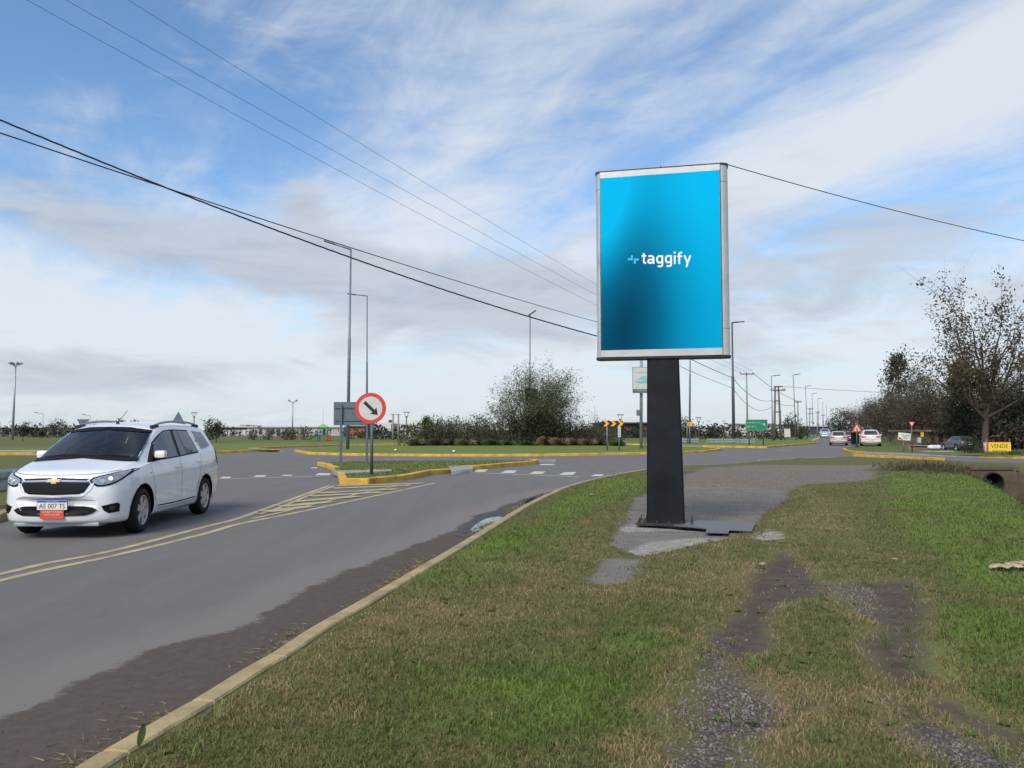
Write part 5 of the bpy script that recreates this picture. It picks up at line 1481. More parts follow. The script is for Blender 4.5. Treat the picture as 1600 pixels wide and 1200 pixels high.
# ================================================================ SIGNS
def disc(mb, c, r, y0, y1, n=48):
    mb.tube([(c[0], y0, c[2]), (c[0], y1, c[2])], r, n, sm=False)
def round_sign():
    d = 24.6; p = at(580.5, 742, d); c = at(579.5, 638, d); r = .478
    t = thing('round_sign', 'round red bordered sign with black arrow pointing down right on the island', 'traffic sign', (p.x, d, .13))
    MB().tube([(p.x, d, .08), (p.x, d, c.z + .1)], .048, 14).build('post', M['sign_post'], t)
    mb = MB(); disc(mb, c, r, d - .055, d - .060); disc(mb, c, r * .96, d - .055, d - .050)
    mb.build('panel_back', M['sign_back'], t)
    b = MB(); ring = []
    n = 64
    vs = []
    for k in range(n):
        a = 2 * math.pi * k / n; vs += [(c.x + r * .985 * math.cos(a), d - .063, c.z + r * .985 * math.sin(a)), (c.x + r * .755 * math.cos(a), d - .063, c.z + r * .755 * math.sin(a))]
    b.addf(vs, [(2 * k, 2 * ((k + 1) % n), 2 * ((k + 1) % n) + 1, 2 * k + 1) for k in range(n)]); b.build('red_border', M['red'], t)
    w = MB(); disc(w, c, r * .756, d - .0615, d - .0625); w.build('white_face', M['sign_white'], t)
    q = MB(); ex = c.x + r * .47; ez = c.z - r * .43
    ang = math.atan2(-1, 1.05); ca, sa = math.cos(ang), math.sin(ang)
    L_ = r * 1.20; hw = r * .105; hh = r * .30; hl = r * .42
    ar = [(0, 0), (-hl, hh), (-hl * .88, hw), (-L_, hw), (-L_, -hw), (-hl * .88, -hw), (-hl, -hh)]
    q.addf([(ex + a * ca - b_ * sa, d - .0655, ez + a * sa + b_ * ca) for a, b_ in ar], [tuple(range(7))[::-1]])
    q.build('arrow', M['sign_black'], t)
round_sign()
def back_sign():
    d = 33.0; x0, x1 = at(521, 650, d).x, at(585, 650, d).x; z0, z1 = at(540, 664.5, d).z, at(540, 628, d).z
    t = thing('sign_board', 'rectangular dark sign board seen from behind on two posts by the round sign', 'traffic sign', ((x0 + x1) / 2, d, .13))
    MB().box(((x0 + x1) / 2, d + .04, (z0 + z1) / 2), (x1 - x0, .02, z1 - z0), bev=.004).build('panel', M['sign_back'], t)
    for z in (z0 + .20, z1 - .24): MB().box(((x0 + x1) / 2, d + .012, z), (x1 - x0 - .12, .035, .06)).build('rail', M['sign_post'], t)
    for u, zt_ in ((533, z1 - .12), (573.5, z1 - .12)):
        x = at(u, 700, d).x; MB().box((x, d - .045, (zt_ + .1) / 2), (.085, .075, zt_ - .1)).build('post', M['sign_post'], t)
back_sign()
def tri(c, s, up=True):
    h = s * .866; k = 1 if up else -1
    return [(c[0] - s / 2, c[2] - k * h / 3), (c[0] + s / 2, c[2] - k * h / 3), (c[0], c[2] + k * h * 2 / 3)]
def inset(T, f):
    cx = sum(p[0] for p in T) / 3; cz = sum(p[1] for p in T) / 3
    return [(cx + (x - cx) * f, cz + (z - cz) * f) for x, z in T]
def tri_mb(T, y0, y1):
    mb = MB(); mb.prism(T, lambda x, z: (x, y0, z), lambda x, z: (x, y1, z)); return mb
def tri_sign(label, u, vtop, d, s, up, back, base_v=None, posth=None, icon=None, name='traffic_sign'):
    k = s * .866
    top = at(u, vtop, d); cz = top.z - (k * 2 / 3 if up else k / 3)
    t = thing(name, label, 'traffic sign', (top.x, d, .13))
    c = (top.x, d, cz)
    MB().tube([(top.x, d + (.04 if not back else -.04), .05), (top.x, d + (.04 if not back else -.04), cz + .1)], .04, 10).build('post', M['sign_post'] if not icon == 'teal' else M['lamp_grey'], t)
    if back:
        tri_mb(tri(c, s, up), d + .01, d + .02).build('panel', M['sign_back'], t)
    else:
        tri_mb(tri(c, s, up), d - .01, d).build('panel', M['red'], t)
        tri_mb(inset(tri(c, s, up), .62), d - .014, d - .011).build('white_face', M['sign_white'], t)
        if icon == 'island':
            MB().box((c[0], d - .018, c[2] - .02), (.05, .004, .22)).box((c[0], d - .018, c[2] - .08), (.16, .004, .05)).build('symbol', M['sign_black'], t)
    return t
tri_sign('dark triangle sign board seen from behind above the left of the minivan roof', 130, 655, 56, .9, False, True)
tri_sign('dark pointed triangle sign seen from behind above the right of the minivan roof', 278.5, 643, 24.8, .9, True, True)
tri_sign('white and red yield triangle on a dark post at the right road corner', 1424.5, 659, 50, .40, False, False)
w = tri_sign('red bordered warning triangle above a dark cabinet at the road corner', 1338.5, 659.5, 62.5, .92, True, False, icon='island')
def cabinet():
    d = 62.8; p = at(1338.5, 700, d)
    t = thing('street_cabinet', 'dark upright cabinet with a grey foot under the red triangle sign', 'cabinet', (p.x, d, .13))
    MB().box((p.x, d + .3, .88), (.46, .42, .95), bev=.02).build('housing', M['black'], t)
    MB().box((p.x + .02, d + .3, .26), (.40, .38, .32), bev=.02).build('foot', M['lamp_grey'], t)
    MB().box((p.x + .02, d + .05, .30), (.30, .02, .16)).build('notice', M['sign_back'], t)
    MB().box((p.x, d + .3, 1.37), (.52, .48, .05)).build('lid', M['cap'], t)
    MB().box((p.x + .0, d + .05, .95), (.012, .02, .8)).build('door_joint', M['sign_post'], t)
cabinet()
def chevron_sign():
    d = 53.0; x0, x1 = at(941, 660, d).x, at(973.3, 660, d).x; z0, z1 = at(950, 666.2, d).z, at(950, 657.5, d).z
    zc_ = (z0 + z1) / 2
    t = thing('chevron_sign', 'black board with three orange chevrons pointing right on the roundabout', 'traffic sign', ((x0 + x1) / 2, d, .14))
    MB().box(((x0 + x1) / 2, d, zc_), (x1 - x0, .02, z1 - z0)).build('panel', M['sign_black'], t)
    for k in range(3):
        cx = x0 + (x1 - x0) * (.17 + k * .345); h = (z1 - z0) / 2 * .97; a = .17; w_ = .21
        mb = MB(); mb.addf([(cx - a, d - .012, zc_ + h), (cx - a + w_, d - .012, zc_ + h), (cx + a * .6 + w_ * .6, d - .012, zc_), (cx + a * .6 - w_ * .4, d - .012, zc_)], [(3, 2, 1, 0)])
        mb.addf([(cx - a, d - .012, zc_ - h), (cx - a + w_, d - .012, zc_ - h), (cx + a * .6 + w_ * .6, d - .012, zc_), (cx + a * .6 - w_ * .4, d - .012, zc_)], [(0, 1, 2, 3)])
        mb.build('chevron', M['amber'], t)
    for u in (948.7, 967.5):
        x = at(u, 690, d).x; MB().tube([(x, d + .05, .05), (x, d + .05, z1 - .05)], .05, 10).build('post', M['lamp_grey'], t)
    x = at(967.8, 690, d).x; za, zb_ = at(968, 683, d).z, at(968, 666.6, d).z
    pl = MB().box((x, d - .01, (za + zb_) / 2), (.19, .02, zb_ - za)).build('placard', M['sign_white'], t)
    mb = MB()
    for k in range(8): mb.box((x - .01 + .02 * (k % 2), d - .023, za + .10 + k * .065), (.07 - .02 * (k % 3), .003, .025))
    mb.build('placard_marks', M['sign_black'], pl)
    # small second board seen obliquely farther round
    d2 = 80.0; xa, xb = at(1074.5, 670, d2).x, at(1081.5, 670, d2).x; z0, z1 = at(1078, 666, d2).z, at(1078, 659.3, d2).z
    t = thing('chevron_sign', 'small orange chevron board in front of a lamp post right of the column', 'traffic sign', ((xa + xb) / 2, d2, .14))
    MB().box(((xa + xb) / 2, d2, (z0 + z1) / 2), (xb - xa, .02, z1 - z0)).build('panel', M['amber'], t)
    MB().box(((xa + xb) / 2 - .08, d2 - .014, (z0 + z1) / 2), (.06, .004, (z1 - z0) * .8), ry=.4).build('chevron', M['sign_black'], t)
    for u in (1074, 1078): x = at(u, 690, d2).x; MB().tube([(x, d2 + .05, .05), (x, d2 + .05, z1 - .05)], .05, 8).build('post', M['lamp_grey'], t)
chevron_sign()
def green_sign():
    d = 74.0; x0, x1 = at(1164.8, 660, d).x, at(1199.2, 660, d).x; z0, z1 = at(1180, 672.2, d).z, at(1180, 655.3, d).z
    t = thing('direction_sign', 'green direction sign with two lines of white writing beside the guardrail', 'traffic sign', ((x0 + x1) / 2, d, .13))
    cx, cz = (x0 + x1) / 2, (z0 + z1) / 2
    MB().box((cx, d, cz), (x1 - x0, .03, z1 - z0)).build('border', M['sign_white'], t)
    p = MB().box((cx, d - .018, cz), (x1 - x0 - .05, .01, z1 - z0 - .05)).build('panel', M['green_sign'], t)
    text_mb('TORREO (Ote.)', .16, lambda x, y, q: (cx - .26 + x, d - .026, cz + .19 + y), width=1.42).build('writing', M['sign_white'], p)
    text_mb('SB. R"9', .15, lambda x, y, q: (cx - .48 + x, d - .026, cz - .16 + y), width=.86).build('writing', M['sign_white'], p)
    a = MB(); ax, az_ = x1 - .32, cz + .02
    a.addf([(ax - .12, d - .026, az_ + .13), (ax + .08, d - .026, az_ + .13), (ax + .02, d - .026, az_ + .06), (ax + .13, d - .026, az_ - .07), (ax + .06, d - .026, az_ - .13), (ax - .05, d - .026, az_ - .01), (ax - .12, d - .026, az_ - .06)], [tuple(range(7))[::-1]])
    a.f = [f[::-1] for f in a.f]
    a.build('arrow', M['sign_white'], p)
    for u in (1171, 1193): x = at(u, 690, d).x; MB().tube([(x, d + .06, .05), (x, d + .06, z1 - .1)], .06, 10).build('post', M['sign_post'], t)
green_sign()

# ================================================================ LAMPS, MASTS AND POLES
def lamp(label, ub, d, ut, vt, arm_u=None, arm_v=None, r=.09, material='lamp_grey', group='street lamps along the roads', head=True, step=True, gz=.13):
    p0 = at(ub, 690, d); pt = at(ut, vt, d)
    t = thing('street_lamp', label, 'street lamp', (p0.x, d, gz), 0, group)
    zs = gz + (pt.z - gz) * .55
    if step:
        MB().tube([(p0.x, d, gz - .08), (p0.x + (pt.x - p0.x) * .55, d, zs), (p0.x + (pt.x - p0.x) * .56, d, zs + .05), (pt.x, d, pt.z)], [r, r * .9, r * .66, r * .5], 10).build('pole', M[material], t)
    else:
        MB().tube([(p0.x, d, gz - .08), (pt.x, d, pt.z)], [r, r * .55], 8).build('pole', M[material], t)
    if arm_u is not None:
        pa = at(arm_u, arm_v, d); v = pa - pt; L_ = v.length; v.normalize()
        MB().tube([pt - v * .05, pt + v * (L_ - .55)], r * .45, 8).build('arm', M[material], t)
        if head:
            c = pt + v * (L_ - .35); h = MB().box(c, (.78, .26, .10), ry=-math.atan2(v.z, v.x) if v.x > 0 else math.atan2(v.z, -v.x), bev=.03).build('lamp_head', M['lamp_dark'], t)
    return t
lamp('tall lamp post with its arm reaching left over the round arrow sign', 543.3, 57, 548.3, 390, 507.5, 376.5, r=.12)
lamp('second lamp post just right of and behind the tallest one, arm to the left', 573.2, 74, 573.6, 462.5, 543.5, 459, r=.10)
tC = lamp('lamp post rising through the round tree on the roundabout', 827.5, 66.4, 828.3, 491, 826.0, 492.5, r=.085)
lamp('lamp post close behind the billboard carrying a car advert', 1001.6, 57, 1002.4, 392, 1035, 384, r=.12, material='galv')
lamp('lamp post seen just right of the billboard column behind the small orange chevrons', 1077.4, 83, 1078.6, 500, 1100, 497, r=.11)
lamp('dark lamp post at the right edge of the billboard, arm to the right', 1146.6, 85, 1143.8, 504, 1162.5, 502.5, r=.17, material='lamp_dark')
far_l = [(1207.5, 1205.3, 587.5, 1218.5, 586, 104, 'first far lamp post right of the green sign, arm to the right'), (1244, 1239.3, 585.8, 1249.8, 584.2, 110, 'tallest of the far lamp posts, right of the twin wooden pole'),
         (1262, 1258.4, 603.6, 1267, 602.5, 140, 'third in the row of far lamp posts going away'), (1271, 1268.8, 615, 1276.5, 614, 167, 'fourth in the row of far lamp posts going away'),
         (1280, 1277.8, 623, 1283.2, 622.3, 194, 'fifth in the row of far lamp posts going away'), (1287.5, 1285.3, 629, 1290.5, 628.4, 221, 'sixth in the row of far lamp posts going away'),
         (1293, 1291, 634, 1295.5, 633.5, 250, 'seventh in the row of far lamp posts going away'), (1299, 1297.2, 641, 1301, 640.6, 306, 'last and smallest in the row of far lamp posts')]
for ub, ut, vt, au, av, d, lb in far_l: lamp(lb, ub, d, ut, vt, au, av, r=.085, material='lamp_grey', step=False, head=d < 200)
lamp('small far lamp post with arm to the left beside the bare sapling', 67.2, 150, 67.2, 646.4, 53.5, 644.2, r=.09, step=False, material='galv')
lamp('small far lamp post with arm to the left above the upside down triangle sign', 140.5, 150, 140.8, 649.6, 128.5, 647.3, r=.09, step=False, material='galv')
lamp('faint far lamp post right of the minivan roof with arm to the left', 321, 170, 321, 657, 313, 656, r=.09, step=False, material='galv')
def park_lamp(label, u, vb_d, vt):
    d = vb_d; p = at(u, vt, d)
    t = thing('park_lamp', label, 'park lamp', (p.x, d, .13), 0, 'park lamps with flat round tops')
    s = .62
    MB().tube([(p.x, d, .05), (p.x, d, p.z - s)], .055, 8).build('pole', M['lamp_dark'], t)
    h = MB().tube([(p.x, d, p.z - s), (p.x, d, p.z - s * .75)], [.06, .16], 10); h.build('socket', M['lamp_dark'], t)
    for a in range(4): MB().tube([(p.x + .15 * math.cos(a * 1.57 + .7), d + .15 * math.sin(a * 1.57 + .7), p.z - s * .75), (p.x + .30 * math.cos(a * 1.57 + .7), d + .30 * math.sin(a * 1.57 + .7), p.z - .04)], .014, 5).build('stay', M['lamp_dark'], t)
    MB().tube([(p.x, d, p.z - .07), (p.x, d, p.z)], [.36, .30], 16).build('lamp_top', M['lamp_dark'], t)
park_lamp('park lamp rising behind the right end of the minivan roof', 303.5, 90, 644.3)
park_lamp('park lamp in front of the white houses', 635.2, 82, 643.4)
park_lamp('park lamp above the right end of the orange chevron board', 969.2, 80, 647.5)
park_lamp('park lamp right of the small orange chevron board', 1091.6, 92, 652)
park_lamp('small park lamp far behind the guardrail', 1131.5, 150, 657.2)
def flood_mast(label, ub, ut, vt, d, big=True):
    p0 = at(ub, 690, d); pt = at(ut, vt, d)
    t = thing('floodlight_mast', label, 'floodlight mast', (p0.x, d, .13), 0, 'floodlight masts in the park')
    r = .17 if big else .13
    MB().tube([(p0.x, d, 0), (pt.x, d, pt.z)], [r, r * .55], 10).build('pole', M['galv'], t)
    n = 6 if big else 2
    for k in range(n):
        if n == 2: a = 0 if k else math.pi
        else: a = 2 * math.pi * k / n + .3
        R_ = .62 if big else .45
        x, y = pt.x + R_ * math.cos(a), d + R_ * math.sin(a)
        MB().tube([(pt.x, d, pt.z - .35), (x, y, pt.z)], .04, 6).build('arm', M['galv'], t)
        MB().box((x + .08 * math.cos(a), y, pt.z + .08), (.36, .22, .20), rz=a, ry=-.6).build('floodlight', M['lamp_grey'], t)
flood_mast('tall pale mast with a crown of floodlights at the far left', 19.3, 24.6, 569, 110)
flood_mast('slim mast with two floodlights above the long low building', 456.5, 457.6, 627, 120, False)
for u, lb in ((614.2, 'left one of two pale platform poles in front of the white houses'), (622.6, 'right one of two pale platform poles in front of the white houses')):
    d = 110; p = at(u, 647.5, d)
    t = thing('utility_pole', lb, 'utility pole', (p.x, d, .13), 0, 'utility poles')
    MB().tube([(p.x, d, 0), (p.x, d, p.z)], [.16, .11], 8).build('pole', M['concrete_pole'], t)
    MB().box((p.x, d, p.z), (.62, .3, .10)).build('cross_arm', M['concrete_pole'], t)
def upole(label, ub, d, ut, vt, arm, r=.15, material='concrete_pole', extra=0):
    p0 = at(ub, 690, d); pt = at(ut, vt, d)
    t = thing('utility_pole', label, 'utility pole', (p0.x, d, .13), 0, 'utility poles')
    MB().tube([(p0.x, d, 0), (pt.x, d, pt.z)], [r, r * .6], 8).build('pole', M[material], t)
    for k in range(1 + extra):
        z = pt.z - .12 - k * .9
        MB().box((pt.x + arm * .03, d - .12, z), (arm, .11, .13)).build('cross_arm', M['wood_pole'], t)
    for s in (-.48, 0, .46): MB().tube([(pt.x + arm * s, d - .12, pt.z - .05), (pt.x + arm * s, d - .12, pt.z + .14)], [.05, .035], 6).build('insulator', M['lamp_dark'], t)
    return t
upole('pale utility pole with a crossarm rising behind the green sign', 1168.3, 104, 1166.4, 583, 1.75)
upole('shorter utility pole with crossarm between the far lamp posts', 1247.3, 125, 1246.4, 627, 1.0)
upole('far utility pole with two crossarms, left of the dark hedge end', 1264.6, 150, 1265.6, 638, 1.0, extra=1)
upole('small far utility pole left of the white car on the road', 1277, 180, 1277, 643.5, .9)
upole('tiny far utility pole above the oncoming white car', 1285.6, 210, 1285.6, 648.5, .9)
upole('tiny dark utility pole nearest the far end of the road', 1297.2, 235, 1297.2, 655, 1.4, r=.22, material='wood_pole')
def hframe():
    d = 108; t = thing('twin_leg_pole', 'twin leg wooden power pole with crossarms right of the green sign', 'utility pole', (at(1214, 690, d).x, d, .13), 0, 'utility poles')
    for ub, ut in ((1209.8, 1211.3), (1220.6, 1216.2)):
        a, b = at(ub, 689, d), at(ut, 603.5, d); MB().tube([(a.x, d, 0), (b.x, d, b.z)], [.17, .12], 8).build('leg', M['wood_pole'], t)
    for u0, u1, v in ((1209.5, 1222.5, 604), (1204.5, 1227, 609.8), (1209.6, 1218.6, 626.3), (1209.2, 1220.2, 643.6)):
        a, b = at(u0, v, d), at(u1, v, d); MB().box(((a.x + b.x) / 2, d, a.z), (b.x - a.x, .34, .16)).build('cross_arm', M['wood_pole'], t)
    for u in (1205, 1223.5, 1226.5): a = at(u, 608, d); MB().tube([(a.x, d, a.z - .1), (a.x, d, a.z + .15)], .05, 6).build('insulator', M['lamp_dark'], t)
hframe()
def poster():
    d = 56.8; x0, x1 = at(987.8, 600, d).x, at(1017.5, 600, d).x; z0, z1 = at(1000, 614.3, d).z, at(1000, 573.6, d).z
    t = thing('advert_panel', 'white advert with a teal car picture hung on the lamp post behind the column', 'advert panel', ((x0 + x1) / 2, d - .16, (z0 + z1) / 2))
    cx, cz = (x0 + x1) / 2, (z0 + z1) / 2; Wd, Hd = x1 - x0, z1 - z0
    MB().box((cx, d - .16, cz), (Wd, .06, Hd)).build('frame', M['lamp_grey'], t)
    MB().box((cx, d - .195, cz + .12), (Wd - .07, .008, Hd - .32)).build('sheet', M['sign_white'], t)
    MB().box((cx, d - .195, z0 + .14), (Wd - .07, .008, .20)).build('lower_band', M['sign_back'], t)
    c = [(-.48, -.14), (-.46, .02), (-.38, .06), (-.16, .10), (-.06, .26), (.24, .28), (.38, .12), (.47, .06), (.48, -.14), (.36, -.20), (-.10, -.24), (-.38, -.20)]
    mb = MB(); mb.addf([(cx + x, d - .202, cz - .02 + z) for x, z in c], [tuple(range(len(c)))[::-1]]); mb.f = [f[::-1] for f in mb.f]; car = mb.build('car_picture', M['teal'], t)
    mb = MB(); mb.addf([(cx + x, d - .206, cz - .02 + z) for x, z in ((-.40, .03), (.02, .03), (.0, -.09), (-.38, -.09))], [(0, 1, 2, 3)]); mb.build('grille_picture', M['sign_white'], car)
    text_mb('Valenciana', .10, lambda x, y, q: (cx + x, d - .202, cz + .53 + y), width=.72).build('writing', M['lamp_grey'], t)
    text_mb('T VALENCIANA', .07, lambda x, y, q: (cx + x, d - .202, z0 + .17 + y), width=.95).build('writing', M['sign_white'], t)
    p = at(997, 645, d)
    t2 = thing('meter_box', 'small dark box fixed to the lamp post below the car advert', 'meter box', (p.x, d, p.z))
    MB().box((p.x, d, p.z), (.22, .18, .40), bev=.02).build('housing', M['sign_post'], t2)
    MB().box((p.x, d - .10, p.z), (.17, .02, .34)).build('lid', M['lamp_grey'], t2)
poster()
def tree_board():
    d = 66.1; x0, x1 = at(820.5, 620, d).x, at(840, 620, d).x; z0, z1 = at(830, 633, d).z, at(830, 607, d).z
    t = thing('sign_board', 'dark square board hanging on the lamp post inside the round tree', 'sign board', ((x0 + x1) / 2, d, z0))
    MB().box(((x0 + x1) / 2, d, (z0 + z1) / 2), (x1 - x0, .05, z1 - z0)).build('panel', M['black'], t)
    for z in (z0 + .3, z1 - .3): MB().box(((x0 + x1) / 2, d - .04, z), (x1 - x0, .04, .06)).build('rail', M['sign_post'], t)
tree_board()

# ================================================================ WIRES
def wire(label, a, b, mid=None, r=.012, material='wire_far', n=60, sag=None, twist=False, group='overhead wires'):
    A, B_ = Vector(a), Vector(b)
    if sag is None:
        u, v = mid; best = None
        for k in range(0, 400):
            s = k * .01
            # sagging curve, find the point nearest the pixel column and compare heights
            for_t = None
            lo = 1e9
            for i in range(101):
                t = i / 100; p = A.lerp(B_, t); z = p.z - 4 * s * t * (1 - t)
                if p.y < .5: continue
                pu, pv = project(Vector((p.x, p.y, z)))
                if abs(pu - u) < lo: lo = abs(pu - u); for_t = pv
            if for_t is None: continue
            e = abs(for_t - v)
            if best is None or e < best[0]: best = (e, s)
        sag = best[1]
    pts = []
    for i in range(n + 1):
        t = i / n; p = A.lerp(B_, t); pts.append(Vector((p.x, p.y, p.z - 4 * sag * t * (1 - t))))
    mb = MB()
    if twist:
        for ph in (0, 2.1, 4.2):
            q = []
            for i in range(n * 4 + 1):
                t = i / (n * 4); p = A.lerp(B_, t); a = t * (B_ - A).length * 3.0 + ph
                q.append(Vector((p.x + r * .5 * math.cos(a), p.y, p.z - 4 * sag * t * (1 - t) + r * .5 * math.sin(a))))
            mb.tube(q, r * .6, 4)
    else: mb.tube(pts, r, 4)
    o = mb.build('overhead_wire', M[material]); tag(o, label, 'wire', group); return o
def project(p):
    d = np.array([p.x, p.y, p.z - CAM_H]); f = d @ FW
    return 800 + F_PX * (d @ RT) / f, 600 - F_PX * (d @ UPV) / f
def ext(a, b, t):
    """point at parameter t on the line through two placed points"""
    return Vector(a).lerp(Vector(b), t)
PL = at(1158, 583, 104); PM = at(1166, 581, 104); PR_ = at(1176, 580, 104)
wire('lowest of the three thin wires that cross the sky from top left', ext(PL, at(50, 0, 32), 1.04), PL, (460, 230), r=.010)
wire('middle one of the three thin wires that cross the sky from top left', ext(PM, at(108, 0, 32), 1.04), PM, (460, 202), r=.010)
wire('highest of the three thin wires that cross the sky from top left', ext(PR_, at(205, 0, 36), 1.04), PR_, (460, 165), r=.010)
D1, D2 = at(1002, 543, 56.9), at(1002, 521, 56.9)
F1, F2_ = at(1145, 590.5, 85), at(1145, 606.5, 85)
wire('thick twisted black cable crossing the sky from the left edge', ext(D1, at(0, 183, 33), 1.04), D1, sag=.80, r=.042, material='wire', twist=True)
wire('single cable that crosses the thick twisted one near the left lamp post', ext(D2, at(0, 205, 17), 1.04), D2, sag=.25, r=.018, material='wire')
wire('cable between the advert lamp post and the dark lamp post, upper one', D2, F1, sag=.15, r=.03, material='wire_far')
wire('cable between the advert lamp post and the dark lamp post, lower one', D1, F2_, sag=.15, r=.022, material='wire_far')
H1, H2 = at(1205, 626, 105), at(1205, 636, 105)
wire('sagging cable between the dark lamp post and the far lamp posts', F1, H1, (1190, 626), r=.03)
wire('lower sagging cable between the dark lamp post and the far lamp posts', F2_, H2, (1185, 641), r=.025)
wire('short sagging cable between the twin leg pole and the tallest far lamp post', H1, at(1241, 633, 112), (1225, 633), r=.03)
wire('long faint wire from the twin leg pole to the right', at(1223, 604, 108), at(1420, 615, 108), (1300, 609), r=.03)
wire('thin wires running on between the pale poles', at(1176, 582, 104), at(1250, 628, 125), (1200, 601), r=.03)
wire('lone cable running from behind the top of the billboard down to the right', at(1126, 254, 12.6), at(1900, 428, 18), sag=.2, r=.0075, material='wire')

# ================================================================ GUARDRAILS AND FENCE
def guardrail(label, line, z0, h, posts=2.0, double=False, back=1):
    line = [Vector(p) for p in line]
    t = thing('guardrail', label, 'guardrail', (line[0].x, line[0].y, .12), 0, None)
    mb = MB(); prof = [(0, 0), (.05, .04), (.05, .11), (.0, .15), (.0, .17), (.05, .21), (.05, .28), (0, .32)]
    sc = h / .32; pts = [Vector((p[0], p[1])) for p in resample([(p.x, p.y) for p in line], 1.0)]
    vs = []
    for k, p in enumerate(pts):
        tt = (pts[min(k + 1, len(pts) - 1)] - pts[max(k - 1, 0)]).normalized(); n = Vector((-tt.y, tt.x)) * back
        for a, z in prof: q = p + n * a; vs.append((q.x, q.y, z0 + z * sc))
    m_ = len(prof)
    mb.addf(vs, [(k * m_ + j, k * m_ + j + 1, (k + 1) * m_ + j + 1, (k + 1) * m_ + j) for k in range(len(pts) - 1) for j in range(m_ - 1)])
    mb.build('beam', M['galv'], t)
    pp = resample([(p.x, p.y) for p in line], posts)
    for k, p in enumerate(pp):
        tt = Vector(pp[min(k + 1, len(pp) - 1)]) - Vector(pp[max(k - 1, 0)]); n = Vector((-tt.y, tt.x)).normalized() * -back * .07
        MB().box((p[0] + n.x, p[1] + n.y, (z0 + h) / 2 + .02), (.10, .10, z0 + h)).build('post', M['galv'], t)
guardrail('long silver guardrail at the left edge, partly hidden by the minivan', [(-8.3, 0), (-8.55, 6), (-9.3, 14.5), (-9.9, 20), (-10.6, 25)], .36, .42, 2.0, back=-1)
ga, gb = at(1106, 690, 84), at(1179, 690, 80)
guardrail('long low silver guardrail in front of the green direction sign', [(ga.x, ga.y), (gb.x, gb.y)], .25, .40, 1.9)
ga, gb = at(1056, 690, 86), at(1091, 690, 86)
guardrail('short piece of silver guardrail just right of the column', [(ga.x, ga.y), (gb.x, gb.y)], .25, .40, 1.9)
def picket():
    t = thing('picket_fence', 'low pale picket fence behind the guardrail at the left edge', 'fence', (-15, 20.5, .12))
    MB().box((-14.5, 20.5, .42), (7, .03, .03)).box((-14.5, 20.5, .2), (7, .03, .03)).build('rail', M['wall_grey'], t)
    mb = MB()
    for k in range(70): mb.box((-18 + k * .1, 20.46, .30), (.035, .02, .40))
    mb.build('pickets', M['wall_grey'], t)
picket()
# ================================================================ TREES AND SHRUBS
def branch(mb, rg, p, d, L_, r, lvl, maxl, wind, tips, segs=4, nsub=(3, 4), spread=.55, up=.12, tip_all=False):
    pts = [p.copy()]; rad = [r]; q = p.copy(); dr = d.copy()
    for i in range(segs):
        dr = (dr + Vector((rg.uniform(-1, 1), rg.uniform(-1, 1), rg.uniform(-1, 1))) * .16 + wind * .10 * (lvl + 1) * .5 + Vector((0, 0, up * .3))).normalized()
        q = q + dr * L_ / segs; pts.append(q.copy()); rad.append(r * (1 - .62 * (i + 1) / segs))
        if lvl >= maxl - 1 or tip_all: tips.append((q.copy(), dr.copy(), lvl))
    mb.tube(pts, rad, 6 if lvl < 2 else 3, caps=False)
    if lvl < maxl:
        for k in range(rg.randint(*nsub)):
            i = rg.randint(1 if lvl == 0 else 1, segs); b = pts[i]
            ax = Vector((rg.uniform(-1, 1), rg.uniform(-1, 1), rg.uniform(-.4, .9)))
            nd = (dr * (1 - spread) + ax.normalized() * spread).normalized()
            branch(mb, rg, b, nd, L_ * rg.uniform(.55, .8), rad[i] * .62, lvl + 1, maxl, wind, tips, segs, nsub, spread, up, tip_all)
def leaves(name, C, n_per, size, wind, material, parent, seed, spread=.3, ratio=.35, off=None):
    """small leaf blades scattered round the given points"""
    g = np.random.default_rng(seed); C = np.asarray(C, float)
    if len(C) == 0: return None
    k = len(C) * n_per
    P = np.repeat(C, n_per, axis=0) + g.normal(0, spread, (k, 3))
    D = g.normal(0, 1, (k, 3)) + np.asarray(wind) * 1.6; D /= np.linalg.norm(D, axis=1)[:, None]
    S = np.cross(D, g.normal(0, 1, (k, 3))); S /= np.maximum(1e-6, np.linalg.norm(S, axis=1))[:, None]
    L_ = size * g.uniform(.55, 1.4, k)[:, None]; w = L_ * ratio
    V = np.stack([P - D * L_ * .5, P + S * w * .5, P + D * L_ * .5, P - S * w * .5], axis=1)
    T = np.arange(k * 4).reshape(-1, 4)
    return np_mesh(name, V.reshape(-1, 3), T, material, parent, off=off)
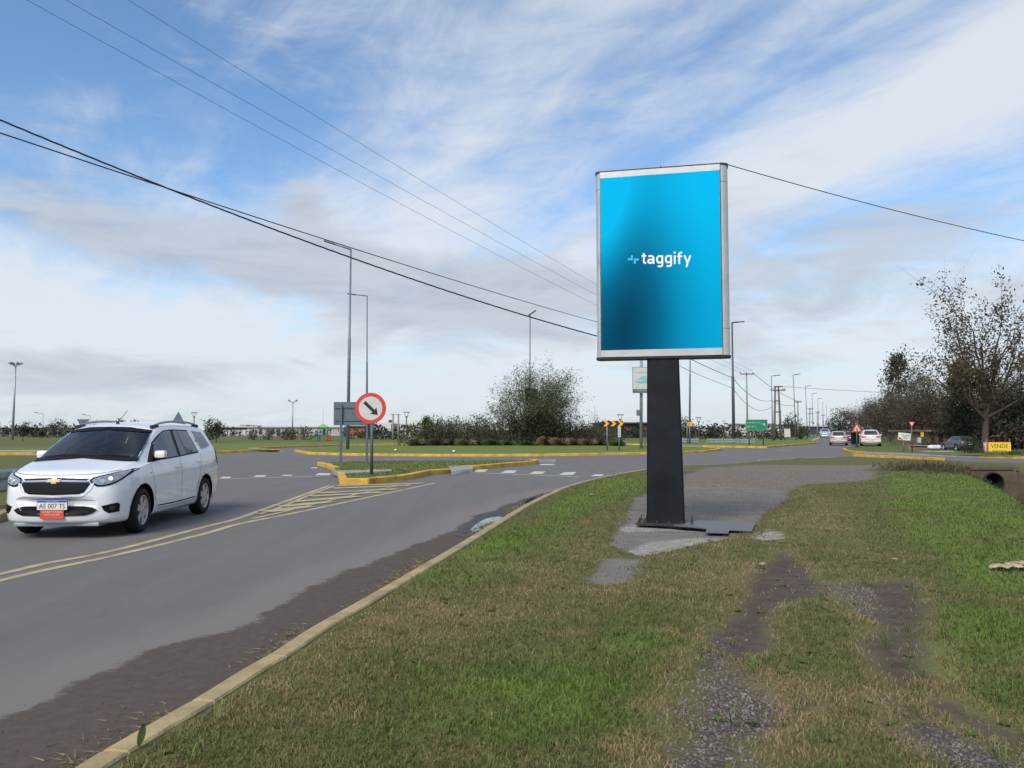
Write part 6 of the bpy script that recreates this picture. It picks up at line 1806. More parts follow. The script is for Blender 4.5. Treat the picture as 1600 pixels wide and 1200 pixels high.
def tree(name, label, cat, loc, H, W_, trunk_h, leaf, bark, seed, wind=(0, 0, 0), leaf_size=.22, n_per=6, nlimbs=6, levels=2, spread=.5, stems=1, lspread=.3, group=None, density=1.0, ratio=.35, rad=None, lean=(0, 0), env=1.25, along=False):
    rg = random.Random(seed); t = thing(name, label, cat, loc, 0, group); p0 = Vector(loc)
    mb = MB(); tips = []; wv = Vector(wind); r0 = rad or H * .022
    for s in range(stems):
        a = rg.uniform(0, 6.28); b0 = p0 + Vector((math.cos(a), math.sin(a), 0)) * (.25 if stems > 1 else 0)
        tip = b0 + Vector((lean[0] + rg.uniform(-.2, .2), lean[1], trunk_h + .0))
        mb.tube([b0 - Vector((0, 0, .15)), b0.lerp(tip, .5) + Vector((rg.uniform(-.05, .05), 0, 0)), tip], [r0 * 1.25, r0, r0 * .8], 8, caps=False)
        for k in range(nlimbs):
            az_ = 2 * math.pi * (k + rg.uniform(-.3, .3)) / nlimbs; elv = rg.uniform(.3, 1.35)
            d = Vector((math.cos(az_) * math.cos(elv), math.sin(az_) * math.cos(elv), math.sin(elv)))
            ch = H - trunk_h
            Lm = 1 / math.sqrt((math.cos(elv) / (W_ * .5)) ** 2 + (math.sin(elv) / ch) ** 2) * .62
            branch(mb, rg, b0.lerp(tip, rg.uniform(.55, 1.0)), d, Lm * rg.uniform(.8, 1.1), r0 * .55, 1, 1 + levels, wv, tips, 4, (3, 4), spread, .12, along)
    C = []
    for q, d, l in tips:
        e = ((q.x - p0.x - wind[0]) / (W_ * .54)) ** 2 + ((q.y - p0.y) / (W_ * .54)) ** 2
        if along: e += max(0, (q.z - p0.z - H * .5) / (H * .52)) ** 2
        if e < env and q.z < p0.z + H * 1.04 and rg.random() < density: C.append(q)
    mb.build('trunk', M[bark], t)
    leaves('crown', C, n_per, leaf_size, wind, M[leaf], t, seed, lspread, ratio, off=loc)
    return t
# wind-blown tree on the roundabout
tree('tree', 'round windswept tree with many thin stems in the middle of the roundabout', 'tree', (1.65, 66, .3), 7.6, 8.0, .7, 'lf_willow', 'bark', 11, (.42, 0, .12), .22, 16, 10, 2, .42, 3, .26, density=.95, ratio=.18, rad=.10, env=1.0, along=True)
# big half bare tree at the right
def big_tree():
    d = 55; p = at(1538, 700, d); loc = (p.x, d, .1)
    tree('tree', 'big half bare tree with leaves only at its branch tips behind the yellow board', 'tree', loc, 11.3, 14.5, 3.4, 'lf_autumn', 'bark', 23, (-.12, 0, .08), .20, 13, 15, 2, .5, 1, .22, density=.8, ratio=.45, rad=.20)
big_tree()
def conifer(label, loc, H, W_, seed, leaf='lf_dark', name='conifer', narrow=1.0, size=.3, n=260, group=None):
    rg = random.Random(seed); g = np.random.default_rng(seed); t = thing(name, label, 'tree', loc, 0, group)
    MB().tube([(loc[0], loc[1], loc[2] - .1), (loc[0] + .1, loc[1], loc[2] + H * .93)], [H * .022, .03], 8).build('trunk', M['bark'], t)
    C = []
    for k in range(n):
        z = g.uniform(.08, 1) ** .8; rr = (W_ / 2) * (1 - z) ** (.65 * narrow) * g.uniform(.35, 1.05) * (1 + .25 * math.sin(z * 23 + k)); a = g.uniform(0, 6.28)
        C.append((loc[0] + rr * math.cos(a), loc[1] + rr * math.sin(a), loc[2] + z * H - rr * .12))
    leaves('crown', C, 14, size, (0, 0, -.1), M[leaf], t, seed, size * .75, .35, off=loc)
    return t
p = at(1503, 700, 60); conifer('dark pointed conifer in front of the big half bare tree', (p.x, 60, .1), 6.2, 4.0, 31)
p = at(1406, 700, 88); conifer('tall narrow poplar shaped tree at the left end of the right hand wood', (p.x, 88, .1), 9.6, 4.4, 32, 'lf_shrub_b', 'poplar', .55, .34, 320)
p = at(1596, 700, 58); conifer('broad dark evergreen at the right edge behind the yellow board', (p.x, 58, .1), 3.6, 4.6, 33, 'lf_dark', 'conifer', .5, .3, 300)
# the brown bare wood on the right
wood = [(1352, 118, 6.0, 7, 'brown bare tree at the left edge of the wood by the road'), (1372, 112, 6.0, 7.5, 'brown bare tree second from the left edge of the wood'), (1392, 100, 6.2, 6.5, 'brown bushy bare tree left of the poplar shaped tree'),
        (1422, 82, 6.4, 6.2, 'brown bare tree right of the poplar shaped tree'), (1440, 76, 7.2, 6.0, 'thin leaved bare tree behind the white notice board'), (1460, 70, 7.6, 5.5, 'bare tree above the white sacks'),
        (1482, 74, 7.2, 6.0, 'dark bare tree left of the pointed conifer'), (1524, 66, 5.6, 6.5, 'brown leaved tree right of the pointed conifer'), (1562, 63, 5.4, 6.5, 'brown leaved tree above the yellow board'), (1598, 62, 6.0, 7, 'brown leaved tree at the right edge of the picture'), (1640, 60, 7.0, 7, 'brown leaved tree just beyond the right edge')]
for k, (u, d, H, W_, lb) in enumerate(wood):
    p = at(u, 700, d); dk = k % 3
    tree('tree', lb, 'tree', (p.x, d, .08), H, W_, H * .2, ('lf_brown', 'lf_brown', 'lf_shrub_b')[dk] if k < 5 else ('lf_dark', 'lf_brown', 'lf_autumn')[dk], 'bark', 40 + k, (-.1, 0, .05), .20, 16, 8, 2, .5, 1, .42, 'trees of the wood on the right', density=.9, ratio=.35, rad=.13)
# undergrowth of the wood reads as one mass
def mass(name, label, cat, rows, leaf, seed, size=.3, n=14, spread=.35):
    g = np.random.default_rng(seed); C = []
    for (u0, u1, d, h, dens) in rows:
        x0, x1 = at(u0, 700, d).x, at(u1, 700, d).x; k = int(abs(x1 - x0) * dens)
        xs = g.uniform(x0, x1, k); hh = h * (0.75 + .35 * np.sin(xs * 1.3 + seed) * np.sin(xs * .47)); z = g.uniform(0, 1, k) ** .8 * hh
        C += [(x, d + g.uniform(-1, 1.2), .1 + max(.1, q)) for x, q in zip(xs, z)]
    o = leaves(name, C, n, size, (0, 0, .3), M[leaf], None, seed, spread, .4); tag(o, label, cat, kind='stuff'); return o
mass('undergrowth', 'dark tangled undergrowth at the foot of the wood', 'undergrowth', [(1338, 1420, 122, 3.0, 16), (1400, 1500, 92, 2.7, 18), (1480, 1680, 72, 2.6, 20), (1530, 1680, 56.5, 3.0, 16)], 'lf_brown', 5)
mass('undergrowth', 'dark evergreen undergrowth in front of the far wood', 'undergrowth', [(1345, 1440, 110, 2.2, 12), (1430, 1475, 84, 2.0, 14), (1500, 1680, 66, 3.4, 16), (1545, 1680, 57, 2.2, 14)], 'lf_dark', 6)
def shrub(label, x, y, H, W_, leaf, seed, name='shrub', cat='shrub', group=None, n=34, size=.22, twigs=True, z0=.3, wind=(.25, 0, .5), per=12, ratio=.32):
    g = np.random.default_rng(seed); t = thing(name, label, cat, (x, y, z0), 0, group)
    C = []
    for k in range(n):
        a = g.uniform(0, 6.28); rr = W_ / 2 * math.sqrt(g.uniform(0, 1)); z = H * (0.15 + .85 * g.uniform(0, 1)) * math.sqrt(max(.15, 1 - (rr / (W_ / 2)) ** 2 * .85))
        C.append((x + rr * math.cos(a), y + rr * math.sin(a), z0 + z))
    if twigs:
        mb = MB()
        for c in C[::2]: mb.tube([(x + (c[0] - x) * .25, y + (c[1] - y) * .25, z0 - .1), (x + (c[0] - x) * .7, y + (c[1] - y) * .7, z0 + (c[2] - z0) * .6), (c[0], c[1], c[2] + .12)], [.022, .014, .006], 4, caps=False)
        mb.build('stems', M['bark_grey'], t)
    leaves('foliage', C, per, size, wind, M[leaf], t, seed, size * .9, ratio, off=(x, y, z0))
    return t
# shrubs massed on the roundabout: left to right
rs = random.Random(77)
sh = []
for k in range(30):
    u = 652 + k * 10.3 + rs.uniform(-3, 3); d = 66 + (k % 3) * 2.2 + rs.uniform(-.5, .5)
    H = rs.uniform(2.0, 2.8) if 670 < u < 900 else rs.uniform(1.5, 2.2)
    sh.append((u, d, H))
where = ['left end', 'left third', 'centre', 'right third', 'right end']
for k, (u, d, H) in enumerate(sh):
    x = at(u, 690, d).x; lf = ('lf_shrub', 'lf_dark', 'lf_shrub_b', 'lf_shrub', 'lf_dark')[k % 5]
    kind = {'lf_shrub': 'olive green', 'lf_dark': 'dark green', 'lf_shrub_b': 'brownish'}[lf]; row = ('front', 'middle', 'back')[k % 3]
    shrub('%s shrub, number %d from the left, %s row of the roundabout thicket' % (kind, k + 1, row), x, d, H, rs.uniform(2.4, 3.6), lf, 200 + k, group='shrubs of the roundabout thicket', n=64, size=.19, per=15)
for k, (u, d, H) in enumerate([(707, 68, 2.9), (760, 69, 2.7), (862, 67, 2.9), (908, 67.5, 3.1), (928, 68, 3.2), (944, 68, 2.6)]):
    x = at(u, 690, d).x
    shrub(['bare twiggy shrub standing out above the thicket beyond the house', 'bare twiggy shrub left of the round tree', 'bushy twigs right under the round tree', 'bare twiggy shrub above the right part of the thicket', 'tall bare twiggy shrub left of the chevron board', 'bare twiggy shrub behind the chevron board'][k], x, d, H, 1.6, 'lf_shrub_b', 260 + k, group='twiggy shrubs above the thicket', n=26, size=.13, per=4)
p = at(668, 690, 64); conifer('small conical evergreen at the left end of the roundabout thicket', (p.x, 64, .25), 2.2, 2.2, 71, 'lf_shrub', 'conifer', .8, .2, 110)
p = at(683, 690, 64.5); shrub('dark green rounded bush beside the small conical evergreen', p.x, 64.5, 1.7, 2.4, 'lf_dark', 72, n=46)
# brown grass tussocks along the front of the thicket
tus = [(650, .8, 1.4, 0), (661, .75, 1.2, 1), (684, .8, 1.7, 1), (705, .75, 1.5, 1), (727, .75, 1.6, 0), (745, .8, 1.2, 2), (771, .7, 1.6, 2), (792, .6, 1.2, 2), (826, .55, 1.3, 3), (852, .95, 1.2, 0), (874, .85, 1.5, 0), (897, .8, 1.6, 0), (918, .75, 1.4, 0), (936, .75, 1.3, 1), (966, .5, 1.0, 3), (738, .55, 1.0, 3), (1022 - 60, .45, .9, 3)]
for k, (u, H, W_, c) in enumerate(tus):
    d = 63.2 + (k % 2) * .4; x = at(u, 697, d).x; lf = ('lf_tussock', 'lf_brown', 'lf_shrub', 'lf_green')[c]
    g = np.random.default_rng(300 + k); n = 700
    a = g.uniform(0, 6.28, n); rr = W_ / 2 * np.sqrt(g.uniform(0, 1, n)) * .55
    t = thing('grass_tussock', '%s tussock, number %d from the left, in front of the thicket' % (('straw coloured', 'dark brown', 'olive', 'fresh green')[c], k + 1), 'grass tussock', (x, d, .2), 0, 'grass tussocks in front of the thicket')
    bx, by = x + rr * np.cos(a), d + rr * np.sin(a); lean = g.uniform(.1, 1, n) * W_ * .42
    hx, hy = bx + np.cos(a) * lean, by + np.sin(a) * lean; hz = .2 + H * g.uniform(.5, 1.05, n) * (1 - .35 * (lean / (W_ * .42)) ** 2)
    w = .02
    V = np.stack([np.column_stack([bx - w, by, np.full(n, .15)]), np.column_stack([bx + w, by, np.full(n, .15)]), np.column_stack([bx * .4 + hx * .6 + w * .7, by * .4 + hy * .6, .2 + (hz - .2) * .8]), np.column_stack([hx, hy, hz * .9])], axis=1)
    np_mesh('blades', V.reshape(-1, 3), np.arange(n * 4).reshape(-1, 4), M[lf], t, off=(x, d, .2))
# bush and mound at the right near the culvert
p = at(1519, 700, 48.5); shrub('dark rounded bush left of the yellow board', p.x, 48.5, .95, 1.15, 'lf_dark', 81, n=60, size=.15, twigs=False, z0=.12, per=16)
p = at(1576, 712, 44.5); shrub('weedy mound of grass in front of the yellow board', p.x, 44.5, .08, 2.6, 'lf_shrub', 82, n=90, size=.07, twigs=False, z0=.1, per=14, name='weed_mound', cat='weeds')
p = at(1600, 712, 44.5); shrub('second weedy mound at the right edge below the yellow board', p.x, 44.5, .24, 1.6, 'lf_dark', 83, n=60, size=.08, twigs=False, z0=.1, per=14, name='weed_mound', cat='weeds')
p = at(1450, 700, 58); shrub('small black looking bush left of the white sacks', p.x, 58, 1.15, 1.2, 'lf_dark', 84, n=44, size=.13, twigs=False, z0=.12, per=16)
# dead weeds over the bank beside the pipe
def weeds():
    g = np.random.default_rng(91); C = []
    for k in range(240):
        x = 14.9 + g.normal(0, .9); y = 28 + g.normal(0, 1.6)
        if ldist(np.array([(x, y)]), DITCH)[0] < .8: continue
        z = land_z(np.array([(x, y)]), 0)[0]; C.append((x, y, z + .06))
    o = leaves('weeds', C, 16, .12, (0, 0, 1.0), M['lf_autumn'], None, 92, .09, .25); tag(o, 'withered brown weeds on the bank by the culvert', 'weeds', kind='stuff')
    # longer grass along the crest of the ditch
    C = []
    for k in range(700):
        t = g.uniform(0, 1) * 3.2; i = int(t); f = t - i; a = DITCH[i]; b = DITCH[i + 1]
        x = a[0] + (b[0] - a[0]) * f - g.uniform(1.2, 2.2); y = a[1] + (b[1] - a[1]) * f; z = land_z(np.array([(x, y)]), 0)[0]; C.append((x, y, z + .03))
    o = leaves('weeds', C, 7, .09, (0, 0, 1.4), M['lf_green'], None, 93, .07, .14); tag(o, 'longer grass along the edge of the ditch', 'weeds', kind='stuff')
weeds()
# trees on the far left
p = at(338, 690, 90); tree('tree', 'small windswept tree right of the minivan roof', 'tree', (p.x, 90, .12), 3.9, 2.6, 1.0, 'lf_dark', 'bark', 101, (.5, 0, .1), .26, 14, 6, 1, .5, 1, .22, density=.8, rad=.06)
p = at(35.5, 690, 95); tree('tree', 'thin sapling on the lawn at the far left beside the tall mast', 'tree', (p.x, 95, .12), 2.7, 2.6, 1.3, 'lf_dark', 'bark', 102, (.5, 0, .1), .2, 8, 6, 1, .5, 1, .16, density=.9, rad=.05)
p = at(199, 690, 80); tree('tree', 'small leafy treetop showing above the middle of the minivan roof', 'tree', (p.x, 80, .12), 3.1, 2.2, 1.8, 'lf_dark', 'bark', 103, (.3, 0, 0), .2, 8, 6, 1, .5, 1, .14, rad=.05)
p = at(64, 690, 130); tree('tree', 'slim sapling in front of the far left bushes', 'tree', (p.x, 130, .12), 1.9, 1.6, .6, 'lf_green', 'bark', 104, (.3, 0, 0), .25, 8, 5, 1, .5, 1, .16, rad=.04)
for k, (u, H, lb) in enumerate([(395, 1.6, 'small young tree before the long low building, leftmost of the row'), (419, 1.7, 'small young tree before the long low building, second of the row'), (445, 1.5, 'round young tree left of the slim floodlight mast'), (457, 1.8, 'young tree at the foot of the slim floodlight mast'), (474, 2.0, 'broader young tree left of the green slide'), (330, 2.0, 'dark bush beside the small windswept tree')]):
    p = at(u, 690, 112); shrub(lb, p.x, 112, H, 1.3 + .8 * (k > 3), 'lf_shrub' if k < 5 else 'lf_dark', 110 + k, name='young_tree', cat='young tree', group='young trees on the lawn', n=30, size=.26, z0=.12)
# far hedges and tree lines
M['lf_far'] = leafmat('far_tree_leaf', (0.030, 0.036, 0.024), (0.060, 0.066, 0.040))
mass('far_trees', 'dark far off line of trees and hedges behind the lawns', 'trees', [(-60, 115, 170, 2.6, 3.2), (115, 200, 175, 2.2, 3), (560, 680, 135, 1.9, 4), (940, 1010, 140, 2.2, 5), (1060, 1260, 150, 2.6, 4.2), (1240, 1345, 420, 5.0, 3.2), (350, 560, 175, 1.5, 1.2)], 'lf_far', 7, .75, 12, .5)
mass('far_trees', 'low dark hedge in front of the far houses', 'trees', [(45, 88, 150, 2.7, 8), (585, 605, 120, 2.2, 10), (540, 640, 124, 1.2, 5), (1090, 1165, 120, 1.4, 5), (1180, 1250, 122, 1.5, 5), (1060, 1100, 120, 2.4, 6), (1246, 1262, 118, 1.8, 8)], 'lf_dark', 8, .45, 12, .35)
for u, d, H, W_, lb in ((90, 200, 4.3, 5.0, 'round far tree above the dark hedge at the left'), (1069, 165, 4.0, 4.5, 'dark round far tree just right of the column'), (1240, 160, 5.0, 3.0, 'small dark tree between the far lamp posts'), (1315, 420, 13, 14, 'large far round tree at the end of the road'), (1406 - 90, 380, 10, 12, 'lower far round tree at the end of the road')):
    p = at(u, 690, d); shrub(lb, p.x, d, H, W_, 'lf_far' if d > 190 else 'lf_dark', int(u), name='tree', cat='tree', n=70, size=.5 if d < 300 else 1.3, z0=.12)

# ================================================================ BUILDINGS
def bbox(mb, u0, u1, vt, d, depth, z0=0.0, vb=None):
    a, b = at(u0, vt, d), at(u1, vt, d); zb = at(u0, vb, d).z if vb else z0
    mb.box(((a.x + b.x) / 2, d + depth / 2, (a.z + zb) / 2), (b.x - a.x, depth, a.z - zb)); return mb
def winbox(u0, u1, v0, v1, d, T, material='pane', name='window', proud=.06):
    a, b = at(u0, v0, d), at(u1, v1, d)
    return MB().box(((a.x + b.x) / 2, d - proud / 2 + .03, (a.z + b.z) / 2), (abs(b.x - a.x), proud, abs(a.z - b.z))).build(name, M[material], T)
def factory():
    d = 190; T = thing('long_building', 'long low pale industrial building with a flat light roof on the horizon', 'building', (at(440, 690, d).x, d, 0))
    mb = MB(); bbox(mb, 336, 536, 667.5, d, 25); mb.build('wall', M['wall_grey'], T)
    mb = MB(); bbox(mb, 334, 538, 666.0, d - .4, 26, vb=667.8); mb.build('roof', M['roof_grey'], T)
    for u0, u1, v in ((375, 385, 663.8), (390, 401, 664.8)): mb = MB(); bbox(mb, u0, u1, v, d + 3, 4, vb=666.2); mb.build('roof_unit', M['concrete_pole'], T)
    winbox(352, 386, 668.4, 671.5, d, T, 'dark_roof', 'glazed_band')
    for u in (405, 424, 433, 446, 470, 505): winbox(u, u + 5, 670, 679, d, T, 'dark_roof', 'door')
    for u in range(352, 390, 7): winbox(u, u + 2.5, 672, 680, d, T, 'wall_white', 'pillar', .12)
factory()
def white_houses():
    d = 155; T = thing('white_house', 'modern white flat roofed house left of the small conical evergreen', 'house', (at(620, 690, d).x, d, 0), 0, 'white flat roofed houses')
    mb = MB(); bbox(mb, 590, 613, 660.3, d, 9).build if False else bbox(mb, 590, 613, 660.3, d, 9); bbox(mb, 613, 641, 661.0, d, 9); mb.build('wall', M['wall_white'], T)
    mb = MB(); bbox(mb, 611, 623, 662, d - .3, 1, vb=671); mb.build('glass_front', M['sign_back'], T)
    winbox(627, 638, 663.5, 664.6, d, T, 'dark_roof', 'canopy', .8)
    for u in (626, 631, 635.5): winbox(u, u + 2.2, 665, 669.5, d, T)
    mb = MB(); bbox(mb, 607, 611, 656.2, d + 2, 2, vb=660.3); mb.build('chimney', M['dark_roof'], T)
    T = thing('white_house', 'tall white cube house behind the small conical evergreen', 'house', (at(650, 690, d).x, d, 0), 0, 'white flat roofed houses')
    mb = MB(); bbox(mb, 640, 664, 656.5, d + 1, 9); mb.build('wall', M['wall_white'], T)
    winbox(655, 660, 661, 664, d + 1, T)
    T = thing('white_house', 'white stepped house right of the small conical evergreen', 'house', (at(675, 690, d).x, d, 0), 0, 'white flat roofed houses')
    mb = MB(); bbox(mb, 664, 686.5, 660.4, d, 9); mb.build('wall', M['wall_white'], T)
    mb = MB(); bbox(mb, 675.5, 686.5, 656.3, d + .5, 7, vb=661); mb.build('upper_storey', M['wall_white'], T)
    winbox(673, 679, 664, 666.3, d, T); winbox(681, 684, 668, 671, d, T)
    T = thing('white_house', 'pale house mostly hidden behind the roundabout thicket', 'house', (at(705, 690, d).x, d, 0), 0, 'white flat roofed houses')
    mb = MB(); bbox(mb, 690, 730, 661.5, d + 4, 9); mb.build('wall', M['wall_grey'], T); winbox(700, 706, 664, 668, d + 4, T)
    T = thing('brick_building', 'low orange brick building behind the round arrow sign', 'building', (at(550, 690, d).x, d, 0), 0)
    mb = MB(); bbox(mb, 546, 573, 665.5, d, 8); mb.build('wall', M['brick'], T); mb = MB(); bbox(mb, 538, 580, 664.2, d - .5, 9, vb=665.8); mb.build('roof', M['wall_grey'], T); winbox(552, 560, 668, 673, d, T)
    T = thing('brick_building', 'dark roofed building with orange brick panels left of the column', 'building', (at(980, 690, d).x, d, 0), 0)
    mb = MB(); bbox(mb, 936, 1040, 662.2, d, 12); mb.build('wall', M['dark_roof'], T); mb = MB(); bbox(mb, 934, 1042, 659.8, d - 1, 14, vb=662); mb.build('roof', M['dark_roof'], T)
    for u0, u1 in ((975, 986), (1003, 1012)): winbox(u0, u1, 663.5, 672, d, T, 'brick', 'brick_panel', .15)
    winbox(979, 984, 664.2, 666.5, d - .2, T)
white_houses()
def right_sheds():
    for k, (u0, u1, v, d, m, lb) in enumerate([(1104, 1134, 666.5, 210, 'roof_grey', 'low white roofed shed behind the guardrail, leftmost'), (1135, 1155, 665.2, 190, 'wall_white', 'pale shed left of the pale utility pole'), (1155, 1168, 661.5, 180, 'wall_grey', 'grey building half behind the green sign'),
                                     (1195, 1213, 661.5, 180, 'concrete_pole', 'cream building between the green sign and the twin leg pole'), (1214, 1240, 662, 185, 'roof_grey', 'light roofed shed right of the twin leg pole'), (1265, 1292, 665, 260, 'roof_grey', 'white canopy beside the far road'), (1170, 1196, 666, 200, 'wall_grey', 'low grey shed under the green sign')]):
        T = thing('shed', lb, 'shed', (at((u0 + u1) / 2, 690, d).x, d, 0), 0, 'sheds behind the guardrails')
        mb = MB(); bbox(mb, u0 + .5, u1 - .5, v + 1.2, d, 10); mb.build('wall', M['wall_white' if k != 5 else 'dark_roof'], T)
        mb = MB(); bbox(mb, u0, u1, v, d - .6, 11, vb=v + 1.6); mb.build('roof', M[m], T)
        winbox(u0 + 3, u0 + 7, v + 3, v + 8, d, T, 'dark_roof', 'door')
    d = 150; T = thing('wall_board', 'white leaning board beside the foot of the twin leg pole', 'board', (at(1229, 690, d).x, 108, 0))
    a, b = at(1225.5, 683, 108), at(1234.5, 670, 108)
    MB().box(((a.x + b.x) / 2, 108, (a.z + b.z) / 2), (b.x - a.x, .08, b.z - a.z), ry=-.05).build('panel', M['wall_white'], T)
    for u in (1227, 1233): x = at(u, 680, 108).x; MB().box((x, 108.08, .6), (.07, .07, 1.2)).build('leg', M['wood_pole'], T)
    T = thing('water_tank', 'round blue tank between the twin leg pole and the white board', 'tank', (at(1225, 690, 112).x, 112, 0))
    c = at(1225.5, 671.5, 112); MB().tube([(c.x, 112, .1), (c.x, 112, c.z - .3)], .08, 8).build('stand', M['lamp_dark'], T); MB().tube([(c.x, 112, c.z - .35), (c.x, 112, c.z + .25), (c.x, 112, c.z + .35)], [.3, .3, .18], 14).build('drum', M['blue_plastic'], T)
    T = thing('perimeter_wall', 'long dark wall with pale posts behind the lawn at the far left', 'wall', (at(60, 690, 180).x, 180, 0))
    mb = MB(); bbox(mb, -60, 125, 668.0, 182, 1); mb.build('wall_panel', M['dark_roof'], T)
    for u in (2, 16, 30, 46, 60, 75, 90, 104, 118): winbox(u, u + 2.0, 672.5, 683, 180, T, 'concrete_pole', 'post', .3)
    T = thing('brick_house', 'low pale brick house among the trees at the right', 'house', (at(1478, 690, 68).x, 68, 0))
    mb = MB(); bbox(mb, 1450, 1502, 674.5, 68, 6); mb.build('wall', M['brick_pale'], T)
    mb = MB(); bbox(mb, 1448, 1504, 671.5, 67.6, 7, vb=674.6); mb.build('roof', M['brick_pale'], T)
    winbox(1466, 1473, 677, 690, 68, T, 'pane', 'window'); dd_ = winbox(1481, 1486, 677, 694, 68, T, 'plate_blue', 'door'); winbox(1455, 1460, 678, 688, 68, T, 'pane', 'window')
right_sheds()
def playground():
    d = 100; x = at(500, 690, d).x; T = thing('play_tower', 'green play tower with a slide on the lawn left of the dark sign board', 'playground', (x, d, .12))
    for sx in (-.5, .5):
        for sy in (-.5, .5): MB().tube([(x + .35 + sx, d + sy, .1), (x + .35 + sx, d + sy, 1.9)], .05, 6).build('post', M['slide_green'] if sx > 0 else M['blue_plastic'], T)
    MB().box((x + .35, d, .85), (1.1, 1.1, .10)).build('deck', M['blue_plastic'], T)
    mb = MB(); mb.addf([(x - .25, d - .6, 1.85), (x + .95, d - .6, 1.85), (x + .95, d + .6, 1.85), (x - .25, d + .6, 1.85), (x + .35, d, 2.35)], [(0, 1, 4), (1, 2, 4), (2, 3, 4), (3, 0, 4), (3, 2, 1, 0)]); mb.build('tower_roof', M['slide_green'], T)
    mb = MB(); 
    for k in range(8):
        a, b = k / 8, (k + 1) / 8
    path = [(x - .15, 1.0), (x - .5, .85), (x - .9, .55), (x - 1.3, .32), (x - 1.65, .28)]
    vs = []
    for px_, pz_ in path: vs += [(px_, d - .35, pz_ + .14), (px_, d - .30, pz_), (px_, d + .30, pz_), (px_, d + .35, pz_ + .14)]
    mb.addf(vs, [(k * 4 + j, k * 4 + j + 1, (k + 1) * 4 + j + 1, (k + 1) * 4 + j) for k in range(4) for j in range(3)], True); mb.build('slide', M['slide_green'], T)
    MB().box((x + 1.15, d, .55), (.3, .4, .8), bev=.08).build('red_panel', M['red'], T)
    MB().tube([(x + .35, d, 2.3), (x + .35, d, 4.2)], .02, 5).build('flag_rod', M['galv'], T)
playground()
# ================================================================ THINGS AT THE RIGHT CORNER
def notice_board():
    d = 50.5; x0, x1 = at(1404.5, 680, d).x, at(1424, 680, d).x; z0, z1 = at(1412, 687.8, d).z, at(1412, 676.5, d).z
    T = thing('notice_board', 'white notice board with a red corner left of the yield sign', 'notice board', ((x0 + x1) / 2, d, .12))
    MB().box(((x0 + x1) / 2, d + .1, (z0 + z1) / 2), (x1 - x0, .03, z1 - z0), ry=.09).build('panel', M['plate_white'], T)
    mb = MB(); mb.addf([(x0 + .03, d + .08, z0 + .06), (x0 + .30, d + .08, z0 + .02), (x0 + .03, d + .08, z0 + .24)], [(0, 1, 2)]); mb.build('red_corner', M['red'], T)
    mb = MB()
    for k in range(3): mb.box(((x0 + x1) / 2 + .04, d + .078, z1 - .14 - k * .10), (.48 - .08 * k, .004, .03), ry=.09)
    mb.build('writing', M['sign_post'], T)
    x = at(1413.5, 690, d).x; MB().tube([(x, d + .14, 0), (x, d + .14, z0 + .1)], .04, 8).build('post', M['wood_pole'], T)
notice_board()
def vende():
    d = 52; x0, x1 = at(1536, 700, d).x, at(1580, 700, d).x; z0, z1 = at(1550, 709.5, d).z, at(1550, 690.5, d).z
    T = thing('sale_board', 'yellow board with a red rim and black VENDE writing by the wood', 'sign board', ((x0 + x1) / 2, d, .1))
    xs = at(1543, 700, d).x; cx = (xs + x1) / 2; cz = (z0 + z1) / 2
    MB().box((cx, d + .03, cz), (x1 - xs, .04, z1 - z0)).build('rim', M['red'], T)
    p = MB().box((cx + .02, d, cz), (x1 - xs - .10, .03, z1 - z0 - .07)).build('panel', M['yellow_sign'], T)
    text_mb('VENDE', .27, lambda x, y, q: (cx + .0 + x, d - .018, cz + .13 + y), width=1.12).build('writing', M['sign_black'], p)
    mb = MB()
    for k in range(9): mb.box((cx - .42 + k * .105, d - .017, cz - .17), (.07 - .02 * (k % 3 == 1), .003, .085 - .03 * (k % 2)))
    mb.build('small_writing', M['brick'], p)
    q = MB().box(((x0 + xs) / 2, d + .02, cz), (xs - x0 - .03, .04, z1 - z0)).build('side_panel', M['pink_paint'], T)
    mb = MB()
    for k in range(4): mb.box(((x0 + xs) / 2, d - .004, z0 + .15 + k * .16), (.10, .004, .08))
    mb.build('side_writing', M['plate_white'], q)
    for x in (xs, x1 - .05): MB().box((x, d + .08, .5), (.07, .07, .9)).build('leg', M['wood_pole'], T)
vende()
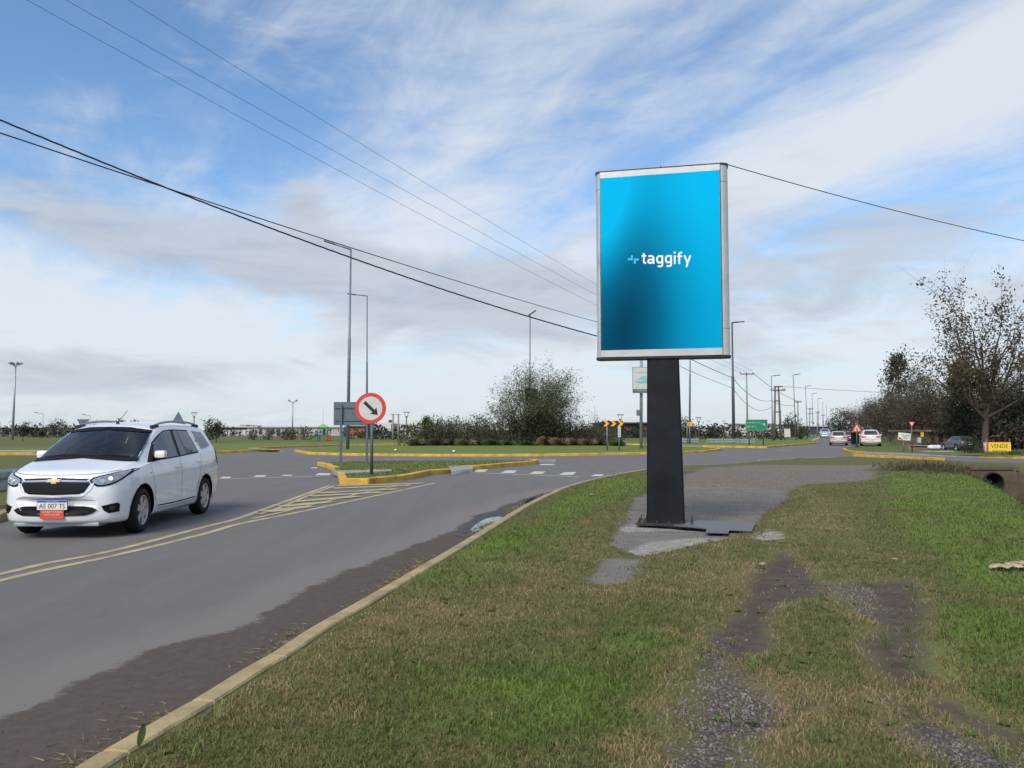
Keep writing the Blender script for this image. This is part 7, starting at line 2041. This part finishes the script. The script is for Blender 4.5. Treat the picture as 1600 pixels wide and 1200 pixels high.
def corner_bits():
    d = 56; T = thing('sack_pile', 'white bulging sacks lying on a low wall right of the yield sign', 'sacks', (at(1460, 700, d).x, d, .1))
    rg = random.Random(3)
    for u, w_ in ((1454.5, .24), (1460, .25), (1465.5, .24)):
        p = at(u, 699, d); MB().ball((p.x, d, p.z + .0), (w_, .25, .17), 14, 8, .08, rg).build('sack', M['sack'], T)
    T = thing('low_wall', 'low broken brick edging under the white sacks', 'wall', (at(1440, 700, 57).x, 57, .1))
    a, b = at(1420, 703, 57), at(1462, 703, 57); MB().box(((a.x + b.x) / 2, 57.3, .24), (b.x - a.x, .5, .28), ry=.02, bev=.03).build('edging', M['brick_pale'], T)
    MB().box(((a.x + b.x) / 2 - .1, 57.2, .41), ((b.x - a.x) * .8, .55, .05), ry=.02).build('coping', M['concrete'], T)
    T = thing('fallen_slab', 'long grey slab lying on the grass right of the yield sign', 'slab', (at(1466, 708, 50).x, 50, .1))
    a, b = at(1440, 709.5, 50), at(1488, 711, 50); MB().box(((a.x + b.x) / 2, 50, .17), (b.x - a.x, .4, .07), bev=.01).build('slab', M['concrete'], T)
    T = thing('gas_sign', 'small pale yellow shield on a post behind the yield sign', 'sign', (at(1441, 690, 60).x, 60, .1))
    p = at(1441, 679, 60); MB().box((p.x, 60, p.z), (.22, .03, .34), bev=.01).build('panel', M['yellow_sign'], T); MB().tube([(p.x, 60.05, .05), (p.x, 60.05, p.z)], .03, 6).build('post', M['wood_pole'], T)
    T = thing('utility_box', 'small grey white box standing behind the yield sign', 'box', (at(1436, 690, 58).x, 58, .1))
    p = at(1435.8, 688, 58); MB().box((p.x, 58, p.z), (.24, .2, .42), bev=.02).build('housing', M['wall_grey'], T); MB().box((p.x, 58, .35), (.06, .06, .6)).build('post', M['wood_pole'], T); MB().box((p.x, 57.89, p.z), (.18, .02, .32)).build('lid', M['roof_grey'], T)
    # pale stone-like dried palm sheath and small stones
    x, y = G(1580, 884, .15)
    T = thing('dried_bark', 'curled pale dried bark piece lying on the lawn at the right edge', 'bark piece', (x, y, .12))
    rg = random.Random(8)
    mb = MB(); vs = []; n = 12
    for i in range(n + 1):
        t = i / n; px_ = x - .20 + .44 * t; w_ = .085 * math.sin(math.pi * min(1, t * 1.15 + .05)) ** .6 + .008; h = .045 * math.sin(math.pi * t) + .01 * math.sin(t * 14)
        for j in range(7):
            s = j / 6 * 2 - 1; vs.append((px_ + .02 * math.sin(j * 2.1 + i), y + s * w_, .135 + h * (1 - s * s * .6) + .012 * math.sin(i * 1.7 + j * 2.3)))
    mb.addf(vs, [(i * 7 + j, i * 7 + j + 1, (i + 1) * 7 + j + 1, (i + 1) * 7 + j) for i in range(n) for j in range(6)], True)
    mb.build('curled_sheet', M['stone_tan'], T)
    for a0, a1, dy in ((.02, .20, -.07), (.08, .27, -.03), (.10, .28, .05)): MB().tube([(x + a0, y + dy * .3, .19), (x + (a0 + a1) / 2, y + dy - .03, .18), (x + a1, y + dy - .07, .135)], [.012, .014, .006], 6).build('strip', M['stone_tan'], T)
    for (u, v, s, lb) in ((925, 773, .05, 'pale flat stone on the green verge left of the column'), (1191, 882, .045, 'brown stone on the worn grass right of the column'), (1398, 874, .035, 'small dark chip on the lawn far right of the column')):
        x, y = G(u, v, .12); s *= .62; o = MB().ball((x, y, .125), (s * 1.6, s, s * .55), 10, 6, .18, rg).build('stone', M['stone']); tag(o, lb, 'stone')
    # leaf standing against the kerb
    x, y = G(221, 1166, .12)
    T = thing('fallen_leaf', 'single upright green leaf stuck against the near kerb', 'leaf', (x, y, .12))
    vs = []; n = 8
    for i in range(n + 1):
        t = i / n; w_ = .016 * math.sin(math.pi * t) ** .7 + .001; vs += [(x - .012 + .022 * t - w_, y, .115 + .105 * t), (x - .012 + .022 * t, y + .006, .115 + .105 * t), (x - .012 + .022 * t + w_, y, .115 + .105 * t)]
    mb = MB(); mb.addf(vs, [(i * 3 + j, i * 3 + j + 1, i * 3 + j + 4, i * 3 + j + 3) for i in range(n) for j in range(2)], True); mb.build('blade', M['lf_green'], T)
    # two white litter specks on the roundabout lawn
    for u, v, lb in ((618, 704, 'white speck of litter on the roundabout lawn, left one'), (709, 706, 'white speck of litter on the roundabout lawn, right one')):
        x, y = G(u, v, .2); o = MB().ball((x, y, .24), (.09, .08, .07), 8, 5, .2, rg).build('litter', M['plate_white']); tag(o, lb, 'litter')
corner_bits()
def culvert():
    yh = 30.0; cx, cz = 17.92, -.46; r = .40
    T = thing('culvert', 'brown concrete culvert headwall with a round pipe, coloured black for the shade inside it, at the ditch end', 'culvert', (cx, yh, -1.1))
    # headwall with a round opening
    x0, x1, z0, z1 = cx - .78, cx + .95, -1.3, .03; n = 32; vs = []; fs = []
    ring = [(cx + r * math.cos(2 * math.pi * k / n), cz + r * math.sin(2 * math.pi * k / n)) for k in range(n)]
    outer = []
    for k in range(n):
        a = 2 * math.pi * k / n; c, s = math.cos(a), math.sin(a)
        t = min((x1 - cx) / c if c > 1e-6 else 1e9, (x0 - cx) / c if c < -1e-6 else 1e9, (z1 - cz) / s if s > 1e-6 else 1e9, (z0 - cz) / s if s < -1e-6 else 1e9)
        outer.append((cx + c * t, cz + s * t))
    for y in (yh, yh + .25):
        vs += [(x, y, z) for x, z in ring] + [(x, y, z) for x, z in outer]
    for k in range(n):
        k2 = (k + 1) % n
        fs += [(k, k2, n + k2, n + k), (2 * n + k, 3 * n + k, 3 * n + k2, 2 * n + k2), (n + k, n + k2, 3 * n + k2, 3 * n + k)]
    mb = MB(); mb.addf(vs, fs)
    # fill corners
    mb.box((cx + .085, yh + .12, z1 + .05), (1.85, .34, .12), bev=.01)
    mb.build('headwall', M['culvert'], T)
    pm = MB(); vs = []
    for y, rr in ((yh - .10, r * 1.0), (yh - .10, r * .90), (yh + 6, r * .90), (yh + 6, r)): vs += [(cx + rr * math.cos(2 * math.pi * k / n), y, cz + rr * math.sin(2 * math.pi * k / n)) for k in range(n)]
    pm.addf(vs, [(j * n + k, j * n + (k + 1) % n, ((j + 1) % 4) * n + (k + 1) % n, ((j + 1) % 4) * n + k) for j in range(4) for k in range(n)])
    pm.addf([(cx + r * math.cos(2 * math.pi * k / n), yh + 5.9, cz + r * math.sin(2 * math.pi * k / n)) for k in range(n)], [tuple(range(n))])
    pm.build('pipe', M['cap'], T)  # near-black colour stands in for the shade inside the pipe
    for s in (-1, 1):
        mb = MB(); xw = x0 if s < 0 else x1; ex = xw + s * (.55 if s < 0 else 1.5); ey = yh - 1.0
        mb.addf([(xw, yh + .1, -1.3), (ex, ey, -1.3), (ex, ey, -.75 if s > 0 else -.6), (xw, yh + .1, .0), (xw + s * .12, yh + .25, -1.3), (ex + s * .12, ey + .15, -1.3), (ex + s * .12, ey + .15, -.75 if s > 0 else -.6), (xw + s * .12, yh + .25, .0)],
                [(0, 1, 2, 3), (7, 6, 5, 4), (3, 2, 6, 7), (1, 5, 6, 2), (0, 3, 7, 4)]); mb.build('wing_wall', M['culvert'], T)
    T2 = thing('concrete_pipe', 'pale round concrete pipe crossing the ditch at the right edge', 'pipe', (15.5, 21.5, -.4))
    MB().tube([(13.8, 21.6, -.44), (18.5, 22.2, -.40)], .10, 14).build('barrel', M['concrete'], T2)
    MB().tube([(15.1, 21.75, -.43), (15.35, 21.79, -.43)], .125, 14).build('collar', M['concrete'], T2)
culvert()
# ================================================================ OTHER CARS
def rear_pose(u, vb, d=None):
    x, y = G(u, vb, 0.0); return x, y
SUV = [(r[0], r[1], r[2] * .98, r[3], r[4], r[5], r[6] * .98, r[7]) for r in VAN]
H_away = lambda deg: R(90 - deg)
# the car's origin is its front axle; it drives away from the viewer
def away(u, v, deg, L_=2.9):
    x, y = G(u, v, 0.0); a = R(deg); return (x + math.sin(a) * L_, y + math.cos(a) * L_, 0)
far_car('beige saloon driving away in the middle of the far road', 'beige_car', away(1310.5, 696, 21), H_away(21), cat='car', name='car', scale=.98)
far_car('old faded white saloon parked on the grass right of the dark cabinet', 'dusty_white', (away(1361, 699.5, 22)[0], away(1361, 699.5, 22)[1], .13), H_away(22), name='parked_car', scale=.98)
far_car('maroon car driving ahead between the beige saloon and the red triangle', 'maroon_car', away(1329.5, 691.5, 21), H_away(21), name='car', scale=.95)
far_car('white high car parked beyond the faded white saloon', 'white_car', away(1356, 690.5, 22), H_away(22), tab=SUV, name='parked_car', scale=.95, zl=.95)
ox, oy = G(1292.5, 684.5, 0.0)
far_car('pale silver van coming towards the viewer on the far road', 'silver_car', (ox, oy + 1, 0), R(-90 - 21), tab=SUV, name='car', scale=1.1, zl=.95)
x, y = G(1514, 705, .1)
far_car('small dark car half hidden behind the dark rounded bush', 'dark_car', (x + .1, y + 2.2, .1), R(90 - 4), name='parked_car', scale=.70)
